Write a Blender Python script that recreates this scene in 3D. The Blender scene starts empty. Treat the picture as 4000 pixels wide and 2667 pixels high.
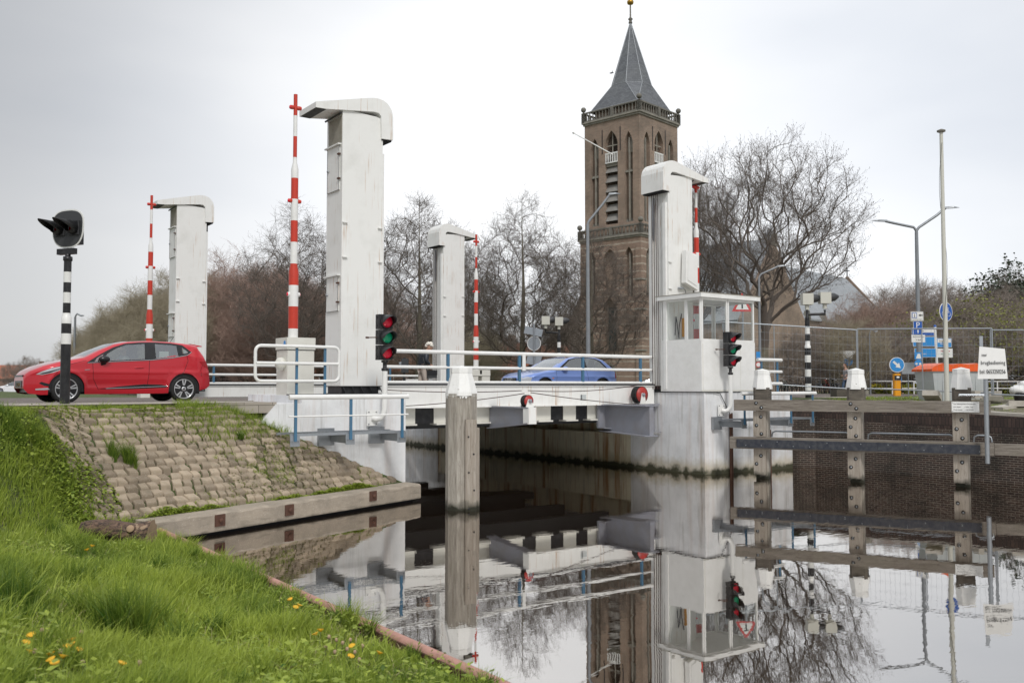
import bpy, bmesh, math, random
import numpy as np
from mathutils import Vector, Matrix
R = math.radians
random.seed(7)
scene = bpy.context.scene
col = scene.collection
# ------------------------------------------------------------------ camera
EYE = 0.40            # metres above the road
F = 3640.0            # focal length in pixels of a 4000 px wide frame
HEAD, PITCH = 35.8, 2.7
cam_d = bpy.data.cameras.new("camera")
cam = bpy.data.objects.new("camera", cam_d)
col.objects.link(cam)
cam.location = (0, 0, EYE)
cam.rotation_euler = (R(90 + PITCH), 0, R(-HEAD))
cam_d.sensor_width = 36.0
cam_d.lens = F / 4000 * 36
cam_d.clip_end = 3000
cam_d.dof.use_dof = True
cam_d.dof.focus_distance = 22
cam_d.dof.aperture_fstop = 3.2
scene.camera = cam
_fw = Vector((math.sin(R(HEAD)) * math.cos(R(PITCH)), math.cos(R(HEAD)) * math.cos(R(PITCH)), math.sin(R(PITCH))))
_rt = Vector((math.cos(R(HEAD)), -math.sin(R(HEAD)), 0))
_up = _rt.cross(_fw)
def ray(px, py):
    return _fw + _rt * ((px - 2000) / F) + _up * (-(py - 1333.5) / F)
def P(px, py, D):
    "point seen at a photo pixel, D metres deep"
    return Vector((0, 0, EYE)) + ray(px, py) * D
def GZ(px, py, z):
    r = ray(px, py); return Vector((0, 0, EYE)) + r * ((z - EYE) / r.z)
def PY(px, py, Y):
    r = ray(px, py); return Vector((0, 0, EYE)) + r * (Y / r.y)
def PX(px, py, X):
    r = ray(px, py); return Vector((0, 0, EYE)) + r * (X / r.x)
def G(px, D, z=0.0):
    "ground point under photo column px at depth D"
    p = P(px, 1500, D); p.z = z; return p
# ------------------------------------------------------------------ sky, sun
scene.view_settings.view_transform = 'Standard'
scene.view_settings.look = 'None'
scene.view_settings.exposure = 0.28
scene.view_settings.gamma = 1.0
world = bpy.data.worlds.new("World"); scene.world = world
world.use_nodes = True
wn = world.node_tree.nodes; wl = world.node_tree.links
wn.clear()
SUN = Vector((-0.30, -0.80, 0.85)).normalized()
sky = wn.new('ShaderNodeTexSky'); sky.sky_type = 'NISHITA'; sky.sun_disc = False
sky.sun_elevation = math.asin(SUN.z); sky.sun_rotation = math.atan2(SUN.x, SUN.y)
bg = wn.new('ShaderNodeBackground'); bg.inputs[1].default_value = 0.1
wo = wn.new('ShaderNodeOutputWorld')
tc = wn.new('ShaderNodeTexCoord')
mp = wn.new('ShaderNodeMapping'); mp.inputs['Scale'].default_value = (1, 1, 2.6)
mp.inputs['Rotation'].default_value = (0.3, 0.2, 0.4)
ns = wn.new('ShaderNodeTexNoise'); ns.inputs['Scale'].default_value = 1.7; ns.inputs['Detail'].default_value = 5
ns.inputs['Roughness'].default_value = 0.42
cr = wn.new('ShaderNodeValToRGB')
cr.color_ramp.elements[0].position = 0.30; cr.color_ramp.elements[0].color = (6.1, 6.4, 6.9, 1)
cr.color_ramp.elements[1].position = 0.66; cr.color_ramp.elements[1].color = (8.6, 8.65, 8.75, 1)
# a paler band of cloud low in the east, darker cloud to the north (world directions)
dt = wn.new('ShaderNodeVectorMath'); dt.operation = 'DOT_PRODUCT'
_b = Vector((0.70, 0.69, 0.18)).normalized()
dt.inputs[1].default_value = _b
rm = wn.new('ShaderNodeMapRange'); rm.inputs[1].default_value = 0.76; rm.inputs[2].default_value = 0.99
rm.inputs[3].default_value = 0.60; rm.inputs[4].default_value = 1.10
rm.interpolation_type = 'SMOOTHSTEP'
sc_ = wn.new('ShaderNodeVectorMath'); sc_.operation = 'SCALE'
mx = wn.new('ShaderNodeMix'); mx.data_type = 'RGBA'; mx.inputs[0].default_value = 0.95
wl.new(tc.outputs['Generated'], mp.inputs[0]); wl.new(mp.outputs[0], ns.inputs['Vector'])
wl.new(ns.outputs[0], cr.inputs[0])
wl.new(tc.outputs['Generated'], dt.inputs[0]); wl.new(dt.outputs['Value'], rm.inputs[0])
wl.new(cr.outputs[0], sc_.inputs[0]); wl.new(rm.outputs[0], sc_.inputs['Scale'])
wl.new(sky.outputs[0], mx.inputs[6]); wl.new(sc_.outputs[0], mx.inputs[7])
# overcast: the cloud deck is brighter overhead than low down
sz = wn.new('ShaderNodeSeparateXYZ'); zr = wn.new('ShaderNodeMapRange'); zr.inputs[1].default_value = .42; zr.inputs[2].default_value = .95
zr.inputs[3].default_value = 1.0; zr.inputs[4].default_value = 1.9
sv = wn.new('ShaderNodeVectorMath'); sv.operation = 'SCALE'
wl.new(tc.outputs['Generated'], sz.inputs[0]); wl.new(sz.outputs[2], zr.inputs[0]); wl.new(zr.outputs[0], sv.inputs['Scale'])
wl.new(mx.outputs[2], sv.inputs[0]); wl.new(sv.outputs[0], bg.inputs[0]); wl.new(bg.outputs[0], wo.inputs[0])
sd = bpy.data.lights.new("sun", 'SUN'); sd.energy = 1.5; sd.angle = R(12); sd.color = (1.0, 0.97, 0.93)
sun = bpy.data.objects.new("sun", sd); col.objects.link(sun)
sun.rotation_euler = (-SUN).to_track_quat('-Z', 'Y').to_euler()
sun.location = (0, 0, 30)
# ------------------------------------------------------------------ materials
class NT:
    def __init__(s, name):
        s.m = bpy.data.materials.new(name); s.m.use_nodes = True
        s.t = s.m.node_tree; s.n = s.t.nodes; s.l = s.t.links
        s.b = s.n['Principled BSDF']; s.out = s.n['Material Output']
        s._c = {}
    def set(s, **k):
        for a, v in k.items():
            a = a.replace('_', ' ')
            i = s.b.inputs[a]
            if hasattr(v, 'is_output'): s.l.new(v, i)
            else: i.default_value = (tuple(v) + (1,)) if isinstance(v, (tuple, list)) and len(v) == 3 and i.type == 'RGBA' else v
        return s
    def coord(s, kind='Object'):
        if kind == 'Pos':
            if 'g' not in s._c: s._c['g'] = s.n.new('ShaderNodeNewGeometry')
            return s._c['g'].outputs['Position']
        if 't' not in s._c: s._c['t'] = s.n.new('ShaderNodeTexCoord')
        return s._c['t'].outputs[kind]
    def map(s, vec, scale=(1, 1, 1), rot=(0, 0, 0), loc=(0, 0, 0)):
        m = s.n.new('ShaderNodeMapping'); m.inputs['Scale'].default_value = scale
        m.inputs['Rotation'].default_value = rot; m.inputs['Location'].default_value = loc
        s.l.new(vec, m.inputs[0]); return m.outputs[0]
    def noise(s, vec, scale=5, detail=4, rough=.55, dist=0):
        x = s.n.new('ShaderNodeTexNoise'); x.inputs['Scale'].default_value = scale
        x.inputs['Detail'].default_value = detail; x.inputs['Roughness'].default_value = rough
        x.inputs['Distortion'].default_value = dist
        s.l.new(vec, x.inputs['Vector']); return x.outputs[0]
    def voro(s, vec, scale=5, feature='F1', out=0):
        x = s.n.new('ShaderNodeTexVoronoi'); x.feature = feature; x.inputs['Scale'].default_value = scale
        s.l.new(vec, x.inputs['Vector']); return x.outputs[out]
    def ramp(s, f, a, b, lo=0., hi=1.):
        x = s.n.new('ShaderNodeMapRange'); x.inputs[1].default_value = a; x.inputs[2].default_value = b
        x.inputs[3].default_value = lo; x.inputs[4].default_value = hi
        s.l.new(f, x.inputs[0]); return x.outputs[0]
    def math(s, op, a, b=None):
        x = s.n.new('ShaderNodeMath'); x.operation = op
        for i, v in enumerate((a, b)):
            if v is None: continue
            if hasattr(v, 'is_output'): s.l.new(v, x.inputs[i])
            else: x.inputs[i].default_value = v
        return x.outputs[0]
    def sep(s, v):
        x = s.n.new('ShaderNodeSeparateXYZ'); s.l.new(v, x.inputs[0]); return x.outputs
    def mix(s, f, a, b):
        x = s.n.new('ShaderNodeMix'); x.data_type = 'RGBA'
        for i, v in ((0, f), (6, a), (7, b)):
            if hasattr(v, 'is_output'): s.l.new(v, x.inputs[i])
            elif i == 0: x.inputs[0].default_value = v
            else: x.inputs[i].default_value = tuple(v) + (1,)
        return x.outputs[2]
    def bump(s, f, strength=.3, dist=.01):
        x = s.n.new('ShaderNodeBump'); x.inputs['Strength'].default_value = strength
        x.inputs['Distance'].default_value = dist
        s.l.new(f, x.inputs['Height']); s.l.new(x.outputs[0], s.b.inputs['Normal']); return s
MT = {}
def simple(name, c, rough=.5, metal=0., dirt=None, amt=.35, scale=3., bump=0., coat=0.):
    n = NT(name); v = n.coord('Object')
    if dirt:
        f = n.ramp(n.noise(v, scale, 6, .65), .42, .75, 0, amt)
        n.set(Base_Color=n.mix(f, c, dirt))
    else:
        f = n.ramp(n.noise(v, scale * 2, 3), .3, .7, 0, .12)
        n.set(Base_Color=n.mix(f, c, tuple(x * .8 for x in c)))
    n.set(Roughness=rough, Metallic=metal)
    if coat: n.set(Coat_Weight=coat, Coat_Roughness=.04)
    if bump: n.bump(n.noise(v, 30, 4), bump, .005)
    MT[name] = n.m; return n.m
def build_materials():
    s = simple
    # white painted steel with grey scuffs and faint rust runs
    n = NT('white_steel'); v = n.coord('Object')
    f = n.ramp(n.noise(v, 1.6, 6, .6), .5, .8, 0, .5)
    c = n.mix(f, (.81, .81, .785), (.58, .58, .54))
    st = n.noise(n.map(v, (9, 9, .35)), 1.0, 4, .6)
    c = n.mix(n.ramp(st, .62, .80, 0, .30), c, (.55, .50, .40))
    ru = n.math('MULTIPLY', n.ramp(n.noise(n.map(v, (20, 20, .7)), 1.0, 3), .58, .70), n.ramp(n.noise(v, 1.3, 2), .44, .56))
    c = n.mix(n.math('MULTIPLY', ru, .7), c, (.42, .22, .08))
    n.set(Base_Color=c, Roughness=.42); n.bump(n.noise(v, 3, 3), .12, .02); MT['white_steel'] = n.m
    s('rail_white', (.82, .82, .80), .35, dirt=(.55, .54, .5), amt=.3, scale=4)
    s('rail_blue', (.055, .16, .27), .4, dirt=(.10, .12, .13), amt=.4, scale=6)
    s('cream_paint', (.72, .71, .65), .45, dirt=(.5, .48, .42), amt=.3, scale=2.5)
    s('red_paint', (.58, .045, .022), .4, dirt=(.35, .04, .03), amt=.5, scale=3)
    s('black_paint', (.012, .012, .014), .4, dirt=(.07, .07, .07), amt=.4, scale=8)
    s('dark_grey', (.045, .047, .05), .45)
    s('grey_steel', (.30, .32, .34), .42, .5, dirt=(.2, .2, .2), amt=.4, scale=6)
    s('galvanised', (.42, .45, .48), .38, .7, dirt=(.3, .31, .32), amt=.4, scale=9)
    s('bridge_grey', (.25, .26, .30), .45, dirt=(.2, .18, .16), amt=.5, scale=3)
    s('sheave_red', (.42, .03, .025), .45, dirt=(.14, .04, .03), amt=.6, scale=9)
    s('rust', (.10, .045, .028), .85, dirt=(.05, .03, .025), amt=.6, scale=14, bump=.4)
    s('cable', (.05, .022, .018), .6)
    s('rubber', (.012, .012, .012), .75, dirt=(.05, .045, .04), amt=.4, scale=10)
    s('fender_strip', (.022, .026, .038), .5, dirt=(.12, .12, .12), amt=.5, scale=9)
    s('edge_pink', (.48, .26, .21), .75, dirt=(.26, .14, .10), amt=.8, scale=5)
    s('alloy', (.68, .69, .70), .28, .75)
    s('chrome', (.75, .75, .76), .12, 1.)
    s('sign_white', (.80, .80, .78), .4, dirt=(.6, .6, .58), amt=.25, scale=4)
    s('sign_blue', (.015, .10, .42), .35)
    s('sign_bluelight', (.03, .27, .66), .35)
    s('sign_red', (.55, .03, .03), .35)
    s('letter_black', (.01, .01, .012), .5)
    s('letter_green', (.02, .25, .08), .5)
    s('yellow', (.80, .34, .01), .4, dirt=(.5, .2, .02), amt=.3)
    s('orange_plastic', (.80, .12, .02), .38)
    s('grey_plastic', (.50, .53, .53), .5, dirt=(.38, .40, .38), amt=.3)
    s('signal_cream', (.58, .575, .51), .45)
    s('gold', (.45, .27, .05), .3, .9)
    s('stone', (.30, .28, .24), .85, dirt=(.10, .10, .08), amt=.7, scale=1.5, bump=.3)
    s('stone_dark', (.20, .19, .165), .9, dirt=(.06, .06, .05), amt=.7, scale=1.2, bump=.3)
    s('lead', (.36, .38, .40), .5, .3)
    s('louvre', (.26, .25, .23), .7, dirt=(.14, .13, .12), amt=.6, scale=1)
    s('dark_void', (.010, .010, .012), .9)
    s('door_green', (.02, .035, .035), .5)
    s('plaster', (.50, .47, .40), .8, dirt=(.36, .33, .27), amt=.4, scale=1)
    s('skin', (.55, .33, .24), .55)
    s('hair_white', (.78, .74, .66), .7, dirt=(.5, .48, .44), amt=.6, scale=60)
    s('hair_brown', (.10, .05, .025), .7)
    s('navy_quilt', (.025, .03, .042), .45, bump=.5)
    s('beige_cloth', (.50, .43, .38), .85)
    s('jeans', (.05, .09, .16), .85)
    s('olive_cloth', (.045, .045, .032), .85)
    s('black_cloth', (.012, .013, .016), .8)
    s('grey_cloth', (.30, .30, .31), .85)
    s('shoe', (.02, .018, .016), .5)
    s('bark', (.20, .18, .13), .9, dirt=(.09, .08, .065), amt=.8, scale=3, bump=.6)
    s('twig', (.29, .245, .21), .9)
    s('twig_dark', (.150, .125, .105), .9)
    s('twig_red', (.37, .26, .21), .9)
    s('twig_olive', (.36, .315, .225), .9)
    s('leaf_spring', (.22, .24, .035), .7)
    s('leaf_dark', (.035, .055, .03), .7)
    s('petal', (.75, .42, .015), .6)
    s('straw', (.42, .36, .20), .9)
    s('seed_head', (.42, .30, .20), .9)
    s('stem_green', (.14, .17, .06), .7)
    s('lens_red', (.85, .012, .05), .3)
    s('lens_green', (.005, .42, .20), .3)
    s('lamp_clear', (.55, .57, .60), .15, .3)
    s('amber', (.75, .22, .02), .3)
    s('tail_red', (.35, .008, .012), .2)
    s('plate_yellow', (.72, .42, .03), .4)
    s('car_black', (.012, .012, .014), .25)
    s('car_plastic', (.025, .025, .027), .6)
    s('seat_cloth', (.035, .037, .04), .9)
    s('asphalt_pile', (.16, .15, .13), .9, dirt=(.08, .07, .06), amt=.7, scale=12, bump=.5)
    s('concrete', (.36, .34, .29), .88, dirt=(.20, .18, .14), amt=.7, scale=3.5, bump=.35)
    s('kerb', (.46, .43, .38), .85, dirt=(.28, .25, .20), amt=.6, scale=5, bump=.2)
    s('yellow_tulip', (.6, .5, .03), .6)
    for nm, c, fl in (('car_red', (.56, .008, .022), .2), ('car_blue', (.17, .27, .62), .2), ('car_silver', (.45, .46, .48), .5), ('car_dark', (.02, .025, .035), .3), ('car_white', (.75, .75, .75), .1)):
        n = NT(nm); n.set(Base_Color=c, Roughness=.28, Metallic=fl, Coat_Weight=1.0, Coat_Roughness=.03); MT[nm] = n.m
    n = NT('log_bark'); v = n.coord('Object'); a_ = n.noise(n.map(v, (3, 3, 9)), 3, 6, .7, .8)
    c = n.mix(n.ramp(a_, .40, .62), (.030, .022, .018), (.20, .125, .085))
    c = n.mix(n.ramp(n.noise(v, 4, 3), .60, .64, 0, .8), c, (.42, .30, .20))
    n.set(Base_Color=c, Roughness=.85); n.bump(a_, 1.0, .03); MT['log_bark'] = n.m
    s('sawn_wood', (.36, .25, .16), .8, dirt=(.22, .15, .10), amt=.7, scale=12)
    # window glass: clear but reflecting
    for nm, tr, tint in (('glass', .95, (.97, .985, .975)), ('car_glass', .72, (.62, .70, .66))):
        n = NT(nm); n.n.remove(n.b)
        t = n.n.new('ShaderNodeBsdfTransparent'); t.inputs[0].default_value = tint + (1,)
        g = n.n.new('ShaderNodeBsdfGlossy'); g.inputs['Roughness'].default_value = .02
        g.inputs[0].default_value = (.9, .93, .95, 1)
        fr0 = n.n.new('ShaderNodeLayerWeight'); fr0.inputs[0].default_value = .5; fr = n.n.new('ShaderNodeMath'); fr.operation = 'POWER'; fr.inputs[1].default_value = 3.0; n.l.new(fr0.outputs['Facing'], fr.inputs[0])
        mr = n.n.new('ShaderNodeMapRange'); mr.inputs[3].default_value = 1 - tr; mr.inputs[4].default_value = .95
        mxx = n.n.new('ShaderNodeMixShader')
        n.l.new(fr.outputs[0], mr.inputs[0]); n.l.new(mr.outputs[0], mxx.inputs[0])
        n.l.new(t.outputs[0], mxx.inputs[1]); n.l.new(g.outputs[0], mxx.inputs[2]); n.l.new(mxx.outputs[0], n.out.inputs[0])
        MT[nm] = n.m
    # painted concrete of the piers: flaking white, runs, algae at the waterline
    for nm, base, alg in (('pier_paint', (.78, .79, .80), -2.0), ('pier_cream', (.78, .72, .55), -2.0)):
        n = NT(nm); v = n.coord('Pos'); z = n.sep(v)[2]
        f = n.ramp(n.noise(v, 1.1, 7, .65), .45, .72, 0, .75)
        c = n.mix(f, base, tuple(x * .70 for x in base))
        c = n.mix(n.ramp(n.noise(n.map(v, (7, 7, .5)), 1.0, 5, .6), .54, .80, 0, .75), c, (.30, .28, .24))
        c = n.mix(n.math('MULTIPLY', n.ramp(n.noise(n.map(v, (3.0, 3.0, .22)), 1.0, 5, .65), .50, .64), .9 if nm == 'pier_cream' else .18), c, (.36, .17, .055))
        c = n.mix(n.ramp(n.noise(v, 26, 4, .8), .66, .72, 0, .8), c, (.16, .14, .12))
        wob = n.math('ADD', z, n.ramp(n.noise(v, 3, 4), 0, 1, -.22, .22))
        c = n.mix(n.ramp(wob, alg + .34, alg + .04, 0, .6), c, (.34, .27, .13))
        c = n.mix(n.ramp(wob, alg + .05, alg - .06, 0, .95), c, (.028, .030, .010))
        n.set(Base_Color=c, Roughness=.75); n.bump(n.noise(v, 12, 6, .7), .4, .012); MT[nm] = n.m
    # old concrete ledge
    n = NT('ledge_concrete'); v = n.coord('Pos'); z = n.sep(v)[2]
    c = n.mix(n.ramp(n.noise(v, 2.2, 6, .65), .35, .7), (.40, .34, .27), (.26, .225, .18))
    c = n.mix(n.ramp(n.noise(v, 38, 4, .7), .58, .7, 0, .6), c, (.58, .54, .47))
    c = n.mix(n.ramp(n.noise(n.map(v, (2, 2, 14)), 1.0, 3), .55, .75, 0, .5), c, (.15, .13, .10))
    c = n.mix(n.ramp(n.math('ADD', z, n.ramp(n.noise(v, 4, 3), 0, 1, -.05, .05)), -2.04, -2.12), c, (.018, .016, .010))
    n.set(Base_Color=c, Roughness=.9); n.bump(n.noise(v, 25, 6, .75), .6, .012); MT['ledge_concrete'] = n.m
    # stone blocks on the slope: each block its own tone
    n = NT('slope_stone'); v = n.coord('Pos')
    at = n.n.new('ShaderNodeAttribute'); at.attribute_name = 'tone'
    c = n.mix(at.outputs['Fac'], (.215, .17, .12), (.44, .355, .26))
    c = n.mix(n.ramp(n.noise(v, 48, 5, .8), .56, .68, 0, .75), c, (.52, .49, .43))
    c = n.mix(n.ramp(n.noise(v, 5, 5), .5, .75, 0, .5), c, (.13, .12, .08))
    n.set(Base_Color=c, Roughness=.92); n.bump(n.noise(v, 60, 5, .8), .7, .008); MT['slope_stone'] = n.m
    # wood, grain along local z (piles) or local x (beams)
    for nm, sc_, base, dk in (('wood_z', (16, 16, 1.1), (.43, .40, .35), (.21, .185, .155)), ('wood_x', (1.1, 16, 16), (.27, .24, .205), (.12, .10, .08)), ('wood_new', (14, 14, 1.0), (.40, .36, .31), (.25, .21, .17)), ('wood_dark', (2, 2, 14), (.15, .13, .105), (.07, .06, .05))):
        n = NT(nm); v = n.coord('Object'); p = n.coord('Pos'); z = n.sep(p)[2]
        g = n.noise(n.map(v, sc_), 1.6, 6, .65, .6)
        c = n.mix(n.ramp(g, .32, .68), dk, base)
        g2 = n.noise(n.map(v, tuple(a * 3 for a in sc_)), 2.2, 3, .6)
        c = n.mix(n.ramp(g2, .60, .72, 0, .7), c, tuple(a * .35 for a in dk))
        c = n.mix(n.ramp(n.noise(v, 1.7, 4), .5, .75, 0, .4), c, (.22, .20, .15))
        wob = n.math('ADD', z, n.ramp(n.noise(p, 6, 4), 0, 1, -.12, .12))
        c = n.mix(n.ramp(wob, -1.92, -2.08), c, (.018, .018, .009))
        n.set(Base_Color=c, Roughness=.82); n.bump(n.math('ADD', g, n.math('MULTIPLY', g2, .7)), .7, .012); MT[nm] = n.m
    # white pile cap paint, ragged
    n = NT('cap_paint'); v = n.coord('Object')
    g = n.noise(n.map(v, (10, 10, 1.2)), 2, 5, .65)
    c = n.mix(n.ramp(g, .5, .75, 0, .35), (.82, .82, .80), (.55, .53, .48))
    c = n.mix(n.ramp(n.noise(n.map(v, (3, 3, 9)), 3, 4), .70, .74), c, (.2, .18, .14))
    n.set(Base_Color=c, Roughness=.7); n.bump(n.noise(v, 9, 5, .6), .5, .02); MT['cap_paint'] = n.m
    # bricks (UV in metres)
    def brick(nm, c1, c2, mort, sx, mort_size=.012, sc=1., dirt=(.1, .09, .08), amt=.4, bw=.22, bh=.065, lime=0.):
        n = NT(nm); u = n.coord('UV')
        b = n.n.new('ShaderNodeTexBrick'); b.inputs['Scale'].default_value = 1.0
        b.inputs['Brick Width'].default_value = bw * sc; b.inputs['Row Height'].default_value = bh * sc
        b.inputs['Mortar Size'].default_value = mort_size * sc * .5; b.inputs['Mortar Smooth'].default_value = .2
        b.inputs['Color1'].default_value = c1 + (1,); b.inputs['Color2'].default_value = c2 + (1,); b.inputs['Mortar'].default_value = mort + (1,)
        n.l.new(u, b.inputs['Vector'])
        v = n.coord('Pos')
        c = n.mix(n.ramp(n.noise(v, sx, 6, .65), .42, .72, 0, amt), b.outputs[0], dirt)
        if lime: c = n.mix(n.ramp(n.noise(v, 14, 5, .75), .66, .73, 0, lime), c, (.42, .40, .36))
        n.set(Base_Color=c, Roughness=.9)
        n.bump(n.math('ADD', n.math('MULTIPLY', b.outputs[1], -1.0), n.noise(v, 20, 4)), .5, .01); MT[nm] = n.m
        return n
    brick('quay_brick', (.062, .036, .028), (.028, .018, .016), (.20, .17, .14), 1.1, .02, .92, (.010, .010, .007), .9, lime=.9)
    brick('quay_soldier', (.085, .055, .045), (.045, .03, .027), (.025, .02, .018), 1.4, .02, 1., (.02, .02, .015), .5, bw=.10, bh=.24, lime=.85)
    brick('church_brick', (.34, .225, .165), (.235, .155, .115), (.38, .34, .28), .3, .02, 2.0, (.12, .10, .08), .75)
    brick('house_brick', (.28, .13, .085), (.20, .09, .06), (.3, .27, .23), .5, .02, 1.2, (.12, .08, .06), .4)
    brick('road_brick', (.20, .165, .145), (.135, .11, .10), (.075, .07, .06), 1.2, .012, 1., (.10, .09, .075), .5, bw=.2, bh=.1)
    brick('pave_slab', (.40, .36, .31), (.32, .285, .245), (.12, .11, .09), 1.0, .012, 1., (.22, .20, .15), .5, bw=.6, bh=.6)
    brick('slate', (.165, .175, .19), (.115, .122, .135), (.06, .065, .07), .4, .02, 1., (.20, .21, .21), .4, bw=.5, bh=.28)
    brick('slate_light', (.34, .36, .38), (.29, .31, .33), (.22, .23, .24), .15, .02, 1., (.24, .25, .26), .5, bw=.6, bh=.45)
    brick('roof_tile', (.42, .15, .08), (.32, .11, .06), (.16, .06, .04), .5, .02, 1., (.2, .1, .07), .5, bw=.28, bh=.34)
    # banded brick of the lower church tower: courses of pale stone
    n = brick('church_banded', (.36, .235, .175), (.25, .16, .12), (.30, .26, .21), .25, .02, 2.0, (.12, .085, .06), .5)
    u = n.coord('UV'); zz = n.sep(u)[1]
    fr = n.math('FRACT', n.math('MULTIPLY', zz, 1 / .95))
    band = n.math('MULTIPLY', n.math('LESS_THAN', fr, .22), n.ramp(n.noise(n.map(u, (1.2, 6, 1)), 1.0, 3), .36, .52))
    prev = n.b.inputs['Base Color'].links[0].from_socket
    n.set(Base_Color=n.mix(n.math('MULTIPLY', band, .75), prev, (.50, .44, .36)))
    # land
    n = NT('soil_grass'); v = n.coord('Pos')
    c = n.mix(n.ramp(n.noise(v, 1.5, 6, .7), .35, .65), (.055, .085, .022), (.10, .12, .04))
    c = n.mix(n.ramp(n.noise(v, 7, 5, .7), .56, .7, 0, .8), c, (.12, .095, .06))
    n.set(Base_Color=c, Roughness=.95); n.bump(n.noise(v, 30, 5, .8), .8, .03); MT['soil_grass'] = n.m
    n = NT('quay_dirt'); v = n.coord('Pos')
    c = n.mix(n.ramp(n.noise(v, 1.1, 6, .7), .40, .62), (.10, .11, .045), (.26, .22, .17))
    c = n.mix(n.ramp(n.noise(v, 9, 5, .7), .5, .68, 0, .7), c, (.36, .32, .26))
    n.set(Base_Color=c, Roughness=.95); n.bump(n.noise(v, 22, 5, .8), .9, .04); MT['quay_dirt'] = n.m
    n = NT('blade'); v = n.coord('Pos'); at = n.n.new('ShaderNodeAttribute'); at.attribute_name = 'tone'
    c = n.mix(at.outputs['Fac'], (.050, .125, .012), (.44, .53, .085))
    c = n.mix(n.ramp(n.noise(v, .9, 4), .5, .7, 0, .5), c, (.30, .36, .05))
    n.set(Base_Color=c, Roughness=.5, Specular_IOR_Level=.35)
    tl = n.n.new('ShaderNodeBsdfTranslucent'); n.l.new(c, tl.inputs[0])
    ms = n.n.new('ShaderNodeMixShader'); ms.inputs[0].default_value = .35
    n.l.new(n.b.outputs[0], ms.inputs[1]); n.l.new(tl.outputs[0], ms.inputs[2]); n.l.new(ms.outputs[0], n.out.inputs[0]); MT['blade'] = n.m
    n = NT('moss'); v = n.coord('Pos')
    n.set(Base_Color=n.mix(n.ramp(n.noise(v, 12, 5, .7), .4, .65), (.11, .13, .03), (.28, .30, .07)), Roughness=.95)
    MT['moss'] = n.m
    # water: peat-brown, almost still
    n = NT('water'); v = n.coord('Pos')
    n.n.remove(n.b)
    d = n.n.new('ShaderNodeBsdfDiffuse'); g = n.n.new('ShaderNodeBsdfGlossy')
    sp = n.ramp(n.voro(v, 9, 'F1'), .035, .02, 0, .5)
    n.l.new(n.mix(sp, (.020, .012, .007), (.14, .11, .08)), d.inputs[0])
    g.inputs[0].default_value = (.93, .905, .875, 1); g.inputs['Roughness'].default_value = .012
    lw = n.n.new('ShaderNodeFresnel'); lw.inputs[0].default_value = 1.33
    fac = n.ramp(lw.outputs[0], 0.02, 1.0, .60, 1.0)
    w1 = n.noise(n.map(v, (1, 1, 1), (0, 0, .6)), 1.3, 3, .5)
    w2 = n.noise(n.map(v, (1.0, 2.6, 1), (0, 0, -.62)), 3.0, 3, .5)
    calm = n.ramp(n.noise(v, .22, 2), .35, .65, .15, 1.0)
    h = n.math('MULTIPLY', n.math('ADD', n.math('MULTIPLY', w1, .8), n.math('MULTIPLY', w2, .35)), calm)
    bp = n.n.new('ShaderNodeBump'); bp.inputs['Strength'].default_value = .06; bp.inputs['Distance'].default_value = .035
    n.l.new(h, bp.inputs['Height'])
    for q in (d, g, lw): n.l.new(bp.outputs[0], q.inputs['Normal'])
    ms = n.n.new('ShaderNodeMixShader'); n.l.new(fac, ms.inputs[0]); n.l.new(d.outputs[0], ms.inputs[1]); n.l.new(g.outputs[0], ms.inputs[2])
    n.l.new(ms.outputs[0], n.out.inputs[0]); MT['water'] = n.m
build_materials()
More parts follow.
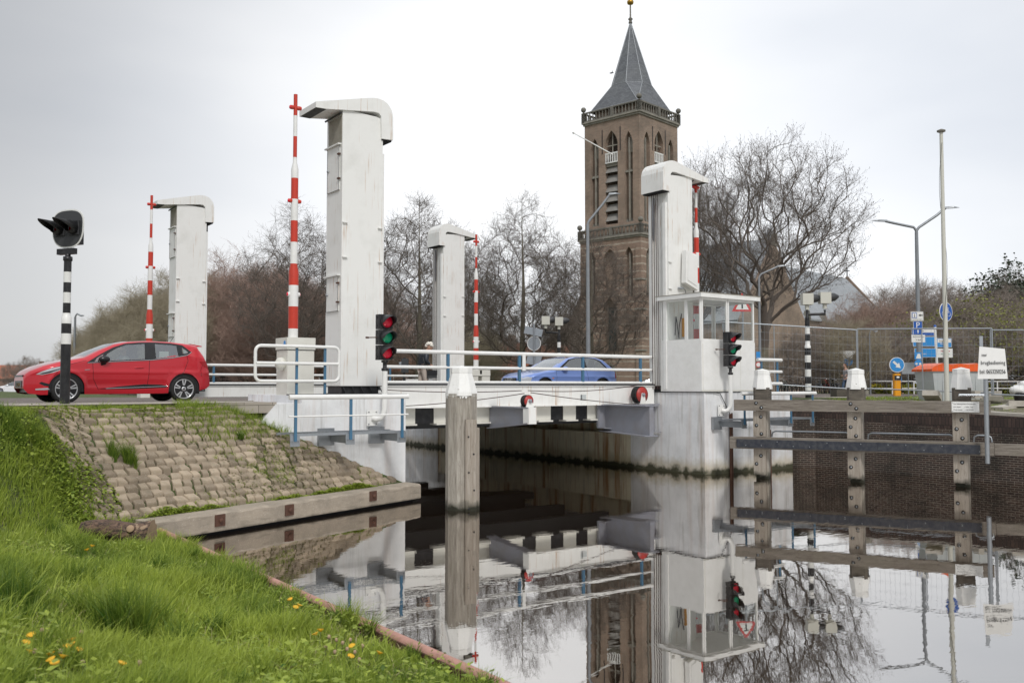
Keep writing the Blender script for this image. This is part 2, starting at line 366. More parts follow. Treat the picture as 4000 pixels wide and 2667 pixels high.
# ------------------------------------------------------------------ mesh builder
class MB:
    def __init__(s): s.v = []; s.f = []; s.sm = []; s.m = []
    def add(s, vs, fs, smooth=False, mi=0):
        o = len(s.v); s.v += [tuple(p) for p in vs]
        for q in fs: s.f.append([i + o for i in q]); s.sm.append(smooth); s.m.append(mi)
        return s
    def box(s, c, d, rot=None, mi=0, taper=None, bev=0.):
        "c centre, d full sizes; taper (tx,ty) scales the top; bev chamfers the vertical edges"
        x, y, z = (a / 2 for a in d); tx, ty = taper or (1, 1)
        if bev:
            b = bev; ring = [(-x + b, -y), (x - b, -y), (x, -y + b), (x, y - b), (x - b, y), (-x + b, y), (-x, y - b), (-x, -y + b)]
            vs = [(a, q, -z) for a, q in ring] + [(a * tx, q * ty, z) for a, q in ring]; n = 8
            fs = [[i, (i + 1) % n, (i + 1) % n + n, i + n] for i in range(n)] + [list(range(n))[::-1], list(range(n, 2 * n))]
        else:
            vs = [(-x, -y, -z), (x, -y, -z), (x, y, -z), (-x, y, -z), (-x * tx, -y * ty, z), (x * tx, -y * ty, z), (x * tx, y * ty, z), (-x * tx, y * ty, z)]
            fs = [[0, 3, 2, 1], [4, 5, 6, 7], [0, 1, 5, 4], [1, 2, 6, 5], [2, 3, 7, 6], [3, 0, 4, 7]]
        M_ = Matrix.Translation(c) @ (rot.to_4x4() if rot is not None else Matrix.Identity(4))
        return s.add([M_ @ Vector(p) for p in vs], fs, False, mi)
    def b2(s, a, b, mi=0):
        a, b = Vector(a), Vector(b); return s.box((a + b) / 2, [abs(q) for q in (b - a)], mi=mi)
    def beam(s, a, b, w, h, mi=0, taper=None):
        "box beam from a to b, w across, h high"
        a, b = Vector(a), Vector(b); d = b - a; L = d.length
        q = d.to_track_quat('X', 'Z').to_matrix()
        return s.box((a + b) / 2, (L, w, h), q, mi)
    def tube(s, pts, r, n=8, mi=0, caps=True, smooth=True):
        pts = [Vector(p) for p in pts]; k = len(pts)
        rs = r if isinstance(r, (list, tuple)) else [r] * k
        vs = []; up = None
        for i, p in enumerate(pts):
            t = (pts[min(i + 1, k - 1)] - pts[max(i - 1, 0)]).normalized()
            if up is None:
                a = Vector((0, 0, 1)) if abs(t.z) < .9 else Vector((1, 0, 0)); up = (a - t * a.dot(t)).normalized()
            else: up = (up - t * up.dot(t)).normalized()
            sd_ = t.cross(up)
            for j in range(n):
                a = 2 * math.pi * j / n; vs.append(p + (up * math.cos(a) + sd_ * math.sin(a)) * rs[i])
        fs = [[i * n + j, i * n + (j + 1) % n, (i + 1) * n + (j + 1) % n, (i + 1) * n + j] for i in range(k - 1) for j in range(n)]
        s.add(vs, fs, smooth, mi)
        if caps: s.add(vs[:n], [list(range(n))[::-1]], False, mi); s.add(vs[-n:], [list(range(n))], False, mi)
        return s
    def lathe(s, prof, o=(0, 0, 0), axis=(0, 0, 1), n=16, mi=0, smooth=True, caps=True):
        "prof: (radius, height) pairs"
        q = Vector(axis).to_track_quat('Z', 'Y').to_matrix(); o = Vector(o); vs = []
        for r, h in prof:
            for j in range(n):
                a = 2 * math.pi * j / n; vs.append(o + q @ Vector((r * math.cos(a), r * math.sin(a), h)))
        k = len(prof)
        fs = [[i * n + j, i * n + (j + 1) % n, (i + 1) * n + (j + 1) % n, (i + 1) * n + j] for i in range(k - 1) for j in range(n)]
        s.add(vs, fs, smooth, mi)
        if caps:
            if prof[0][0] > 1e-4: s.add(vs[:n], [list(range(n))[::-1]], False, mi)
            if prof[-1][0] > 1e-4: s.add(vs[-n:], [list(range(n))], False, mi)
        return s
    def ball(s, c, r, n=12, mi=0, sc=(1, 1, 1)):
        m = max(5, n // 2); vs = []
        for i in range(m + 1):
            th = math.pi * i / m
            for j in range(n):
                a = 2 * math.pi * j / n
                vs.append((c[0] + r * sc[0] * math.sin(th) * math.cos(a), c[1] + r * sc[1] * math.sin(th) * math.sin(a), c[2] - r * sc[2] * math.cos(th)))
        fs = [[i * n + j, i * n + (j + 1) % n, (i + 1) * n + (j + 1) % n, (i + 1) * n + j] for i in range(m) for j in range(n)]
        return s.add(vs, fs, True, mi)
    def prism(s, poly, ax, a, b, mi=0, smooth=False):
        "poly 2D extruded along axis ax ('x','y','z') from a to b"
        def mk(p, t): return {'x': (t, p[0], p[1]), 'y': (p[0], t, p[1]), 'z': (p[0], p[1], t)}[ax]
        n = len(poly); vs = [mk(p, a) for p in poly] + [mk(p, b) for p in poly]
        fs = [[i, (i + 1) % n, (i + 1) % n + n, i + n] for i in range(n)]
        s.add(vs, fs, smooth, mi); s.add(vs[:n], [list(range(n))[::-1]], False, mi); s.add(vs[n:], [list(range(n))], False, mi)
        return s
    def build(s, name, mat, parent=None, world=False, uv=True, fix=True):
        me = bpy.data.meshes.new(name); vs = np.array(s.v, dtype=float).reshape(-1, 3)
        if world and parent is not None: vs = vs - np.array(parent.location)
        me.from_pydata([tuple(x) for x in vs], [], s.f)
        for m_ in (mat if isinstance(mat, (list, tuple)) else [mat]): me.materials.append(MT[m_])
        me.polygons.foreach_set('use_smooth', s.sm); me.polygons.foreach_set('material_index', s.m)
        if fix:
            bm = bmesh.new(); bm.from_mesh(me); bmesh.ops.recalc_face_normals(bm, faces=bm.faces); bm.to_mesh(me); bm.free()
        if uv: box_uv(me)
        me.update()
        o = bpy.data.objects.new(name, me); col.objects.link(o)
        if parent is not None: o.parent = parent
        return o
def box_uv(me):
    u = me.uv_layers.new(name='UVMap'); co = np.empty(len(me.vertices) * 3); me.vertices.foreach_get('co', co); co = co.reshape(-1, 3)
    out = np.zeros((len(me.loops), 2))
    for p in me.polygons:
        n = p.normal
        if abs(n.z) > .93: t = np.array((1., 0, 0)); w = np.array((0, 1., 0))
        else:
            L = math.hypot(n.x, n.y) or 1; t = np.array((-n.y / L, n.x / L, 0)); w = np.cross(np.array(n), t)
        ls = range(p.loop_start, p.loop_start + p.loop_total)
        for li in ls:
            c = co[me.loops[li].vertex_index]; out[li] = (c @ t, c @ w)
    u.data.foreach_set('uv', out.ravel())
def np_obj(name, V, Fq, mat, parent=None, tone=None, smooth=False):
    "big mesh from arrays; tone is a per-vertex float attribute"
    me = bpy.data.meshes.new(name); V = np.asarray(V, dtype=np.float32); Fq = np.asarray(Fq, dtype=np.int32); k = Fq.shape[1]
    me.vertices.add(len(V)); me.vertices.foreach_set('co', V.ravel())
    me.loops.add(Fq.size); me.loops.foreach_set('vertex_index', Fq.ravel())
    me.polygons.add(len(Fq)); me.polygons.foreach_set('loop_start', np.arange(0, Fq.size, k, dtype=np.int32))
    if smooth: me.polygons.foreach_set('use_smooth', np.ones(len(Fq), dtype=bool))
    me.materials.append(MT[mat])
    if tone is not None:
        a = me.attributes.new('tone', 'FLOAT', 'POINT'); a.data.foreach_set('value', np.asarray(tone, dtype=np.float32))
    me.update(calc_edges=True)
    o = bpy.data.objects.new(name, me); col.objects.link(o)
    if parent is not None: o.parent = parent
    return o
def tag(o, label=None, cat=None, group=None, kind=None):
    for k, v in (('label', label), ('category', cat), ('group', group), ('kind', kind)):
        if v: o[k] = v
    return o
def thing(name, label, cat, loc=(0, 0, 0), rotz=0., group=None):
    o = bpy.data.objects.new(name, None); col.objects.link(o); o.empty_display_size = .2
    o.location = loc; o.rotation_euler = (0, 0, rotz)
    return tag(o, label, cat, group)
KIDS = {}
def kids(o):
    return [c for c in col.objects if c.parent == o]
def dup(o, loc=None, rotz=None, label=None, group=None, mats=None, scale=None, parent=None, ch=None):
    c = o.copy(); col.objects.link(c)
    if parent is not None: c.parent = parent
    if mats and c.type == 'MESH' and any(m and m.name in mats for m in c.data.materials):
        c.data = c.data.copy()
        for i, m in enumerate(c.data.materials):
            if m and m.name in mats: c.data.materials[i] = MT[mats[m.name]]
    for k in (kids(o) if ch is None else ch): dup(k, parent=c, mats=mats)
    if loc is not None: c.location = loc
    if rotz is not None: c.rotation_euler = (0, 0, rotz)
    if scale is not None: c.scale = scale
    if label: c['label'] = label
    if group: c['group'] = group
    return c
def text(s, size, loc, parent, mat='letter_black', rot=(R(90), 0, 0), name='lettering', align='LEFT', sx=1., ext=.0015, space=1.):
    cu = bpy.data.curves.new(name, 'FONT'); cu.body = s; cu.size = size; cu.extrude = ext; cu.align_x = align
    cu.resolution_u = 3; cu.space_character = space
    t = bpy.data.objects.new(name, cu); col.objects.link(t)
    bpy.context.view_layer.update()
    me = bpy.data.meshes.new_from_object(t.evaluated_get(bpy.context.evaluated_depsgraph_get()))
    bpy.data.objects.remove(t)
    me.materials.clear(); me.materials.append(MT[mat])
    o = bpy.data.objects.new(name, me); col.objects.link(o); o.parent = parent
    o.location = loc; o.rotation_euler = rot; o.scale = (sx, 1, 1)
    return o
def struct(o): o['kind'] = 'structure'; return o
WATER = -2.14
# ------------------------------------------------------------------ land and water
def sm_max(a, b, k=.12):
    h = np.clip(.5 + .5 * (a - b) / k, 0, 1); return b + (a - b) * h + k * h * (1 - h)
def lat(X, Y, seed=0):
    r = 0
    for i, (fx, fy, am) in enumerate(((.9, .7, .5), (1.9, 2.3, .3), (4.1, 3.7, .2))):
        r = r + am * np.sin(X * fx + i * 1.7 + seed) * np.sin(Y * fy + i * 2.9 + seed * 1.3)
    return r
def s_slope(X, Y):
    return (Y - 13.83 - .397 * X) * .93 + .38 * np.maximum(0, 3.4 - X)
def z_emb(X, Y):
    s = s_slope(X, Y); z = -1.77 + 1.18 * np.maximum(s - .42, -.3 * (s < .42))
    return -sm_max(-z, np.full_like(z, .03) + 0 * z, .25)
def z_left(X, Y):
    d = np.maximum(4.2 - X, 0)
    bank = -1.97 + .13 * np.minimum(d, 1.6) + .215 * np.clip(d - 1.6, 0, 8) + .045 * lat(X, Y) * np.clip(d * 1.5, 0, 1)
    e = z_emb(X, Y) + .035 * lat(X * 1.3, Y * 1.3, 2) * (s_slope(X, Y) < 1.9)
    z = np.where(s_slope(X, Y) > -.8, sm_max(bank, np.minimum(e, -.03), .25 + .55 * np.clip((3.4 - X) / 2.5, 0, 1)), bank)
    far = np.clip((np.hypot(X, Y) - 60) / 300, 0, 1) * -.5
    return np.minimum(z, -.03) + far
def R_edge(Y):
    return np.where(Y < 15.5, 4.15, np.where(Y < 18.3, np.minimum(4.15 + (Y - 15.5) * 2.42, 10.15), 10.25))
def build_land():
    ys = np.concatenate([np.arange(-6, 15.5, .25), np.arange(15.5, 18.31, .1), np.array([18.35, 18.6, 19, 20, 22, 25, 30, 36, 45, 60, 80, 120, 200, 400, 900])])
    ts = np.concatenate([np.arange(0, 9, .22), np.array([9, 10, 12, 15, 20, 30, 50, 90, 180, 400, 900])])
    X = R_edge(ys)[:, None] - ts[None, :]; Y = np.repeat(ys[:, None], len(ts), 1)
    Z = z_left(X, Y); V = np.stack([X, Y, Z], -1).reshape(-1, 3); n = len(ts)
    I = (np.arange(len(ys) - 1)[:, None] * n + np.arange(n - 1)[None, :]).ravel()
    struct(np_obj('ground', V, np.stack([I, I + n, I + n + 1, I + 1], 1), 'soil_grass', smooth=True))
    # far shore beyond the canal basin
    ys = np.array([18.4, 20, 24, 30, 40, 60, 80, 120, 200, 400, 900.]); xs = np.array([20.05, 22, 25.4, 28, 34, 50, 80, 120, 200, 400, 900.])
    X, Y = np.meshgrid(xs, ys); D = X * .585 + Y * .811
    Z = -.03 - np.clip((D - 36) * .006, 0, .7)
    V = np.stack([X, Y, Z], -1).reshape(-1, 3); n = len(xs)
    I = (np.arange(len(ys) - 1)[:, None] * n + np.arange(n - 1)[None, :]).ravel()
    struct(np_obj('ground', V, np.stack([I, I + 1, I + n + 1, I + n], 1), 'soil_grass', smooth=True))
    ys = np.array([-120, -60, -30, -10, 0, 4, 7, 9, 10.5, 12, 13.5, 15, 16.5, 18.4]); xs = np.concatenate([[25.45], np.arange(25.7, 29, .4), [30, 34, 40, 60, 120, 400, 900]])
    X, Y = np.meshgrid(xs, ys); top = ZQ(Y); k = np.clip((X - 25.4) / 3.2, 0, 1)
    D = X * .585 + Y * .811
    Z = top + (-.04 - top) * k + .05 * lat(X * 2, Y * 2) * np.clip(X - 25.5, 0, 1) * (X < 35) - np.clip((D - 36) * .006, 0, .7) * (X > 30)
    V = np.stack([X, Y, Z], -1).reshape(-1, 3); n = len(xs)
    I = (np.arange(len(ys) - 1)[:, None] * n + np.arange(n - 1)[None, :]).ravel()
    struct(np_obj('ground', V, np.stack([I, I + 1, I + n + 1, I + n], 1), 'quay_dirt', smooth=True))
    # end of the channel far behind the bridge
    m = MB(); m.b2((10.2, 60, -4), (20.1, 62, -.05)); struct(m.build('channel_end', 'concrete'))
    m = MB(); m.add([(4.0, -140, WATER), (26, -140, WATER), (26, 62, WATER), (4.0, 62, WATER)], [[0, 1, 2, 3]]); struct(m.build('water', 'water'))
    m = MB(); m.add([(3.9, -140, WATER - 2), (26, -140, WATER - 2), (26, 62, WATER - 2), (3.9, 62, WATER - 2)], [[0, 1, 2, 3]]); struct(m.build('canal_bed', 'dark_void'))
def ZQ(Y):
    return np.interp(Y, [-100, 8, 12.9, 18.5], [-.6, -.5, -.31, -.05])
build_land()
# roads
m = MB(); m.add([(-120, 19.9, .0), (10.4, 20.35, .0), (10.4, 33.5, .0), (-120, 33.8, .0)], [[0, 1, 2, 3]])
struct(m.build('road', 'road_brick'))
m = MB(); m.b2((20.0, 20.4, -.2), (30, 33.5, .0)); m.add([(30, 20.4, 0), (140, 20.4, -.45), (140, 60, -.6), (30, 33.5, 0)], [[0, 1, 2, 3]])
struct(m.build('road', 'road_brick'))
m = MB(); m.add([(-40, 17.7, .045), (2, 18.02, .05), (7.3, 18.45, .055), (7.3, 19.4, .055), (7.3, 19.98, .06), (2, 19.9, .06), (-40, 19.72, .055)], [list(range(7))])
m.beam((-40, 19.76, -.03), (7.4, 20.03, -.03), .10, .20)
m.beam((-40, 17.68, -.05), (7.3, 18.42, -.05), .07, .22)
struct(m.build('pavement', 'pave_slab'))
m = MB(); m.add([(-40, 19.66, .050 + .016), (7.3, 19.93, .066), (7.3, 19.98, .066), (-40, 19.71, .066)], [[0, 1, 2, 3]]); struct(m.build('kerb_line', 'rail_white'))
m = MB(); m.add([(26.5, 20.35, -.015), (75, 6, -.30), (75, 13, -.30), (30, 20.4, -.006)], [[0, 1, 2, 3]]); struct(m.build('path', 'pave_slab'))
# ------------------------------------------------------------------ bank edging and ledge
t = thing('bank_edging', 'pinkish painted steel edging strip along the foot of the grassy bank', 'edging', (4.2, 5, WATER))
m = MB(); m.b2((4.1, -8, -3.6), (4.20, 15.35, -1.88)); m.build('sheet_wall', 'rust', t, world=True)
m = MB(); m.tube([(4.17, -8, -1.90), (4.17, 15.30, -1.90)], .058, 10); m.build('coping', 'edge_pink', t, world=True)
def ledge_pt(u, off, z):
    "u metres along the ledge from its left end, off metres inland"
    d = Vector((.9294, .369, 0)); n = Vector((-.369, .9294, 0)); return Vector((4.05, 15.42, z)) + d * u + n * off
t = thing('concrete_ledge', 'long low concrete ledge with three rusty square anchor plates below the paved slope', 'ledge', ledge_pt(3, 0, WATER))
m = MB(); L = 6.92
nb = 60; 
for a in range(nb):
    u0, u1 = L * a / nb, L * (a + 1) / nb
    def ed(u): return .012 * math.sin(u * 9) + .008 * math.sin(u * 23 + 1)
    q = []
    for u in (u0, u1): q += [ledge_pt(u, 0, -2.08), ledge_pt(u, 0, -1.80 + ed(u)), ledge_pt(u, .035 + ed(u) * .5, -1.765 + ed(u) * .4), ledge_pt(u, .42, -1.75), ledge_pt(u, .42, -2.08)]
    m.add(q, [[0, 5, 6, 1], [1, 6, 7, 2], [2, 7, 8, 3], [3, 8, 9, 4], [4, 9, 5, 0]])
    if a == nb - 1: m.add(q[5:], [[0, 1, 2, 3, 4]])
    if a == 0: m.add(q[:5], [[4, 3, 2, 1, 0]])
m.build('ledge_beam', 'ledge_concrete', t, world=True, fix=False)
m = MB(); a_ = ledge_pt(-.2, .16, 0); b_ = ledge_pt(L - .15, .16, 0); m.beam((a_.x, a_.y, -2.9), (b_.x, b_.y, -2.9), .12, 1.66); m.build('foot_wall', 'dark_void', t, world=True)
for px, py in ((858, 2031), (1129, 1991), (1456, 1936)):
    # intersect the view ray with the face of the ledge
    r = ray(px, py); n_ = Vector((-.369, .9294, 0)); o_ = Vector((4.05, 15.42, 0)); k = n_.dot(o_) / n_.dot(r); p = Vector((0, 0, EYE)) + r * k
    rot = Matrix.Rotation(math.atan2(.369, .9294), 3, 'Z')
    m = MB(); m.box(Vector((p.x, p.y, p.z)) - n_ * .012, (.21, .022, .20), rot)
    o = m.build('anchor_plate', 'rust', t, world=True)
    m = MB(); m.ball(p - n_ * .035, .042, 10); h = m.build('bolt_head', 'rust', o); h.data.transform(Matrix.Translation(-Vector(t.location)))
# ------------------------------------------------------------------ stone blocks on the slope
rng = np.random.default_rng(3)
V, Q, T = [], [], []
dv, nv = np.array((.9294, .369)), np.array((-.369, .9294))
rows = 15; ds = .103
for r_ in range(rows):
    s0 = .50 + r_ * ds; u = -.9 + rng.uniform(0, .2)
    while u < 6.9:
        w = rng.uniform(.185, .25); c = np.array((4.05, 15.42)) + dv * (u + w / 2) + nv * s0
        # s in the height formula equals inland distance from the ledge line
        if c[1] < 18.32 and c[0] < 9.98:
            g = rng.uniform(.010, .026); h0 = .048 + rng.uniform(-.014, .014); drop = rng.uniform(.0, .02)
            sk = rng.uniform(-.05, .05)
            lo = [np.array((4.05, 15.42)) + dv * (u + g) + nv * (s0 - ds / 2 + .004), np.array((4.05, 15.42)) + dv * (u + w - g) + nv * (s0 - ds / 2 + .004)]
            hi = [np.array((4.05, 15.42)) + dv * (u + w - g + sk) + nv * (s0 + ds / 2 + .02), np.array((4.05, 15.42)) + dv * (u + g + sk) + nv * (s0 + ds / 2 + .02)]
            k0 = len(V); ring = []
            for (p, hh) in ((lo[0], h0 + .035 + rng.uniform(-.012, .012)), (lo[1], h0 + .035 + rng.uniform(-.015, .015)), (hi[1 - 1], h0 - .028), (hi[1], h0 - .028)):
                zz = float(z_emb(np.array([p[0]]), np.array([p[1]]))[0]); ring.append((p, zz, hh))
            cen = sum(p for p, _, _ in ring) / 4
            base, mid, top = [], [], []
            for p, zz, hh in ring:
                base.append((p[0], p[1], zz - .08)); mid.append((p[0], p[1], zz + hh - .016))
                q = p + (cen - p) * .13; top.append((q[0], q[1], zz + (float(z_emb(np.array([q[0]]), np.array([q[1]]))[0]) - zz) + hh + rng.uniform(-.004, .004)))
            cz = sum(x[2] for x in top) / 4 + .004
            V += base + mid + top + [(cen[0], cen[1], cz)]
            tn = rng.uniform(0, 1); T += [tn] * 13
            for a in range(4):
                b = (a + 1) % 4
                Q += [(k0 + a, k0 + b, k0 + 4 + b, k0 + 4 + a), (k0 + 4 + a, k0 + 4 + b, k0 + 8 + b, k0 + 8 + a), (k0 + 8 + a, k0 + 8 + b, k0 + 12, k0 + 12)]
        u += w
fq = [q for q in Q if q[2] != q[3]]; ft = [(q[0], q[1], q[2]) for q in Q if q[2] == q[3]]
me = bpy.data.meshes.new('slope_paving'); me.from_pydata([tuple(map(float, v)) for v in V], [], [list(q) for q in fq + ft]); me.materials.append(MT['slope_stone'])
a = me.attributes.new('tone', 'FLOAT', 'POINT'); a.data.foreach_set('value', np.array(T, dtype=np.float32))
me.update(); o = bpy.data.objects.new('slope_paving', me); col.objects.link(o); struct(o)
# ------------------------------------------------------------------ bridge piers
t = thing('bridge_pier', 'white painted concrete pier with sloping shoulder behind the blue posted catwalk rail', 'pier', (10.25, 18.35, WATER))
poly = [(6.4, -3.6), (6.4, -.95), (6.93, -.37), (7.28, .02), (7.83, .03), (7.83, .19), (10.3, .19), (10.3, -3.6)]
m = MB(); m.prism(poly, 'y', 18.35, 21.5); m.build('pier_body', 'pier_paint', t, world=True)
m = MB(); m.b2((9.9, 21.5, -3.6), (10.28, 40, -.5)); m.build('abutment_wall', 'pier_cream', t, world=True)
m = MB(); m.b2((7.84, 18.33, .185), (10.32, 19.2, .215)); m.build('top_edge', 'black_paint', t, world=True)
t = thing('bridge_pier', 'white painted concrete pier carrying the glazed control cabin', 'pier', (20, 18.35, WATER))
m = MB(); m.b2((19.98, 18.35, -3.6), (23.9, 21.4, .2)); m.build('pier_body', 'pier_paint', t, world=True)
m = MB(); m.b2((20.0, 21.4, -3.6), (20.6, 32.9, -1.12)); m.b2((20.6, 21.4, -3.6), (21.2, 32.9, -.35)); m.build('abutment_wall', 'pier_cream', t, world=True)
m = MB(); m.b2((19.95, 18.33, .2), (22.5, 20.6, .225)); m.build('top_edge', 'dark_grey', t, world=True)
m = MB(); m.tube([(21.02, 18.30, -.42), (21.02, 18.30, -2.4)], .035, 8); m.tube([(21.10, 18.31, -.40), (21.10, 18.30, -2.4)], .022, 8); m.build('cable_duct', 'rust', t, world=True)
m = MB(); m.tube([(20.0, 18.31, .21), (20.35, 18.31, .205), (20.6, 18.31, .17), (20.78, 18.30, -.1), (21.0, 18.30, -.42)], .012, 6); m.build('loose_cable', 'black_paint', t, world=True)
m = MB(); m.tube([(22.3, 17.9, -.9), (22.3, 17.9, -2.3)], .025, 6); m.build('pipe', 'rust', t, world=True)
t = thing('bridge_pier', 'far white pier end seen in the gap left of the mooring post', 'pier', (20, 34, WATER))
m = MB(); m.b2((19.98, 32.9, -3.6), (23.5, 37, -.72)); m.b2((20.4, 32.9, -.72), (23.5, 37, .05)); m.build('pier_body', 'pier_paint', t, world=True)
# quay wall
t = thing('quay_wall', 'old dark brick quay wall with pale mortar behind the timber fender', 'wall', (25.3, 12, WATER))
def wall_seg(m, a, b, z0, za, zb, th=.5):
    a, b = Vector(a), Vector(b); d = (b - a).normalized(); n = Vector((d.y, -d.x, 0)) * th
    m.add([(a.x, a.y, z0), (b.x, b.y, z0), (b.x, b.y, zb), (a.x, a.y, za), (a.x + n.x, a.y + n.y, z0), (b.x + n.x, b.y + n.y, z0), (b.x + n.x, b.y + n.y, zb), (a.x + n.x, a.y + n.y, za)],
          [[0, 1, 2, 3], [4, 7, 6, 5], [3, 2, 6, 7], [0, 3, 7, 4], [1, 5, 6, 2]])
pts = [(23.9, 19.6), (25.3, 18.4), (25.3, 12.9), (25.3, 8), (25.3, -30), (25.3, -100)]
m = MB(); m2 = MB(); m3 = MB(); m4 = MB()
for a, b in zip(pts, pts[1:]):
    za, zb = float(ZQ(a[1])), float(ZQ(b[1])) 
    wall_seg(m, a, b, -3.8, za - .52, zb - .52)
    d = Vector((b[0] - a[0], b[1] - a[1])).normalized(); of = Vector((d.y, -d.x)) * -.03
    wall_seg(m2, (a[0] + of.x, a[1] + of.y), (b[0] + of.x, b[1] + of.y), za - .52, za - .08, zb - .08)
    for w in m2.v[-8:-7]: pass
    wall_seg(m3, (a[0] + of.x * 1.6, a[1] + of.y * 1.6), (b[0] + of.x * 1.6, b[1] + of.y * 1.6), za - .08, za, zb, .35)
# the soldier course follows the falling top: rebuild its lower edge
m2 = MB(); m3 = MB()
for a, b in zip(pts, pts[1:]):
    za, zb = float(ZQ(a[1])), float(ZQ(b[1])); d = Vector((b[0] - a[0], b[1] - a[1])).normalized(); n = Vector((d.y, -d.x))
    for mm, t0, t1, o0, th in ((m2, -.53, -.07, -.03, .5), (m3, -.07, .01, -.05, .36)):
        A = Vector(a) + n * o0; B = Vector(b) + n * o0
        mm.add([(A.x, A.y, za + t0), (B.x, B.y, zb + t0), (B.x, B.y, zb + t1), (A.x, A.y, za + t1), (A.x + n.x * th, A.y + n.y * th, za + t0), (B.x + n.x * th, B.y + n.y * th, zb + t0), (B.x + n.x * th, B.y + n.y * th, zb + t1), (A.x + n.x * th, A.y + n.y * th, za + t1)],
               [[0, 1, 2, 3], [4, 7, 6, 5], [3, 2, 6, 7], [0, 3, 7, 4], [1, 5, 6, 2], [0, 4, 5, 1]])
m.build('wall_face', 'quay_brick', t, world=True); m2.build('soldier_course', 'quay_soldier', t, world=True); m3.build('coping', 'kerb', t, world=True)
# ------------------------------------------------------------------ the lift bridge
t = thing('lift_bridge', 'white steel lift bridge deck with blue posted railings over the canal', 'bridge', (15.1, 20.3, 0))
def bb(a, b, name, mat, par=None):
    m = MB(); m.b2(a, b); return m.build(name, mat, par or t, world=True)
bb((10.36, 20.9, -.28), (19.92, 33.6, -.01), 'deck', 'asphalt_pile')
for y in (20.28, 34.05):
    m = MB(); m.b2((10.45, y, -.14), (19.9, y + .25, .38)); m.b2((10.45, y - .10, -.165), (19.9, y + .3, -.14)); m.b2((10.45, y - .04, .38), (19.9, y + .3, .40))
    for x in (13.4, 17.05): m.b2((x - .015, y - .008, -.13), (x + .015, y + .01, .37))
    m.build('main_girder', 'white_steel', t, world=True)
    bb((10.45, y - .05, .402), (19.9, y + .3, .44), 'top_plate', 'dark_grey')
m = MB(); m.b2((17.0, 20.272, -.02), (17.22, 20.276, .14)); m.build('number_plate', 'grey_plastic', t, world=True)
# black and white striped beam under the girder
bounds = [(1480, 1), (1558, 1), (1618, 0), (1691, 1), (2000, 1), (2037, 0), (2089, 1), (2147, 0), (2196, 1), (2245, 0), (2290, 1), (2337, 0), (2381, None)]
xs = [PY(a, 1600, 20.5).x for a, _ in bounds]
for i in range(len(xs) - 1):
    mw = MB(); mk = MB()
    x0, x1 = max(xs[i], 10.4), xs[i + 1]
    if x1 < 10.4: continue
    if bounds[i][1]:
        mw.b2((x0, 20.45, -.56), (x1, 20.60, -.167)); mw.b2((x0 + .01, 20.33, -.60), (x1 - .01, 20.66, -.562))
        mw.build('warning_board', 'cream_paint', t, world=True)
    else: mk.b2((x0, 20.47, -.56), (x1, 20.60, -.167)); mk.build('warning_board', 'black_paint', t, world=True)
# cross beams and soffit
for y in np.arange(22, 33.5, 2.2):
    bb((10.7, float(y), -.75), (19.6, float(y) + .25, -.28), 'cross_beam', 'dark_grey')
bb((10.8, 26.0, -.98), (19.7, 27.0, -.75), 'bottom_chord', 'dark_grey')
# cantilever brackets carrying the rope sheaves
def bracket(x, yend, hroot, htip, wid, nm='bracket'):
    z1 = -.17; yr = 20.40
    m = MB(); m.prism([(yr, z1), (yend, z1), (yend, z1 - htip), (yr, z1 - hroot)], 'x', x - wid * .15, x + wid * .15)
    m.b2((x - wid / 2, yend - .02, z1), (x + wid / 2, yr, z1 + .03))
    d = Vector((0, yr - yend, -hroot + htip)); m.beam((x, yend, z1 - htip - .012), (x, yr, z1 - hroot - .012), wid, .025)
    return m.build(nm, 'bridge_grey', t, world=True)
def sheave(x, y, z, r, w):
    m = MB(); m.lathe([(r * .55, -w * .45), (r * .93, -w * .5), (r, -w * .5), (r, -w * .36), (r * .86, -w * .2), (r * .86, w * .2), (r, w * .36), (r, w * .5), (r * .93, w * .5), (r * .55, w * .45)], (x, y, z), (0, 1, 0), 32)
    o = m.build('sheave', 'rubber', t, world=True)
    for s_ in (-1, 1):
        m = MB(); m.lathe([(0.02, 0), (r * .9, 0), (r * .9, .012), (.02, .02)], (x, y + s_ * (w * .5 + .006), z), (0, s_, 0), 32)
        h = m.build('wheel_disc', 'sheave_red', o); h.data.transform(Matrix.Translation(-Vector(t.location)))
    m = MB(); m.lathe([(.05, 0), (.05, .10), (.03, .12), (.001, .12)], (x, y - w * .5, z), (0, -1, 0), 14)
    h = m.build('axle', 'bridge_grey', o); h.data.transform(Matrix.Translation(-Vector(t.location)))
    m = MB()
    for s_ in (-1, 1): m.prism([(x - .12, -.14), (x + .12, -.14), (x + .045, z + .05), (x - .045, z + .05)], 'y', y + s_ * (w / 2 + .05) - .01, y + s_ * (w / 2 + .05) + .01)
    m.build('axle_bracket', 'white_steel', t, world=True)
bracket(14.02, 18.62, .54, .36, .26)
bb((13.9, 18.56, -.56), (14.14, 18.80, -.14), 'bracket_end', 'white_steel')
sheave(14.02, 18.80, .01, .155, .14)
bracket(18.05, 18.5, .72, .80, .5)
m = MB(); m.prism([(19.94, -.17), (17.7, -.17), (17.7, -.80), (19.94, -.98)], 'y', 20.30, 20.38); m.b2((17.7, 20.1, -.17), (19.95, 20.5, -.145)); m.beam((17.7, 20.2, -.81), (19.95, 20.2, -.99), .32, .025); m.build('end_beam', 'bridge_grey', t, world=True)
m = MB(); m.box((18.9, 20.29, -.56), (.34, .02, .34), bev=0); o = m.build('access_frame', 'white_steel', t, world=True)
bb((18.80, 20.272, -.64), (19.0, 20.278, -.46), 'access_hole', 'dark_void')
sheave(19.05, 20.02, .13, .25, .20)
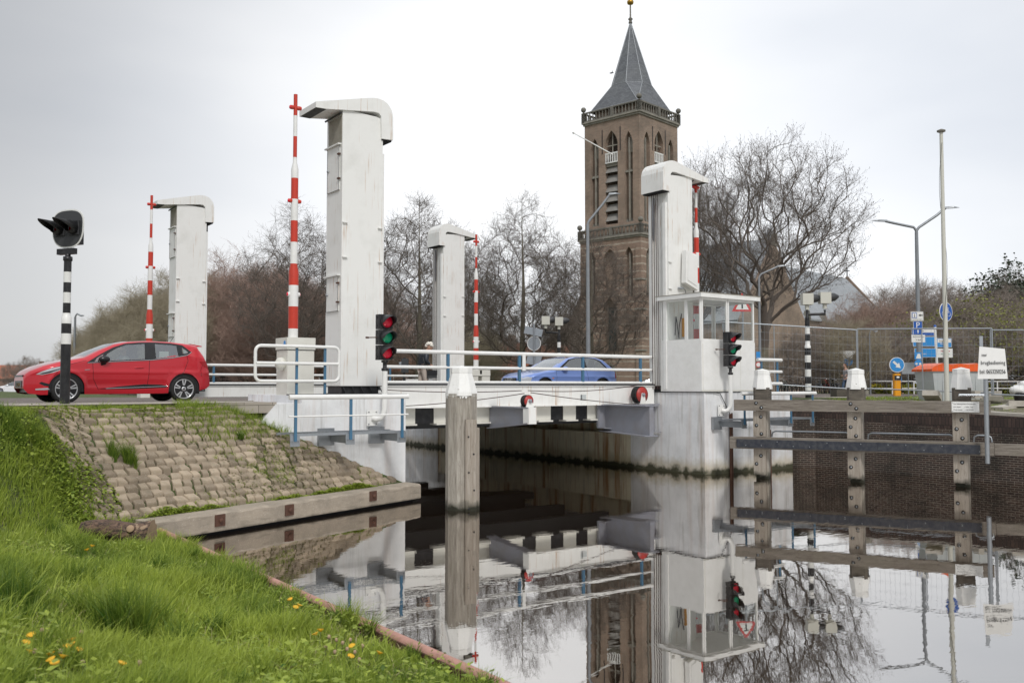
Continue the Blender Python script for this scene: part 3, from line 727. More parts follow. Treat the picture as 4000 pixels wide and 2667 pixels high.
# ropes along the girder
def sag(a, b, s_, n=14):
    a, b = Vector(a), Vector(b); return [a.lerp(b, i / n) - Vector((0, 0, s_ * 4 * (i / n) * (1 - i / n))) for i in range(n + 1)]
for a, b, s_ in (((10.6, 20.05, .30), (13.9, 18.86, .27), .05), ((14.1, 18.86, .27), (19.0, 19.95, .42), .09), ((10.7, 20.1, -.12), (13.9, 18.74, .20), .05), ((14.1, 18.74, .22), (18.9, 20.0, -.16), .03)):
    m = MB(); m.tube(sag(a, b, s_), .011, 5); m.build('cable', 'cable', t, world=True)
# deck railings: three white rails on blue posts
def rail(pts, r, name='rail', mat='rail_white', par=None, n=10):
    m = MB(); m.tube(pts, r, n); return m.build(name, mat, par or t, world=True)
for y, zs, x0, x1 in ((20.36, (.475, .86, 1.25), 10.55, 19.93), (34.2, (.475, .80, 1.15), 10.6, 21.6)):
    for z, r in zip(zs, (.042, .040, .050) if y < 30 else (.045, .045, .05)):
        rail([(x0, y, z), (x1, y, z)], r)
    for x in ((10.42 + .0, 12.66, 14.93, 17.17, 19.42) if y < 30 else (11.15, 13.6, 16.0, 18.45, 20.8)):
        if x > x0 - .2: bb((x - .035, y - .03, .30), (x + .035, y + .035, zs[2] - .03), 'post', 'rail_blue')
bb((15.0, 20.30, .80), (15.10, 20.33, 1.22), 'depth_plate', 'sign_white')
# ------------------------------------------------------------------ lift towers
def tower(x0, y0, s, label, doors=True, bare=True, wrench=False):
    """x0: canal-side corner line, s=+1 when the canal is at +X of the tower; body 1.04 x .83"""
    t = thing('lift_tower', label, 'bridge tower', (x0, y0, .19), 0, 'white lift towers of the bridge')
    def X(u): return u * s            # local: u grows towards the canal, 0 at the outer face
    w, d, h = 1.04, .83, 6.56
    # hood outline (u, z) in the plane of the road-side face
    def loc(px, py): p = PY(px, py, 19.45); return (p.x - 9.25, p.z - .19)
    body = [(0, .20), (w, .20), (w, h - .16), (w - .05, h - .05), (w - .16, h - .02), (0, h + .02)]
    m = MB(); m.prism([(X(a), b) for a, b in body], 'y', 0, d); o = m.build('column', 'white_steel', t)
    hood_px = [(1234, 397), (1234, 419), (1275, 426), (1331, 429), (1460, 437), (1479, 442), (1489, 455), (1491, 542), (1536, 548), (1536, 458), (1531, 434), (1522, 417), (1512, 404), (1497, 393), (1480, 386), (1464, 383), (1441, 383)]
    hd = [loc(*p) for p in hood_px]
    m = MB(); m.prism([(X(a), b) for a, b in hd], 'y', -.055, d + .055)
    m.build('hood', 'white_steel', t)
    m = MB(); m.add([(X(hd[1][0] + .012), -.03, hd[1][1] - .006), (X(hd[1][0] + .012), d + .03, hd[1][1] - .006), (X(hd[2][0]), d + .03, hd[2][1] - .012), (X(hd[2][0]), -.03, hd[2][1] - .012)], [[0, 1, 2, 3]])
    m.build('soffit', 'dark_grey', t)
    m = MB(); m.b2((X(hd[7][0] + .02), .0, hd[7][1] - .03), (X(hd[8][0] - .02), d, hd[8][1] + .03)); m.build('rope_slot', 'dark_void', t)
    # black foot frame with raked gussets
    m = MB(); m.b2((X(.05), .05, .03), (X(w - .05), d - .05, .2)); m.b2((X(-.03), -.04, 0), (X(w + .03), d + .04, .03)); m.b2((X(-.01), -.015, .185), (X(w + .01), d + .01, .2))
    for k in range(5):
        u = .06 + k * (w - .12) / 4; m.beam((X(u), .0, .19), (X(u + .09), -.03, .02), .03, .02)
    m.build('foot_frame', 'black_paint', t)
    # access doors on the outer face
    if doors:
        for zb, zt in ((4.72, 5.76), (1.92, 2.72)):
            m = MB(); r_ = .07; yy = (.12, .76)
            m.box((X(-.012), sum(yy) / 2, (zb + zt) / 2), (.022, yy[1] - yy[0], zt - zb)); dr = m.build('door', 'white_steel', t)
            m = MB(); m.box((X(-.03), sum(yy) / 2, zt + .02), (.10, yy[1] - yy[0] + .12, .03)); m.build('drip_hood', 'rail_white', t)
            m = MB()
            for a_, b_ in (((yy[0], zb), (yy[1], zb)), ((yy[0], zb), (yy[0], zt)), ((yy[1], zb), (yy[1], zt))):
                m.beam((X(-.026), a_[0], a_[1]), (X(-.026), b_[0], b_[1]), .008, .008)
            m.build('door_gap', 'dark_grey', dr)
            m = MB()
            for k in (.25, .8): m.box((X(-.035), yy[0] + .0, zb + (zt - zb) * k), (.05, .09, .035))
            m.build('hinge', 'rust', dr)
            m = MB(); m.lathe([(.03, 0), (.03, .04), (.0, .05)], (X(-.02), yy[1] - .07, (zb + zt) / 2), (-s, 0, 0), 8); m.build('latch', 'grey_steel', dr)
        m = MB(); m.box((X(-.004), .38, 6.12), (.008, .70, .62)); m.build('vent_panel', 'concrete', t)
        m = MB(); m.tube([(X(-.05), -.02, h - .08), (X(-.05), d, h - .10)], .025, 6); m.build('conduit', 'black_paint', t)
    # brackets on the face
    for u, z in ((.07, 3.95), (.98, 3.90), (.07, 3.15), (.98, 3.10)):
        m = MB(); m.box((X(u), -.02, z), (.12, .06, .022)); m.build('step_bracket', 'rail_white', t)
    # lifting ropes and guide rail on the canal face
    for k, yy in enumerate((.30, .36, .44, .52)):
        m = MB(); m.tube([(X(w + .13 + .012 * k), yy, hd[8][1]), (X(w + .13 + .012 * k), yy, .1)], .011, 5); m.build('rope', 'cable', t)
    m = MB(); m.b2((X(w), .05, .1), (X(w + .07), .17, 5.7)); m.b2((X(w), .62, .1), (X(w + .07), .74, 5.7)); m.build('guide_rail', 'rail_white', t)
    m = MB(); m.tube([(X(w + .05), .56, 5.9), (X(w + .05), .58, 5.4), (X(w + .05), .57, 5.1), (X(w + .04), .57, 4.6)], [.03, .045, .05, .02], 6); m.build('rope_shackle', 'grey_steel', t)
    return t
tower(9.25, 19.5, 1, 'tall white lift tower with two small doors beside the near red and white barrier')
tower(9.45, 33.2, 1, 'white lift tower standing behind the rear of the red car')
tower(21.05, 19.75, -1, 'white lift tower rising through the roof of the glazed cabin')
tower(21.35, 33.05, -1, 'white lift tower just right of the walking white haired woman')
# ------------------------------------------------------------------ traffic signals on the piers
def signal(base, label, heads=True):
    "three-lamp ship signal; base = elbow on the pier face; local -y faces the boats"
    t = thing('traffic_signal', label, 'signal', base, 0, 'ship signals on the bridge piers')
    m = MB(); m.box((-.20, .19, .0), (.26, .02, .34)); pl = m.build('wall_plate', 'rail_white', t)
    m = MB()
    for a in (-.09, .09):
        for b in (-.13, .13): m.lathe([(.014, 0), (.014, .02)], (-.20 + a, .18, b), (0, -1, 0), 6)
    m.build('bolt', 'grey_steel', pl)
    arc = [(-.20, .18, 0)] + [(-.20 + .20 * math.sin(a), .18 - .18 * math.sin(a), -.06 * math.sin(a * 2) + .20 * (1 - math.cos(a))) for a in (R(20), R(45), R(70), R(90))] + [(0, 0, .4), (0, 0, 1.02)]
    m = MB(); m.tube(arc, .062, 12); m.build('bent_pipe', 'rail_white', t)
    m = MB(); m.lathe([(.055, 1.02), (.075, 1.03), (.075, 1.08), (.045, 1.09), (.045, 1.20), (.08, 1.21), (.08, 1.25)], n=12); m.build('collar', 'black_paint', t)
    for k, c in enumerate(('lens_red', 'lens_green', 'lens_red')):
        z = 1.42 + k * .335
        m = MB(); m.box((-.01, .03, z), (.33, .20, .32), bev=.02); m.box((-.01, -.075, z), (.31, .012, .30)); m.box((-.17, .05, z + .09), (.03, .06, .04)); m.box((-.17, .05, z - .09), (.03, .06, .04)); hs = m.build('lamp_housing', 'black_paint', t)
        m = MB(); m.lathe([(.135, 0), (.125, .022), (.08, .045), (.0, .055)], (0, -.083, z), (0, -1, 0), 24); m.build('lens', c, hs)
        # hood: open tube, long on top, cut away below
        vs = []; n = 28
        for j in range(n):
            a = 2 * math.pi * j / n; ln = .05 + .25 * max(0, (math.cos(a) + .35) / 1.35) ** .8
            vs.append((.15 * math.sin(a), -.08, z + .15 * math.cos(a))); vs.append((.14 * math.sin(a), -.08 - ln, z + .14 * math.cos(a) - .03 * (ln > .1)))
        m = MB(); m.add(vs, [[2 * j, (2 * j + 2) % (2 * n), (2 * j + 3) % (2 * n), 2 * j + 1] for j in range(n)], True)
        h = m.build('hood', 'dark_grey', hs, fix=False); md = h.modifiers.new('Solidify', 'SOLIDIFY'); md.thickness = .006
    m = MB(); m.tube([(-.16, .05, 1.75), (-.30, .22, 1.75)], .012, 6); m.box((-.31, .24, 1.75), (.07, .02, .04)); m.build('stay', 'rust', t)
    return t
signal(PY(1502, 1632, 18.10), 'ship signal with red, green and red lamps in front of the tall lift tower')
signal(PY(2855, 1602, 18.10), 'ship signal with red, green and red lamps in front of the cabin')
# ------------------------------------------------------------------ catwalks hung on the piers
def catwalk(x, label, n=3, dx=1.19, bk=(1, 2), g='catwalks on the pier faces'):
    t = thing('catwalk', label, 'railing', (x, 17.37, -.7), 0, g)
    x1 = dx * (n - 1)
    m = MB(); m.tube([(-.14, 0, .87), (x1 + .14, 0, .87)], .05, 12); m.build('rail', 'rail_white', t)
    m = MB(); m.tube([(-.14, 0, .49), (x1 + .14, 0, .49)], .018, 8); m.build('rail', 'rail_white', t)
    for k in range(n):
        m = MB(); m.b2((k * dx - .028, -.012, -.0), (k * dx + .028, .02, .83)); p = m.build('post', 'rail_blue', t)
        m = MB(); m.b2((k * dx - .10, .02, -.10), (k * dx + .10, .035, .12)); m.build('foot_plate', 'galvanised', p)
        m = MB()
        for a in (-.06, .06): m.lathe([(.016, 0), (.016, .02)], (k * dx + a, .0, .0), (0, -1, 0), 6)
        m.build('bolt', 'grey_steel', p)
    m = MB(); m.b2((-.1, .04, .10), (x1 + .1, .06, .15))
    for k in range(int((x1 + .2) / .09)): m.b2((-.1 + k * .09, .06, .13), (-.09 + k * .09, .75, .145))
    m.b2((-.1, .73, .10), (x1 + .1, .75, .15)); m.build('grating', 'galvanised', t)
    for k in bk:
        X = k * dx
        m = MB(); m.b2((X - .04, .04, -.08), (X + .04, .94, .10)); m.b2((X - .10, .04, .085), (X + .06, .94, .10)); m.build('bracket', 'grey_steel', t)
        m = MB(); m.b2((X - .30, .88, -.16), (X + .05, .965, .20)); b = m.build('wall_plate', 'grey_steel', t)
    return t
catwalk(7.29, 'white rail on three blue posts hung on the pier left of the mooring post', bk=(1, 2))
catwalk(20.55, 'white rail on blue posts on the pier behind the first timber pile', n=4, dx=1.02, bk=(0, 2))
# ------------------------------------------------------------------ looped guard rails on the piers
def loop_pts(w, z0, z1, r=.12, open_right=False):
    c = []
    for cx, cz, a0 in ((w - r, z1 - r, 0), (r, z1 - r, 90), (r, z0 + r, 180), (w - r, z0 + r, 270)):
        for k in range(5): a = R(90 - (a0 - 0) + 0) ; ang = R(a0 + k * 22.5); c.append((cx + r * math.cos(ang), 0, cz + r * math.sin(ang)))
    return c
t = thing('guard_rail', 'rounded white loop railing on two blue posts before the barrier housing', 'railing', (6.88, 18.5, .19))
m = MB(); pts_ = loop_pts(1.86, .30, 1.03); m.tube(pts_ + [pts_[0]], .034, 10, caps=False); m.build('loop_rail', 'rail_white', t)
m = MB(); m.tube([(0, 0, .67), (1.84, 0, .67)], .034, 10); m.build('rail', 'rail_white', t)
for x in (.91, 1.55):
    m = MB(); m.b2((x - .025, .02, -.0), (x + .025, .055, 1.0)); m.build('post', 'rail_blue', t)
t = thing('guard_rail', 'white three bar railing with blue posts right of the cabin', 'railing', (22.5, 18.55, .2))
for z, r in ((.98, .05), (.62, .045), (.26, .045)):
    m = MB(); m.tube([(.05, 0, z), (1.18, 0, z)], r, 10); m.build('rail', 'rail_white', t)
for x in (.25, 1.0):
    m = MB(); m.b2((x - .03, .0, 0), (x + .03, .035, .96)); m.build('post', 'rail_blue', t)
# ------------------------------------------------------------------ road barriers, arms raised
def barrier(loc, label, box=True, rot=0., zb=.19, bright=False):
    t = thing('road_barrier', label, 'barrier', loc, rot, 'raised red and white road barriers')
    if box:
        m = MB(); m.box((.11, .12, .50), (.62, .62, 1.0)); m.box((.11, .12, 1.13), (.66, .66, .26)); m.build('housing', 'cream_paint', t)
        m = MB(); m.b2((-.21, -.205, .985), (.43, .45, .998)); m.build('joint', 'dark_grey', t)
        m = MB(); m.lathe([(.13, 0), (.15, .03), (.14, .09), (.10, .13), (.0, .15)], (-.22, .05, .68), (-.95, -.3, 0), 16); m.build('bell', 'cream_paint', t)
        m = MB(); m.lathe([(.06, 0), (.06, .004)], (-.225, -.08, 1.13), (-1, 0, 0), 16); m.build('sticker', 'sign_bluelight', t)
    else:
        m = MB(); m.box((-.12, .1, .40), (.30, .45, .8)); m.box((.42, .1, .42), (.40, .45, .84)); m.b2((-.3, -.15, .8), (.62, .35, 1.05)); m.build('housing', 'cream_paint', t)
        m = MB(); m.box((.15, -.1, .95), (.10, .1, .16)); m.build('hinge_arm', 'dark_grey', t)
    edges = [0.9, 1.46, 1.95, 2.42, 2.90, 3.38, 3.86, 4.34, 4.81, 5.28, 5.75, 6.22, 6.70]
    cols = 'WRWRWRWRWRWR'
    def rad(z): return .106 if z < 2.72 else .106 - (z - 2.72) / .14 * .027 if z < 2.86 else .079 if z < 5.02 else .079 - (z - 5.02) / .16 * .036 if z < 5.18 else .043
    for a, b, c in zip(edges, edges[1:], cols):
        zs = sorted({a, b} | {q for q in (2.72, 2.86, 5.02, 5.18) if a < q < b})
        m = MB(); m.tube([(0, 0, z) for z in zs], [rad(z + (1e-4 if z == zs[0] else -1e-4)) for z in zs], 16); m.build('arm_section', 'rail_white' if c == 'W' else 'red_paint', t)
    for z, w, r, c, lz in ((6.40, .19, .05, 'red_paint', 0), (4.30, .22, .048, 'red_paint', 0), (2.22, .22, .052, 'rail_white', 0)):
        for s_ in (-1, 1):
            m = MB(); m.lathe([(r * .7, 0), (r, .04), (r, w / 2 - .045), (r * .9, w / 2)], (s_ * .03, 0, z), (s_, 0, 0), 12); o = m.build('warning_lamp', c, t)
            m = MB(); m.lathe([(r * .8, 0), (r * .7, .012), (0, .015)], (s_ * (w / 2 + .03), 0, z), (s_, 0, 0), 12); m.build('lens', 'lens_red', o)
    return t
b1 = barrier((8.10, 19.5, .19), 'raised red and white barrier arm on a cream housing beside the tall tower')
barrier((8.25, 31.9, .0), 'raised red and white barrier arm standing behind the red car roof', box=False)
barrier((21.45, 32.3, .0), 'raised red and white barrier arm right of the far tower in mid bridge', box=False)
barrier((21.62, 20.12, .2), 'raised red and white barrier arm half hidden behind the tower above the cabin', box=False)
# ------------------------------------------------------------------ control cabin
CX0, CX1, CY0, CY1 = 19.96, 22.28, 18.42, 20.05
t = thing('control_cabin', 'white bridge keeper cabin with wrapped windows on the right pier', 'cabin', (21.1, 19.2, .225))
z0, zs, zt, zr = .225, 1.68, 2.93, 3.05
m = MB()
m.b2((CX0, CY0, z0), (CX1, CY0 + .04, zs)); m.b2((CX0, CY0 + .04, z0), (CX0 + .04, CY1, zs)); m.b2((CX1 - .04, CY0 + .04, z0), (CX1, CY1, zs)); m.b2((CX0 + .04, CY1 - .04, z0), (CX1 - .04, CY1, zs))
m.b2((CX0 + .04, CY1 - .04, zs), (CX0 + .92, CY1, zt))
m.build('wall', 'rail_white', t, world=True)
m = MB(); m.b2((CX0 - .005, CY0 - .006, z0 - .01), (CX1 + .004, CY0 - .001, z0 + .05)); m.b2((20.0, CY0 - .003, z0 + .05), (20.03, CY0 - .001, 1.6)); m.b2((21.62, CY0 - .003, z0), (21.635, CY0 - .001, 1.62)); m.build('seam', 'cream_paint', t, world=True)
m = MB(); m.b2((CX0 - .10, CY0 - .10, zt), (CX1 + .16, CY1 + .1, zr)); m.build('roof', 'rail_white', t, world=True)
m = MB(); m.b2((CX0 - .11, CY0 - .11, zr), (CX1 + .17, CY1 + .1, zr + .02)); m.build('roof_edge', 'concrete', t, world=True)
m = MB(); m.b2((CX0 + .04, CY0 + .04, .3), (CX1 - .04, CY1 - .04, .34)); m.build('floor', 'cream_paint', t, world=True)
# window frames: posts, sills, heads; panes
def frame(a, b, nm='window'):
    a, b = Vector(a), Vector(b); d = (b - a).normalized(); n = Vector((d.y, -d.x, 0)) 
    w = .05
    m = MB()
    for p, q in ((a + Vector((0, 0, zs + .03)), b + Vector((0, 0, zs + .03))), (a + Vector((0, 0, zt - .035)), b + Vector((0, 0, zt - .035)))): m.beam(p + d * .05, q - d * .05, .044, .06)
    for p in (a + d * .025, b - d * .025): m.box((p.x, p.y, (zs + zt) / 2), (.05, .05, zt - zs - .01), Matrix.Rotation(math.atan2(d.y, d.x), 3, 'Z'))
    f = m.build('window', 'rail_white', t, world=True)
    m = MB(); c = (a + b) / 2; m.box((c.x, c.y, (zs + zt) / 2), ((b - a).length - .1, .006, zt - zs - .13), Matrix.Rotation(math.atan2(d.y, d.x), 3, 'Z')); m.f = m.f[2:3]; m.sm = m.sm[:1]; m.m = m.m[:1]
    g = m.build('pane', 'glass', f); g.data.transform(Matrix.Translation(-Vector(t.location)))
    return f
frame((CX0 + .025, CY1 - .02, 0), (CX0 + .025, CY0 + .60, 0)); frame((CX0 + .025, CY0 + .60, 0), (CX0 + .025, CY0 + .03, 0))
frame((CX0 + .03, CY0 + .025, 0), (CX0 + 1.12, CY0 + .025, 0)); frame((CX0 + 1.14, CY0 + .025, 0), (CX1 - .02, CY0 + .025, 0))
frame((CX0 + .94, CY1 - .025, 0), (CX1 - .04, CY1 - .025, 0)); frame((CX1 - .025, CY0 + .03, 0), (CX1 - .025, CY1 - .05, 0))
m = MB(); m.b2((21.1, 19.3, .34), (21.9, 19.9, 1.25)); m.prism([(19.3, 1.25), (19.9, 1.25), (19.9, 1.5), (19.75, 1.52)], 'x', 21.1, 21.9); m.build('control_desk', 'cream_paint', t, world=True)
m = MB(); m.b2((20.55, 19.66, 1.86), (20.63, 19.74, 2.42)); m.build('telephone', 'yellow', t, world=True)
m = MB(); m.tube([(20.5, 19.72, 2.4), (20.46, 19.66, 2.55), (20.40, 19.7, 2.2), (20.36, 19.68, 1.8), (20.3, 19.7, 2.3), (20.24, 19.68, 2.45), (20.22, 19.7, 1.9)], .014, 6); m.build('cord', 'black_paint', t, world=True)
m = MB(); m.b2((21.0, 18.50, 2.05), (21.06, 18.56, 2.22)); m.tube([(21.03, 18.53, 1.8), (21.03, 18.53, 2.05)], .015, 6); m.build('lever', 'galvanised', t, world=True)
# square lamp box on the tower above the cabin
t = thing('matrix_box', 'white framed box lamp fixed on the tower over the cabin roof', 'lamp box', (20.8, 19.72, 3.9))
m = MB(); m.prism([(-.32, -.42), (.20, -.62), (.20, .45), (-.28, .55)], 'y', -.22, -.04); m.build('case', 'rail_white', t)
m = MB(); m.prism([(-.24, -.34), (.14, -.50), (.14, .38), (-.22, .46)], 'y', -.235, -.222); m.build('front', 'sign_white', t)
m = MB(); m.b2((-.1, -.04, .2), (.1, .06, .3)); m.b2((-.1, -.04, -.3), (.1, .06, -.2)); m.build('bracket', 'galvanised', t)
t = thing('junction_box', 'small grey connector with hanging wire on the tower just above the cabin', 'box', (20.5, 19.70, 3.3))
m = MB(); m.b2((-.12, -.05, .0), (.05, .03, .05)); m.build('box', 'galvanised', t)
m = MB(); m.tube([(.05, -.01, .02), (.14, -.02, -.02), (.17, -.02, -.12), (.25, -.02, -.2)], .008, 5); m.build('wire', 'black_paint', t)
# ------------------------------------------------------------------ mooring post in front of the bridge
bp = GZ(1811, 1990, WATER)
t = thing('mooring_post', 'thick weathered mooring post with white pointed cap standing alone in the water', 'post', (bp.x, bp.y + .1, WATER), R(-20))
def cap(m, w, z0, z1, z2, z3, top=.62, c=(0, 0)):
    "octagonal pile cap: flares down from z2, little pyramid on top"
    def ring(r, z): return [(c[0] + r * math.cos(R(22.5 + 45 * k)) * 1.08, c[1] + r * math.sin(R(22.5 + 45 * k)) * 1.08, z) for k in range(8)]
    lv = [(w, z0), (w * .99, z1), (w * top, z2), (w * top * 1.04, z2 + .005), (w * top * 1.04, z3), (.01, z3 + .05)]
    vs = []; [vs.extend(ring(r, z)) for r, z in lv]
    m.add(vs, [[i * 8 + j, i * 8 + (j + 1) % 8, (i + 1) * 8 + (j + 1) % 8, (i + 1) * 8 + j] for i in range(len(lv) - 1) for j in range(8)])
m = MB(); m.box((0, 0, .22), (.60, .56, 4.3), bev=.14); m.build('pile', 'wood_z', t)
m = MB(); cap(m, .312, 2.33, 2.40, 2.80, 2.90, .66); m.build('cap', 'cap_paint', t)
m = MB()
for k in range(150):
    a = 2 * math.pi * k / 150; r = .306 * (1 - .04 * abs(math.sin(4 * a))); h_ = random.uniform(.02, .05) + .05 * random.random() ** 4; m.box((r * math.cos(a), r * math.sin(a) * .98, 2.345 - h_ / 2), (.018, .015, h_), Matrix.Rotation(a, 3, 'Z'))
m.build('paint_drips', 'cap_paint', t)
m = MB(); m.box((.13, -.315, .38), (.24, .09, 2.8), bev=.02); m.prism([(.01, 1.78), (.25, 1.78), (.24, 1.85), (.02, 1.85)], 'y', -.36, -.27); f = m.build('fender_plank', 'wood_new', t)
for z, x in ((1.50, .07), (1.15, .18), (.78, .08), (.42, .19), (.05, .08)):
    m = MB(); m.lathe([(.018, 0), (.018, .015), (.0, .02)], (x, -.36, z), (0, -1, 0), 8); m.build('bolt', 'black_paint', f)
m = MB(); m.box((.31, -.05, .22), (.09, .22, 2.9), bev=.02); m.build('fender_plank', 'wood_new', t)
# ------------------------------------------------------------------ timber fender on the right
A_, B_ = Vector((20.33, 17.49, 0)), Vector((23.3, 11.91, 0)); fd = (B_ - A_).normalized(); fl = (B_ - A_).length
frot = math.atan2(fd.y, fd.x)
t = thing('timber_fender', 'grey timber guide fender of three bolted piles, two long beams and a dark rubbing strip', 'fender', (A_.x, A_.y, WATER), frot)
# local x along the beams, local -y towards the camera
inv = Matrix.Rotation(-frot, 3, 'Z')
def loc_(p): return inv @ (Vector(p) - Vector((A_.x, A_.y, 0)))
piles = [loc_(GZ(px, py, WATER)).x for px, py in ((2979, 1864), (3347, 1878), (3756, 1897))]
sgn = 1 if loc_((0, 0, 0)).y < 0 else -1        # which local side the camera is on
near = -1 if sgn == 1 else 1
m = MB(); m.b2((0, near * .12, 2.15 - .30), (fl, near * .28, 2.15)); m.build('upper_beam', 'wood_x', t)
m = MB(); m.b2((-.12, near * .12, .81), (fl + .05, near * .30, 1.13)); m.build('lower_beam', 'wood_x', t)
m = MB(); m.b2((fl + .06, near * .10, .83), (fl + 8, near * .26, 1.11)); m.build('lower_beam', 'wood_x', t)
for a, b in ((.08, 2.2), (2.205, 3.7), (3.705, fl - .25)):
    m = MB(); m.b2((a, near * .305, .845), (b, near * .345, 1.07)); r = m.build('rubbing_strip', 'fender_strip', t)
    k = a + .25
    while k < b:
        m = MB(); m.lathe([(.016, 0), (.012, .01)], (k, near * .346, .91 + .11 * (int(k * 3) % 2)), (0, near, 0), 8); m.build('bolt', 'grey_steel', r); k += .42
for i, x in enumerate(piles):
    m = MB(); m.box((x + .04, near * -.10, .0), (.34, .34, 4.2), bev=.03); m.build('pile', 'wood_z', t)
    m = MB(); 
    m.box((x + .05, near * -.05, 2.28), (.44, .42, .40), bev=.06); pc = m.build('pile_head', 'wood_dark', t)
    m = MB(); cap(m, .255, 2.44, 2.50, 2.84, 2.95, .76, c=(x + .05, near * -.06)); m.build('cap', 'cap_paint', t)
    for z0_, z1_ in ((1.14, 1.84), (.10, .80)):
        m = MB(); m.b2((x - .17, near * .08, z0_), (x + .17, near * .16, z1_)); m.build('facing_plank', 'wood_new', t)
    for z, dx in ((1.68, .04), (1.45, -.08), (1.22, .05), (.62, .03), (.40, -.09), (2.06, -.06), (1.94, .08)):
        if i == 2 and z > 1.9: continue
        yy = .285 if z > 1.9 else .165
        m = MB(); m.lathe([(.048, 0), (.048, .006), (.026, .007)], (x + dx, near * yy, z), (0, near, 0), 14, caps=False); bo = m.build('bolt', 'rubber', t); m = MB(); m.lathe([(.026, .004), (.022, .010), (0, .011)], (x + dx, near * yy, z), (0, near, 0), 8); m.build('bolt_head', 'grey_steel', bo)
for a, b in ((piles[0] + .25, piles[1] - .15), (piles[1] + .3, piles[2] - .15), (piles[2] + .3, fl + .02)):
    m = MB(); m.tube([(a, near * -.25, 1.12), (a + .02, near * -.25, 1.24), (a + .10, near * -.25, 1.28), (b - .10, near * -.25, 1.28), (b - .02, near * -.25, 1.24), (b, near * -.25, 1.12)], .022, 8); m.build('handrail', 'galvanised', t)
m = MB(); m.b2((piles[0], near * -.30, 1.06), (fl, near * -.12, 1.11)); m.build('walk_plank', 'wood_dark', t)
# plaque on the upper beam
tr = PY(3700, 1565, 12.9)
def fender_thing(name, label, cat, along, z, off):
    p = A_ + fd * along; q = Matrix.Rotation(frot, 3, 'Z') @ Vector((0, near * off, 0))
    return thing(name, label, cat, (p.x + q.x, p.y + q.y, z), frot + (0 if near < 0 else math.pi))
al = loc_(GZ(3771, 1584, -.10)).x
# distance along the beam where the ray under that pixel crosses it
r_ = ray(3771, 1584); n_ = Vector((-fd.y, fd.x, 0)); k_ = n_.dot(A_) / n_.dot(r_); al = (Vector((0, 0, 0)) + r_ * k_ - A_).dot(fd)
t = fender_thing('notice_plate', 'small white printed notice screwed to the right end of the upper beam', 'notice', al, -.135, .285)
m = MB(); m.box((0, 0, 0), (.62, .006, .26)); m.build('plate', 'sign_white', t)
for s_, z, sz in (('Voor bediening hefbrug Monnickendam', .065, .034), ('Juli en augustus      :   t. 02996 - 71420', -.01, .031), ('Overige maanden     :   t. 06 5325 0256', -.08, .031)):
    text(s_, sz, (-.27, -.005, z), t, sx=.92)
m = MB()
for a in (-.285, .285):
    for b in (-.105, .105): m.lathe([(.009, 0), (.006, .006)], (a, -.003, b), (0, -1, 0), 8)
m.build('screw', 'dark_grey', t)
# telephone sign on a pipe post
sp = P(3862, 1700, 22.7)
t = thing('phone_sign', 'bent white board with a phone number for bridge operation on a grey pipe post', 'sign', (sp.x, sp.y, -1.55), R(-HEAD - 6))
m = MB(); m.tube([(-.02, .05, .05), (-.02, .05, 2.75)], .055, 12); m.build('post', 'galvanised', t)
m = MB(); m.b2((-.15, .03, 2.70), (-.07, .06, 3.16)); m.build('bracket', 'galvanised', t)
m = MB(); m.tube([(-.66, .05, 1.72), (-.02, .05, 1.72)], .028, 8); m.build('stay', 'galvanised', t)
m = MB(); m.add([(-.25, -.06, 2.11), (-.20, -.03, 2.11), (.46, -.04, 2.11), (.41, -.04, 2.84), (-.16, -.03, 2.90), (-.19, -.06, 2.90),
                 (-.25, -.045, 2.11), (-.20, -.015, 2.11), (.46, -.025, 2.11), (.41, -.025, 2.80), (-.16, -.015, 2.86), (-.19, -.045, 2.86)],
               [[0, 1, 4, 5], [1, 2, 3, 4], [11, 10, 7, 6], [10, 9, 8, 7], [5, 4, 10, 11], [4, 3, 9, 10], [2, 8, 9, 3], [0, 6, 7, 1], [1, 7, 8, 2], [0, 5, 11, 6]])
m.build('board', 'sign_white', t)
text('voor', .105, (-.14, -.045, 2.66), t, sx=.62); text('brugbediening', .135, (-.16, -.047, 2.46), t, sx=.66, space=1.12); text('bel: 0653250256', .145, (-.19, -.052, 2.24), t, sx=.62)
# tall wooden mast on the quay
mp_ = G(3698, 27.0, -.05)
t = thing('flag_mast', 'tall bare cream flag mast with a dark round truck behind the last pile', 'mast', mp_)
m = MB(); m.tube([(0, 0, 0), (0, 0, 3.5), (0, 0, 7.85)], [.068, .062, .048], 12); m.build('pole', 'signal_cream', t)
m = MB(); m.lathe([(.03, 7.84), (.12, 7.88), (.12, 7.92), (.02, 7.96)], n=14); m.build('truck', 'stone_dark', t)
m = MB(); m.tube([(.08 * math.cos(a * .35), .08 * math.sin(a * .35), a * .26) for a in range(30)], .006, 4); m.build('halyard', 'dark_grey', t)
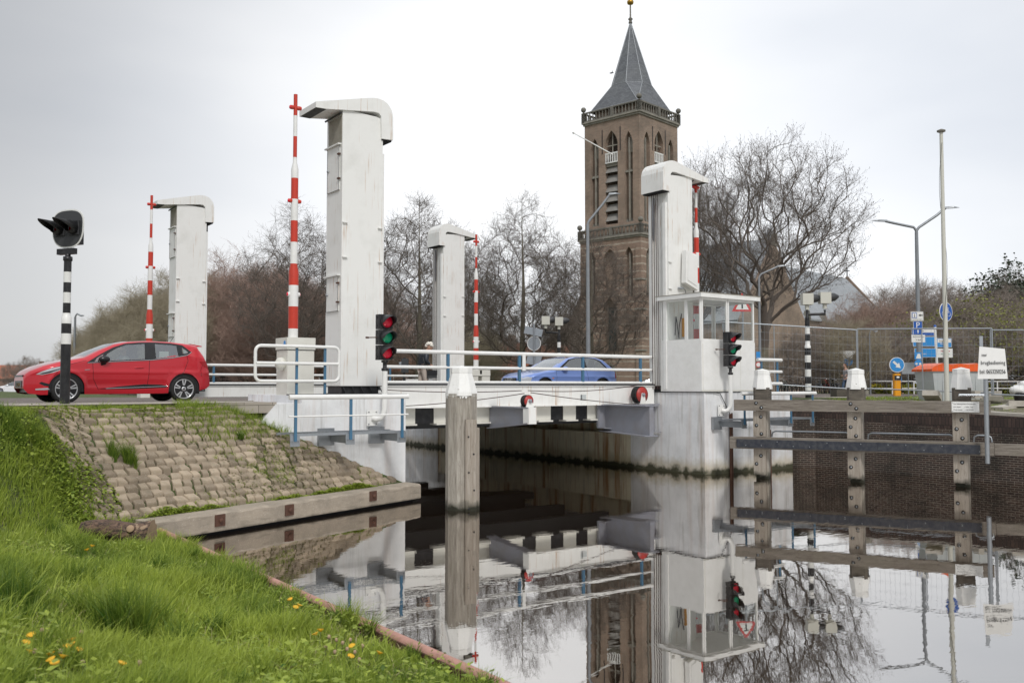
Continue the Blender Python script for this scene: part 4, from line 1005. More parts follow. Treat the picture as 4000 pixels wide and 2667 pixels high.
# ------------------------------------------------------------------ flashing-light posts
def striped_pole(t, H, r0, r1, zstep, bands, n=.26, top='black_paint'):
    z = 0
    for i, (h, c) in enumerate(bands):
        r = r0 if z < zstep - 1e-3 else r1
        if z < zstep < z + h:
            m = MB(); m.lathe([(r0, z), (r0, zstep - .03), (r1, zstep), (r1, z + h)], n=14); m.build('pole_band', c, t)
        else:
            m = MB(); m.lathe([(r, z), (r, z + h)], n=14); m.build('pole_band', c, t)
        z += h
    return z
K_, W_ = 'black_paint', 'rail_white'
fp = G(254, 17.6, .05)
t = thing('flashing_light_post', 'black and white striped post with two black hooded lamps in front of the red car', 'signal post', fp, R(-58))
z = striped_pole(t, 2.7, .088, .068, 1.68, [(1.13, K_), (.20, W_), (.19, K_), (.20, W_), (.19, K_), (.20, W_), (.19, K_), (.20, W_), (.21, K_)])
m = MB(); m.lathe([(.075, z), (.085, z + .01), (.085, z + .08), (.05, z + .09), (.05, z + .14)], n=12); m.b2((-.26, -.03, z + .13), (.16, .07, z + .24)); m.build('head_bracket', 'black_paint', t)
zc = z + .62
rr = [(math.copysign(abs(math.cos(a)) ** .72, math.cos(a)) * (1 + .10 * math.sin(a)), math.copysign(abs(math.sin(a)) ** .72, math.sin(a)) * .475) for a in np.linspace(0, 2 * math.pi, 49)[:-1]]
m = MB(); m.prism([(a * .40 - .02, b * .78 + zc) for a, b in rr], 'y', .0, .014); m.build('backboard_rim', 'rail_white', t)
m = MB(); m.prism([(a * .372 - .02, b * .72 + zc) for a, b in rr], 'y', -.012, -.001); m.build('backboard', 'dark_grey', t)
m = MB(); m.b2((-.16, .015, zc - .3), (.22, .16, zc + .22)); m.build('lamp_case', 'black_paint', t)
for x in (-.20, .17):
    m = MB(); m.box((x, -.03, zc), (.27, .04, .27), bev=.02); h = m.build('lamp_housing', 'black_paint', t)
    m = MB(); m.lathe([(.10, 0), (.09, .02), (0, .04)], (x, -.05, zc), (0, -1, 0), 20); m.build('lens', 'tail_red', h)
    vs = []; n = 26
    for j in range(n):
        a = 2 * math.pi * j / n; ln = .12 + .34 * max(0, (math.cos(a) + .5) / 1.5) ** .9
        vs.append((x + .125 * math.sin(a), -.05, zc + .125 * math.cos(a))); vs.append((x + .10 * math.sin(a), -.05 - ln, zc + .10 * math.cos(a) + .02))
    m = MB(); m.add(vs, [[2 * j, (2 * j + 2) % (2 * n), (2 * j + 3) % (2 * n), 2 * j + 1] for j in range(n)], True)
    hd_ = m.build('hood', 'black_paint', h, fix=False); hd_.modifiers.new('Solidify', 'SOLIDIFY').thickness = .006
def twin_signal(base, label, side=1, H=2.6, rotz=0., lo=(.9,)):
    t = thing('flashing_light_post', label, 'signal post', base, rotz)
    b = []; z = 0; k = 0
    while z < H - .3: b.append((.24, (K_, W_)[k % 2])); z += .24; k += 1
    z = striped_pole(t, H, .10, .08, H * .65, b)
    m = MB(); m.lathe([(.07, z), (.085, z + .05), (.05, z + .12), (.05, z + .38)], n=10); m.tube([(0, 0, z + .18), (side * .60, 0, z + .20), (side * .60, 0, z + .34)], .045, 8); m.build('head_bracket', 'black_paint', t)
    for x, dz in ((0, 0), (side * .60, .04)):
        m = MB(); m.lathe([(.07, z + .34 + dz), (.075, z + .50 + dz)], (x, 0, 0), n=10); m.box((x, 0, z + .70 + dz), (.36, .30, .38)); o = m.build('lamp_case', 'signal_cream', t)
        m = MB(); m.lathe([(.15, 0), (.14, .16), (.05, .30)], (x + .17, 0, z + .72 + dz), (1, 0, .12), 14); m.build('hood', 'dark_grey', o)
    return t
twin_signal(G(3157, 31.5, -.02), 'striped post with two cream lamp boxes behind the mesh fence right of cabin', 1, 2.75, R(-HEAD))
twin_signal(G(2184, 42, -.05), 'striped post with two cream lamp boxes behind the blue car', -1, 2.9, R(-HEAD))
# ------------------------------------------------------------------ street lamps
def lamp_post(base, label, H, arms, r=.085, g='slim grey street lamps', rotz=R(-HEAD), nm='street_lamp'):
    t = thing(nm, label, 'street lamp', base, rotz, g)
    m = MB(); m.tube([(0, 0, 0), (0, 0, H * .5), (0, 0, H)], [r, r * .8, r * .62], 10); m.build('pole', 'grey_steel', t)
    for dx, dz in arms:
        s_ = 1 if dx > 0 else -1
        m = MB(); m.tube([(0, 0, H - .02), (s_ * .03, 0, H + .10), (s_ * .12, 0, H + .22), (dx * .55, 0, H + .22 + (dz - .2) * .6), (dx * .8, 0, H + dz), ], r * .5, 8); m.build('arm', 'grey_steel', t)
        m = MB(); m.add([(dx * .76, -.07, H + dz - .03), (dx * 1.02, -.10, H + dz + .0), (dx * 1.18, -.02, H + dz + .02), (dx * 1.18, .02, H + dz + .02), (dx * 1.02, .10, H + dz), (dx * .76, .07, H + dz - .03),
                         (dx * .76, -.06, H + dz + .05), (dx * 1.0, -.08, H + dz + .07), (dx * 1.0, .08, H + dz + .07), (dx * .76, .06, H + dz + .05)],
                        [[5, 4, 3, 2, 1, 0], [0, 1, 7, 6], [6, 7, 8, 9], [9, 8, 4, 5], [7, 1, 2], [7, 2, 3, 8], [8, 3, 4], [0, 6, 9, 5]]); m.build('lamp_head', 'grey_steel', t)
    return t
lamp_post(G(2298, 38, 0), 'grey street lamp with one arm in front of the church tower', 7.0, [(1.15, 1.25)], .10)
lamp_post(G(3592, 42, 0), 'grey street lamp with two spread arms right of the big bare tree', 7.35, [(-1.75, .50), (1.68, 1.10)], .12)
lamp_post(G(2970, 46, 0), 'grey street lamp with one arm beside the cabin window', 5.7, [(1.2, .6)], .085)
lamp_post(G(3400, 52, -.1), 'thin low grey lamp behind the mesh fence', 3.4, [(.4, .1)], .04)
lamp_post(G(288, 60, -.1), 'dark lamp post left of the hedge behind the red car', 4.9, [(.5, .08)], .11)
# ------------------------------------------------------------------ mesh fence panels on the right bank
def fence(a, b, za, zb, label, H=2.0, lean=0.):
    a, b = Vector(a), Vector(b); d = b - a; L = d.length
    t = thing('fence_panel', label, 'fence', (a.x, a.y, za), math.atan2(d.y, d.x), 'temporary mesh fence panels on the quay')
    k = zb - za; S = lambda x, z: (x, lean * z, z + k * x / L)
    m = MB(); m.tube([S(0, .12), S(0, H)], .021, 8); m.tube([S(L, .12), S(L, H)], .021, 8); m.tube([S(0, H), S(L, H)], .021, 8); m.tube([S(0, .16), S(L, .16)], .021, 8); m.tube([S(L * .5, .16), S(L * .5, H)], .016, 6); m.build('frame', 'galvanised', t)
    m = MB(); x = .12
    while x < L: m.tube([S(x, .16), S(x, H)], .0026, 3, caps=False); x += .15
    for z in (.45, .72, 1.0, 1.28, 1.56, 1.8): m.tube([S(0, z), S(L, z)], .003, 3, caps=False)
    m.build('mesh', 'galvanised', t)
    m = MB(); m.box((0, 0, .04), (.6, .2, .12)); m.build('foot_block', 'concrete', t)
    return t
f1, f2 = G(2700, 29.4, 0), G(3349, 29.7, 0); f3 = G(3880, 27.3, 0); f4 = G(4230, 26.0, 0)
fm = f1.lerp(f2, .0)
fence(f1, f2, .42, .12, 'mesh fence panel between the cabin and the middle pile', 2.05)
fence(f2 + Vector((.05, 0, 0)), f3, .15, .02, 'mesh fence panel behind the orange lidded bin', 2.05)
fence(f3 + Vector((.1, .1, 0)), f4, -.02, -.1, 'mesh fence panel behind the phone number sign', 2.05)
# ------------------------------------------------------------------ grit container
gp = G(3712, 29.2, -.15)
t = thing('grit_container', 'large light grey container with an orange lid behind the third pile', 'bin', gp, R(-HEAD + 8))
m = MB(); m.box((0, 0, .50), (1.55, .9, 1.0), taper=(1.16, 1.1)); m.build('body', 'grey_plastic', t)
m = MB(); m.box((0, 0, 1.02), (1.92, 1.1, .07)); 
vs = []; prof = [(-.96, 1.055), (-.80, 1.16), (-.55, 1.24), (-.30, 1.19), (0, 1.22), (.3, 1.19), (.55, 1.24), (.80, 1.16), (.96, 1.055)]
m.prism(prof, 'y', -.52, .52); m.build('lid', 'orange_plastic', t)
for x in (-.55, -.2, .2, .55):
    m = MB(); m.box((x, -.475, .5), (.04, .03, .85)); m.build('rib', 'grey_plastic', t)
# ------------------------------------------------------------------ round keep-right sign on yellow bollard
yb = G(3503, 38, -.08)
t = thing('yellow_bollard', 'yellow bollard carrying a round blue arrow sign behind the fence', 'bollard', yb, R(-HEAD))
m = MB(); m.box((0, 0, .48), (.26, .22, .96), bev=.03); m.build('body', 'yellow', t)
m = MB(); m.b2((-.13, -.13, .70), (.13, -.112, .88)); m.build('band', 'black_paint', t)
m = MB(); m.ball((0, -.135, .81), .07, 10, sc=(1, .12, .6)); m.build('reflector', 'sign_white', t)
m = MB(); m.lathe([(.31, 0), (.31, .015)], (0, -.04, 1.32), (0, -1, 0), 28); d_ = m.build('sign_rim', 'sign_white', t)
m = MB(); m.lathe([(.285, 0), (.285, .004)], (0, -.056, 1.32), (0, -1, 0), 28); m.build('disc', 'sign_bluelight', t)
def arrow(t, c, L, w, ang, mat='sign_white', y=-.063, name='arrow'):
    ca, sa = math.cos(ang), math.sin(ang); pl = [(-L / 2, -w / 2), (L * .02, -w / 2), (L * .02, -w * 1.3), (L / 2, 0), (L * .02, w * 1.3), (L * .02, w / 2), (-L / 2, w / 2)]
    m = MB(); m.prism([(c[0] + a * ca - b * sa, c[1] + a * sa + b * ca) for a, b in pl], 'y', y, y - .003); return m.build(name, mat, t)
arrow(t, (0, 1.32), .40, .09, R(-42))
t = thing('yellow_bollard', 'plain yellow bollard behind the phone number sign', 'bollard', G(3842, 50, -.2), R(-HEAD))
m = MB(); m.box((0, 0, .48), (.28, .22, 1.0), bev=.03); m.build('body', 'yellow', t); m = MB(); m.b2((-.14, -.13, .70), (.14, -.112, .88)); m.build('band', 'black_paint', t)
# ------------------------------------------------------------------ direction signs
base = G(3588, 41.5, 0)
def at_lamp(px, py, D=41.3): return P(px, py, D)
c = at_lamp(3582, 1235)
t = thing('tourist_sign', 'white tourist information sign with black arrow on the twin lamp post', 'sign', c, R(-HEAD))
m = MB(); m.box((0, 0, 0), (.56, .02, .42), bev=0); m.build('plate', 'sign_white', t)
m = MB(); m.box((0, -.012, 0), (.52, .004, .385)); m.build('border', 'letter_black', t); m = MB(); m.box((0, -.016, 0), (.505, .004, .37)); m.build('face', 'sign_white', t)
m = MB(); m.box((-.12, -.020, .04), (.22, .004, .24)); m.build('blue_square', 'sign_blue', t); m = MB(); m.box((-.12, -.024, .04), (.17, .004, .19)); m.build('white_square', 'sign_white', t)
text('i', .24, (-.12, -.028, -.04), t, align='CENTER', sx=1.3); arrow(t, (.15, .04), .19, .045, math.pi, 'letter_black', -.02)
text('Tourist information', .052, (0, -.02, -.155), t, align='CENTER')
c = at_lamp(3585, 1281)
t = thing('parking_sign', 'blue parking sign with white upward arrow on the twin lamp post', 'sign', c, R(-HEAD))
m = MB(); m.box((0, 0, 0), (.40, .02, .60)); m.build('plate', 'sign_white', t); m = MB(); m.box((0, -.012, 0), (.375, .004, .575)); m.build('face', 'sign_blue', t)
text('P', .36, (0, -.016, .01), t, 'sign_white', align='CENTER'); arrow(t, (0, -.15), .16, .04, R(90), 'sign_white', -.016)
c = at_lamp(3587, 1322)
t = thing('sports_centre_sign', 'white sign reading Sportcentrum below the parking sign', 'sign', c, R(-HEAD))
m = MB(); m.box((0, 0, 0), (.60, .02, .33)); m.build('plate', 'sign_white', t); text('Sportcentrum', .085, (0, -.012, .05), t, align='CENTER'); text("'t Spil", .10, (0, -.012, -.09), t, align='CENTER')
c = at_lamp(3598, 1390)
t = thing('crossing_sign', 'small square blue crossing sign behind the lamp post', 'sign', c + _fw * .3, R(-HEAD))
m = MB(); m.box((0, 0, 0), (.32, .02, .32)); m.build('plate', 'sign_bluelight', t); m = MB(); m.prism([(-.11, -.12), (.13, -.12), (.08, .10), (-.02, .10)], 'y', -.012, -.016); m.build('triangle', 'sign_white', t)
c = at_lamp(3598, 1420)
t = thing('cycle_path_sign', 'small round blue cycle sign below the square crossing sign', 'sign', c + _fw * .3, R(-HEAD))
m = MB(); m.lathe([(.17, 0), (.17, .015)], (0, 0, 0), (0, -1, 0), 24); m.build('disc', 'sign_bluelight', t)
m = MB(); [m.lathe([(.05, 0), (.055, .003), (.04, .003)], (x, -.017, -.02), (0, -1, 0), 14) for x in (-.08, .08)]; m.build('bicycle_mark', 'sign_white', t)
# finger post
pb = G(3662, 43.5, -.05)
t = thing('finger_post', 'white leaning finger post with blue direction boards behind the mast', 'sign', pb, R(-HEAD))
m = MB(); m.tube([(.05, 0, 0), (-.03, 0, 2.0), (-.06, 0, 3.18)], .06, 10); m.build('pole', 'sign_white', t)
m = MB(); m.lathe([(.065, 3.18), (.065, 3.24), (.03, 3.28)], (-.06, 0, 0), n=10); m.build('cap', 'sign_blue', t)
def board(x0, x1, z, h, face, lines, tm, stripe=None):
    m = MB(); m.box(((x0 + x1) / 2, -.03, z), (x1 - x0, .02, h)); o = m.build('board', 'sign_white', t)
    m = MB(); m.box(((x0 + x1) / 2, -.042, z), (x1 - x0 - .03, .004, h - .03)); m.build('face', face, o)
    for k, (s_, tmm) in enumerate(lines): text(s_, .105, (x0 + .14, -.047, z + h * .5 - .15 - k * .14), o, tmm, sx=.85)
board(-1.16, -.12, 2.95, .36, 'sign_blue', [], None)
m = MB(); m.box((-.60, -.048, 3.0), (.92, .004, .17)); m.build('panel', 'sign_white', t); text('Centrum', .12, (-1.03, -.052, 2.955), t)
board(-1.12, -.10, 2.50, .46, 'sign_bluelight', [('Purmerend', 'sign_white'), ('Volendam', 'sign_white')], None)
arrow(t, (-1.03, 2.50), .12, .03, math.pi, 'sign_white', -.046)
board(-1.06, -.05, 1.97, .42, 'sign_bluelight', [('Hoorn', 'sign_white'), ('Amsterdam', 'sign_white')], None)
board(.0, .68, 2.44, .42, 'sign_bluelight', [('', 'sign_white'), ('Marken', 'sign_white')], None)
m = MB(); m.box((.34, -.048, 2.53), (.62, .004, .17)); m.build('panel', 'sign_white', t); text('Galgeriet', .105, (.09, -.052, 2.49), t)
board(.02, .72, 1.96, .42, 'sign_white', [('Hemmeland', 'sign_red'), ('Amsterdam', 'letter_green')], None)
# big round cycle sign partly behind the mast
c = P(3694, 1218, 33)
t = thing('cycle_path_sign', 'large round blue cycle sign on a pole partly behind the mast', 'sign', (c.x, c.y, 0), R(-HEAD + 28))
zc = c.z
m = MB(); m.tube([(0, .04, 0), (0, .04, zc + .3)], .035, 8); m.build('pole', 'grey_steel', t)
m = MB(); m.lathe([(.345, 0), (.345, .015)], (0, 0, zc), (0, -1, 0), 32); m.build('rim', 'sign_white', t)
m = MB(); m.lathe([(.32, 0), (.32, .004)], (0, -.016, zc), (0, -1, 0), 32); m.build('disc', 'sign_blue', t)
m = MB()
for x in (-.14, .14):
    pr = [(.085 * math.cos(a), .085 * math.sin(a)) for a in np.linspace(0, 2 * math.pi, 17)]
    m.tube([(x + a, -.024, zc - .07 + b) for a, b in pr], .008, 4, caps=False)
for a, b in (((-.14, -.07), (-.05, .08)), ((-.05, .08), (.10, .08)), ((.10, .08), (.0, -.07)), ((.0, -.07), (-.05, .08)), ((.14, -.07), (.09, .13)), ((.05, .14), (.13, .13)), ((-.09, .1), (-.02, .1)), ((-.14, -.07), (0, -.07))):
    m.tube([(a[0], -.024, zc + a[1]), (b[0], -.024, zc + b[1])], .009, 4)
m.build('bicycle_mark', 'sign_white', t)
# triangular warning sign seen through the cabin window
c = P(2899, 1190, 30)
t = thing('warning_sign', 'red edged triangular warning sign with a T mark seen through the cabin window', 'sign', (c.x, c.y, .2), R(-HEAD + 5))
zc = c.z - .2
m = MB(); m.tube([(.03, .04, 0), (.03, .04, zc)], .035, 8); m.build('pole', 'grey_steel', t)
m = MB(); m.prism([(-.34, -.22), (.34, -.22), (.0, .38)], 'y', 0, .015) ; m.v = [(a, b, c_ + zc) for a, b, c_ in m.v]; m.build('plate', 'sign_red', t)
m = MB(); m.prism([(-.22, -.155), (.22, -.155), (.0, .235)], 'y', -.004, 0); m.v = [(a, b, c_ + zc) for a, b, c_ in m.v]; m.build('face', 'sign_white', t)
m = MB(); m.b2((-.025, -.012, zc - .12), (.025, -.006, zc + .06)); m.b2((-.08, -.012, zc + .03), (.08, -.006, zc + .08)); m.build('mark', 'letter_black', t)
# backs of three signs on one pole behind the blue car
c = P(2086, 1400, 36)
t = thing('sign_cluster', 'grey backs of a round and three square signs on one pole behind the blue car', 'sign', (c.x, c.y, 0), R(-HEAD))
zz = lambda py: P(2086, py, 36).z
m = MB(); m.tube([(0, 0, 0), (.0, 0, zz(1265))], .04, 8); m.build('pole', 'grey_steel', t)
for zc, sz, rz, px in ((zz(1294), (.80, .28), 25, -.02), (zz(1404), (.62, .42), 25, .0)):
    m = MB(); m.box((px, .03, zc), (sz[0], .02, sz[1]), Matrix.Rotation(R(14), 3, 'Y').to_3x3() @ Matrix.Rotation(R(-30), 3, 'Z')); m.build('plate', 'galvanised', t)
m = MB(); m.lathe([(.27, 0), (.27, .015)], (0, .03, zz(1341)), (.35, 1, 0), 28); m.build('round_plate', 'galvanised', t)
m = MB(); m.tube([(.27 * math.cos(a) * .94, .03 - .27 * math.cos(a) * .33, zz(1341) + .27 * math.sin(a)) for a in np.linspace(0, 2 * math.pi, 25)], .014, 5, caps=False); m.build('rim', 'sign_white', t)
# small road signs behind the fence on the church side
def small_sign(px, py, D, shape, label, name='road_sign', w=.3, mat='sign_white', rz=0, z0=-.2):
    c = P(px, py, D); t = thing(name, label, 'sign', (c.x, c.y, z0), R(-HEAD + rz)); zc = c.z - z0
    m = MB(); m.tube([(0, .03, 0), (0, .03, zc)], .03, 6); m.build('pole', 'grey_steel', t)
    m = MB()
    if shape == 'tri': m.prism([(-w, w * .55), (w, w * .55), (0, -w)], 'y', 0, .015); m.v = [(a, b, c_ + zc) for a, b, c_ in m.v]
    elif shape == 'disc': m.lathe([(w, 0), (w, .015)], (0, 0, zc), (0, -1, 0), 20)
    else: m.box((0, 0, zc), (w * 2, .015, w * 2 * shape))
    m.build('plate', mat, t)
    return t, zc
t, zc = small_sign(3456, 1418, 60, 'tri', 'leaning red and white give way sign in front of the low shed', w=.45, mat='sign_red')
m = MB(); m.prism([(-.28, .15), (.28, .15), (0, -.27)], 'y', -.004, 0); m.v = [(a, b, c_ + zc) for a, b, c_ in m.v]; m.build('face', 'sign_white', t)
small_sign(3312, 1388, 56, 'tri', 'white back of a triangular sign just above the middle pile', w=.5, mat='sign_white')
small_sign(3314, 1412, 55.5, 'disc', 'round blue cycle sign beside the triangular sign back', w=.25, mat='sign_bluelight')
small_sign(3241, 1404, 58, 1.45, 'pale green town map board left of the middle pile', name='info_board', w=.32, mat='grey_plastic')
t, zc = small_sign(3280, 1400, 58, 1.45, 'pale board of stacked white destination strips near the map board', name='info_board', w=.30, mat='sign_white')
small_sign(2962, 1388, 45, 1.8, 'narrow blue sign on a pole right beside the cabin', w=.10, mat='sign_bluelight')
t, zc = small_sign(2962, 1424, 44.5, 'disc', 'small round red ringed sign beside the cabin', w=.14, mat='sign_red'); m = MB(); m.lathe([(.10, 0), (.10, .004)], (0, -.016, zc), (0, -1, 0), 16); m.build('face', 'sign_white', t)
small_sign(3548, 1438, 44, .9, 'grey back of a small square sign left of the orange lidded bin', w=.30, mat='galvanised')
# mirrored black pedestrian signal box and cream wall on the far side of the bridge
c = G(1579, 40, 0)
t = thing('pedestrian_signal', 'black signal box on a post beside the white haired woman', 'signal', c, R(-HEAD))
m = MB(); m.b2((-.05, -.05, 0), (.05, .05, 1.6)); m.build('post', 'black_paint', t); m = MB(); m.b2((-.12, -.10, .95), (.18, .10, 1.55)); m.build('lamp_box', 'dark_grey', t)
m = MB(); m.lathe([(.12, 0), (.10, .1), (.0, .12)], (-.12, 0, 1.3), (-1, 0, 0), 12); m.build('hood', 'grey_steel', t)
a, b = G(1588, 41, 0), G(1700, 41.5, 0)
t = thing('low_wall', 'low cream wall behind the woman on the bridge', 'wall', a, math.atan2(b.y - a.y, b.x - a.x)); L = (b - a).length
m = MB(); m.b2((0, 0, -.2), (L, .25, .62)); m.build('wall_body', 'cream_paint', t); m = MB(); m.b2((-.03, -.03, .62), (L + .03, .28, .68)); m.build('coping', 'rail_white', t)
# kerbside leftovers on the right quay
def slab(px, D, z, d, rz, mat, label, tilt=0.):
    p = G(px, D, z); t = MB(); t.box((0, 0, d[2] / 2), d, Matrix.Rotation(R(rz), 3, 'Z') @ Matrix.Rotation(R(tilt), 3, 'Y')); o = t.build('paving_slab', mat); o.location = p
    return tag(o, label, 'slab', 'loose slabs on the quay')
slab(3640, 27.6, .02, (.55, .45, .16), 20, 'kerb', 'tilted pale stone slab left of the flag mast', 18)
slab(3838, 27.8, .02, (.9, .5, .22), -25, 'kerb', 'pale concrete block right of the third pile', 0)
slab(3920, 25.9, -.28, (.75, .5, .12), -10, 'kerb', 'pale slab on the grass just right of the sign post', -5)
slab(3965, 26.1, -.26, (.8, .45, .16), 35, 'kerb', 'second pale slab leaning on its neighbour at the right bank', 12)
slab(3300, 31.5, .02, (.8, .5, .25), -30, 'wood_dark', 'stack of dark planks left of the middle pile', 0)
p = G(3905 + 85, 27.2, -.2)
t = thing('debris_bucket', 'dark bucket with white sacks piled over it at the right edge', 'bucket', p)
m = MB(); m.lathe([(.17, 0), (.22, .38)], n=16); m.build('bucket', 'rubber', t)
m = MB(); m.ball((.12, .1, .45), .32, 12, sc=(1.3, .8, .55)); m.ball((.35, .05, .62), .22, 12, sc=(1.4, .8, .5)); m.v = [(a + .03 * math.sin(c_ * 40 + a * 30), b, c_ + .03 * math.sin(a * 25)) for a, b, c_ in m.v]; m.build('sack', 'sign_white', t)
# ------------------------------------------------------------------ cars
def pin(poly, x, z):
    "point in polygon, vectorised"
    c = np.zeros_like(x, dtype=bool); n = len(poly)
    for i in range(n):
        x1, z1 = poly[i]; x2, z2 = poly[(i + 1) % n]
        k = ((z1 > z) != (z2 > z)) & (x < (x2 - x1) * (z - z1) / ((z2 - z1) or 1e-9) + x1); c ^= k
    return c
def car(name, label, spec, loc, rotz, paint, cat='car', group=None):
    """nose at local x=0, tail at x=L, local y across, near side is y<0"""
    t = thing(name, label, cat, loc, rotz, group)
    L, W = spec['L'], spec['W'] / 2; wf, wr, rw = spec['wf'], spec['wr'], spec['rw']
    top = np.array(spec['top']); side_r = rw + .055
    nx = spec.get('nx', 400)
    th = np.linspace(0, math.pi, nx); xs = L * (.5 - .5 * np.cos(th)) * .5 + np.linspace(0, L, nx) * .5
    xs[0] = 0.0; xs[-1] = L
    ns_ = spec.get('ns', 84)
    G_ = np.zeros((nx, ns_ + 12, 3))
    ztop = np.interp(xs, top[:, 0], top[:, 1])
    belt = np.interp(xs, *zip(*spec['belt']))
    for i, x in enumerate(xs):
        zt = ztop[i]; e = .30
        lowb = np.interp(x, *zip(*spec['low']))
        for wc in (wf, wr):
            if abs(x - wc) < side_r: lowb = max(lowb, rw + math.sqrt(side_r ** 2 - (x - wc) ** 2) * 1.0)
        # plan taper at nose and tail
        def pl(x):
            f = 1.0
            if x < .75: f = 1 - .42 * ((.75 - x) / .75) ** 2.7
            if x > L - .55: f = 1 - .20 * ((x - L + .55) / .55) ** 3.2
            return f
        wp = W * pl(x)
        rr = min(.10, (zt - lowb) * .35)
        for j in range(ns_):
            z = lowb + (zt - rr - lowb) * j / (ns_ - 1)
            b = belt[i]
            if z < b: w = wp * (1 - .045 * ((b * .62 - z) / .62) ** 2 - .03 * max(0, (.35 - z) / .35)) 
            else: w = wp * (1 - .045 * ((b * .38) / .62) ** 2) - (z - b) * spec['tumble']
            # crease along the doors
            w += .010 * math.exp(-((z - .70) / .05) ** 2) - .014 * math.exp(-((z - .42) / .10) ** 2) * (wf + .4 < x < wr - .4)
            # flared arches
            for wc in (wf, wr):
                dd = math.hypot(x - wc, z - rw); w += .012 * math.exp(-((dd - side_r - .03) / .05) ** 2)
            G_[i, j] = (x, -w, z)
        w0 = abs(G_[i, ns_ - 1, 1])
        for j in range(12):
            a = (j + 1) / 12
            ang = min(1, a / .35) * math.pi / 2
            if a <= .35: y = w0 - rr * (1 - math.cos(ang)); z = zt - rr + rr * math.sin(ang) - .0
            else: y = (w0 - rr) * (1 - (a - .35) / .65); z = zt
            crown = .035 * (1 - (y / max(w0, .01)) ** 2)
            G_[i, ns_ + j] = (x, -y, z + crown * .8 - .028)
    m_ = G_.shape[1]
    # faces of the near half, then mirrored
    I, J = np.meshgrid(np.arange(nx - 1), np.arange(m_ - 1), indexing='ij'); I = I.ravel(); J = J.ravel()
    cen = (G_[I, J] + G_[I + 1, J] + G_[I + 1, J + 1] + G_[I, J + 1]) / 4
    cx, cy, cz = cen[:, 0], -cen[:, 1], cen[:, 2]
    part = np.full(len(cx), 'body', dtype=object)
    side = J < ns_ + 2
    part[pin(spec['hole'], cx, cz) & side] = 'hole'
    for nm, (x0, x1, y0) in spec['topr']:
        k = (cx > x0) & (cx < x1) & (cy < y0(cx) if callable(y0) else cy < y0) & (J >= ns_ - 1); part[k] = nm
    V = G_.reshape(-1, 3); VM = V * np.array((1, -1, 1)); VV = np.concatenate([V, VM]); o_ = len(V)
    q = np.stack([I * m_ + J, I * m_ + J + 1, (I + 1) * m_ + J + 1, (I + 1) * m_ + J], 1)
    qm = q[:, ::-1] + o_
    body = None; objs = {}
    for nm in ['body'] + [n_ for n_ in dict.fromkeys(part.tolist()) if n_ != 'body']:
        k = part == nm
        if not k.any() or nm == 'hole': continue
        groups_ = [(np.concatenate([q[k], qm[k]]), nm)] if nm in ('body', 'grille', 'windscreen', 'rear_window', 'bumper_grille', 'number_plate', 'trim', 'window_frame') else [(q[k], nm), (qm[k], nm)]
        for qq, _ in groups_:
            used, invq = np.unique(qq, return_inverse=True); me = bpy.data.meshes.new(nm)
            me.from_pydata([tuple(v) for v in VV[used]], [], invq.reshape(qq.shape).tolist())
            mat = paint if nm in ('body', 'bumper') else spec['mats'][nm]
            me.materials.append(MT[mat]); me.polygons.foreach_set('use_smooth', [True] * len(me.polygons))
            bm = bmesh.new(); bm.from_mesh(me); bmesh.ops.remove_doubles(bm, verts=bm.verts, dist=.0004); bm.to_mesh(me); bm.free()
            o = bpy.data.objects.new(nm, me); col.objects.link(o); o.parent = t
            if nm == 'body': body = o
    # crisp overlays that follow the surface of the flank
    def sy(x, z):
        f = np.interp(x, xs, np.arange(nx)); i = min(int(f), nx - 2); u = f - i; v = []
        for c_ in (i, i + 1):
            cl = G_[c_, :ns_ + 4]; v.append(np.interp(z, cl[:, 2], -cl[:, 1]))
        return v[0] * (1 - u) + v[1] * u
    def dens(poly, st=.035):
        o = []
        for (a, b), (c, d) in zip(poly, poly[1:] + poly[:1]):
            n = max(1, int(math.hypot(c - a, d - b) / st)); o += [(a + (c - a) * k / n, b + (d - b) * k / n) for k in range(n)]
        return o
    def patch(name, mat, poly, holes=(), off=.004, sub=True):
        for s_ in (-1, 1):
            bm = bmesh.new(); es = []
            for pl_ in [poly] + list(holes):
                pl_ = dens(pl_); vs_ = [bm.verts.new((a, 0, b)) for a, b in pl_]; es += [bm.edges.new((vs_[i], vs_[(i + 1) % len(vs_)])) for i in range(len(vs_))]
            bmesh.ops.triangle_fill(bm, use_beauty=True, use_dissolve=False, edges=es)
            if sub:
                for _ in range(3):
                    lg = [e for e in bm.edges if e.calc_length() > .05]
                    if lg: bmesh.ops.subdivide_edges(bm, edges=lg, cuts=1); bmesh.ops.triangulate(bm, faces=bm.faces)
            for v_ in bm.verts: v_.co.y = s_ * (sy(v_.co.x, v_.co.z) + off)
            bm.normal_update(); me = bpy.data.meshes.new(name); bm.to_mesh(me); bm.free(); me.materials.append(MT[mat])
            for p_ in me.polygons: p_.use_smooth = True
            o = bpy.data.objects.new(name, me); col.objects.link(o); o.parent = t
    patch('window_frame', 'car_black', spec['frame'], spec['glass'], .007, False)
    for g_ in spec['glass']: patch('side_window', 'car_glass', g_, (), .003, False)
    for nm, mat, off, poly in spec['patches']: patch(nm, mat if mat != 'paint' else paint, poly, (), off)
    for nm, mat, r_, pts in spec['lines']:
        q_ = []
        for (a, b), (c, d) in zip(pts, pts[1:]):
            n = max(1, int(math.hypot(c - a, d - b) / .05)); q_ += [(a + (c - a) * k / n, b + (d - b) * k / n) for k in range(n)]
        q_.append(pts[-1])
        for s_ in (-1, 1):
            m = MB(); m.tube([(a, s_ * (sy(a, b) + (.0075 if mat == 'chrome' else .001)), b) for a, b in q_], r_, 5); m.build(nm, mat, t)
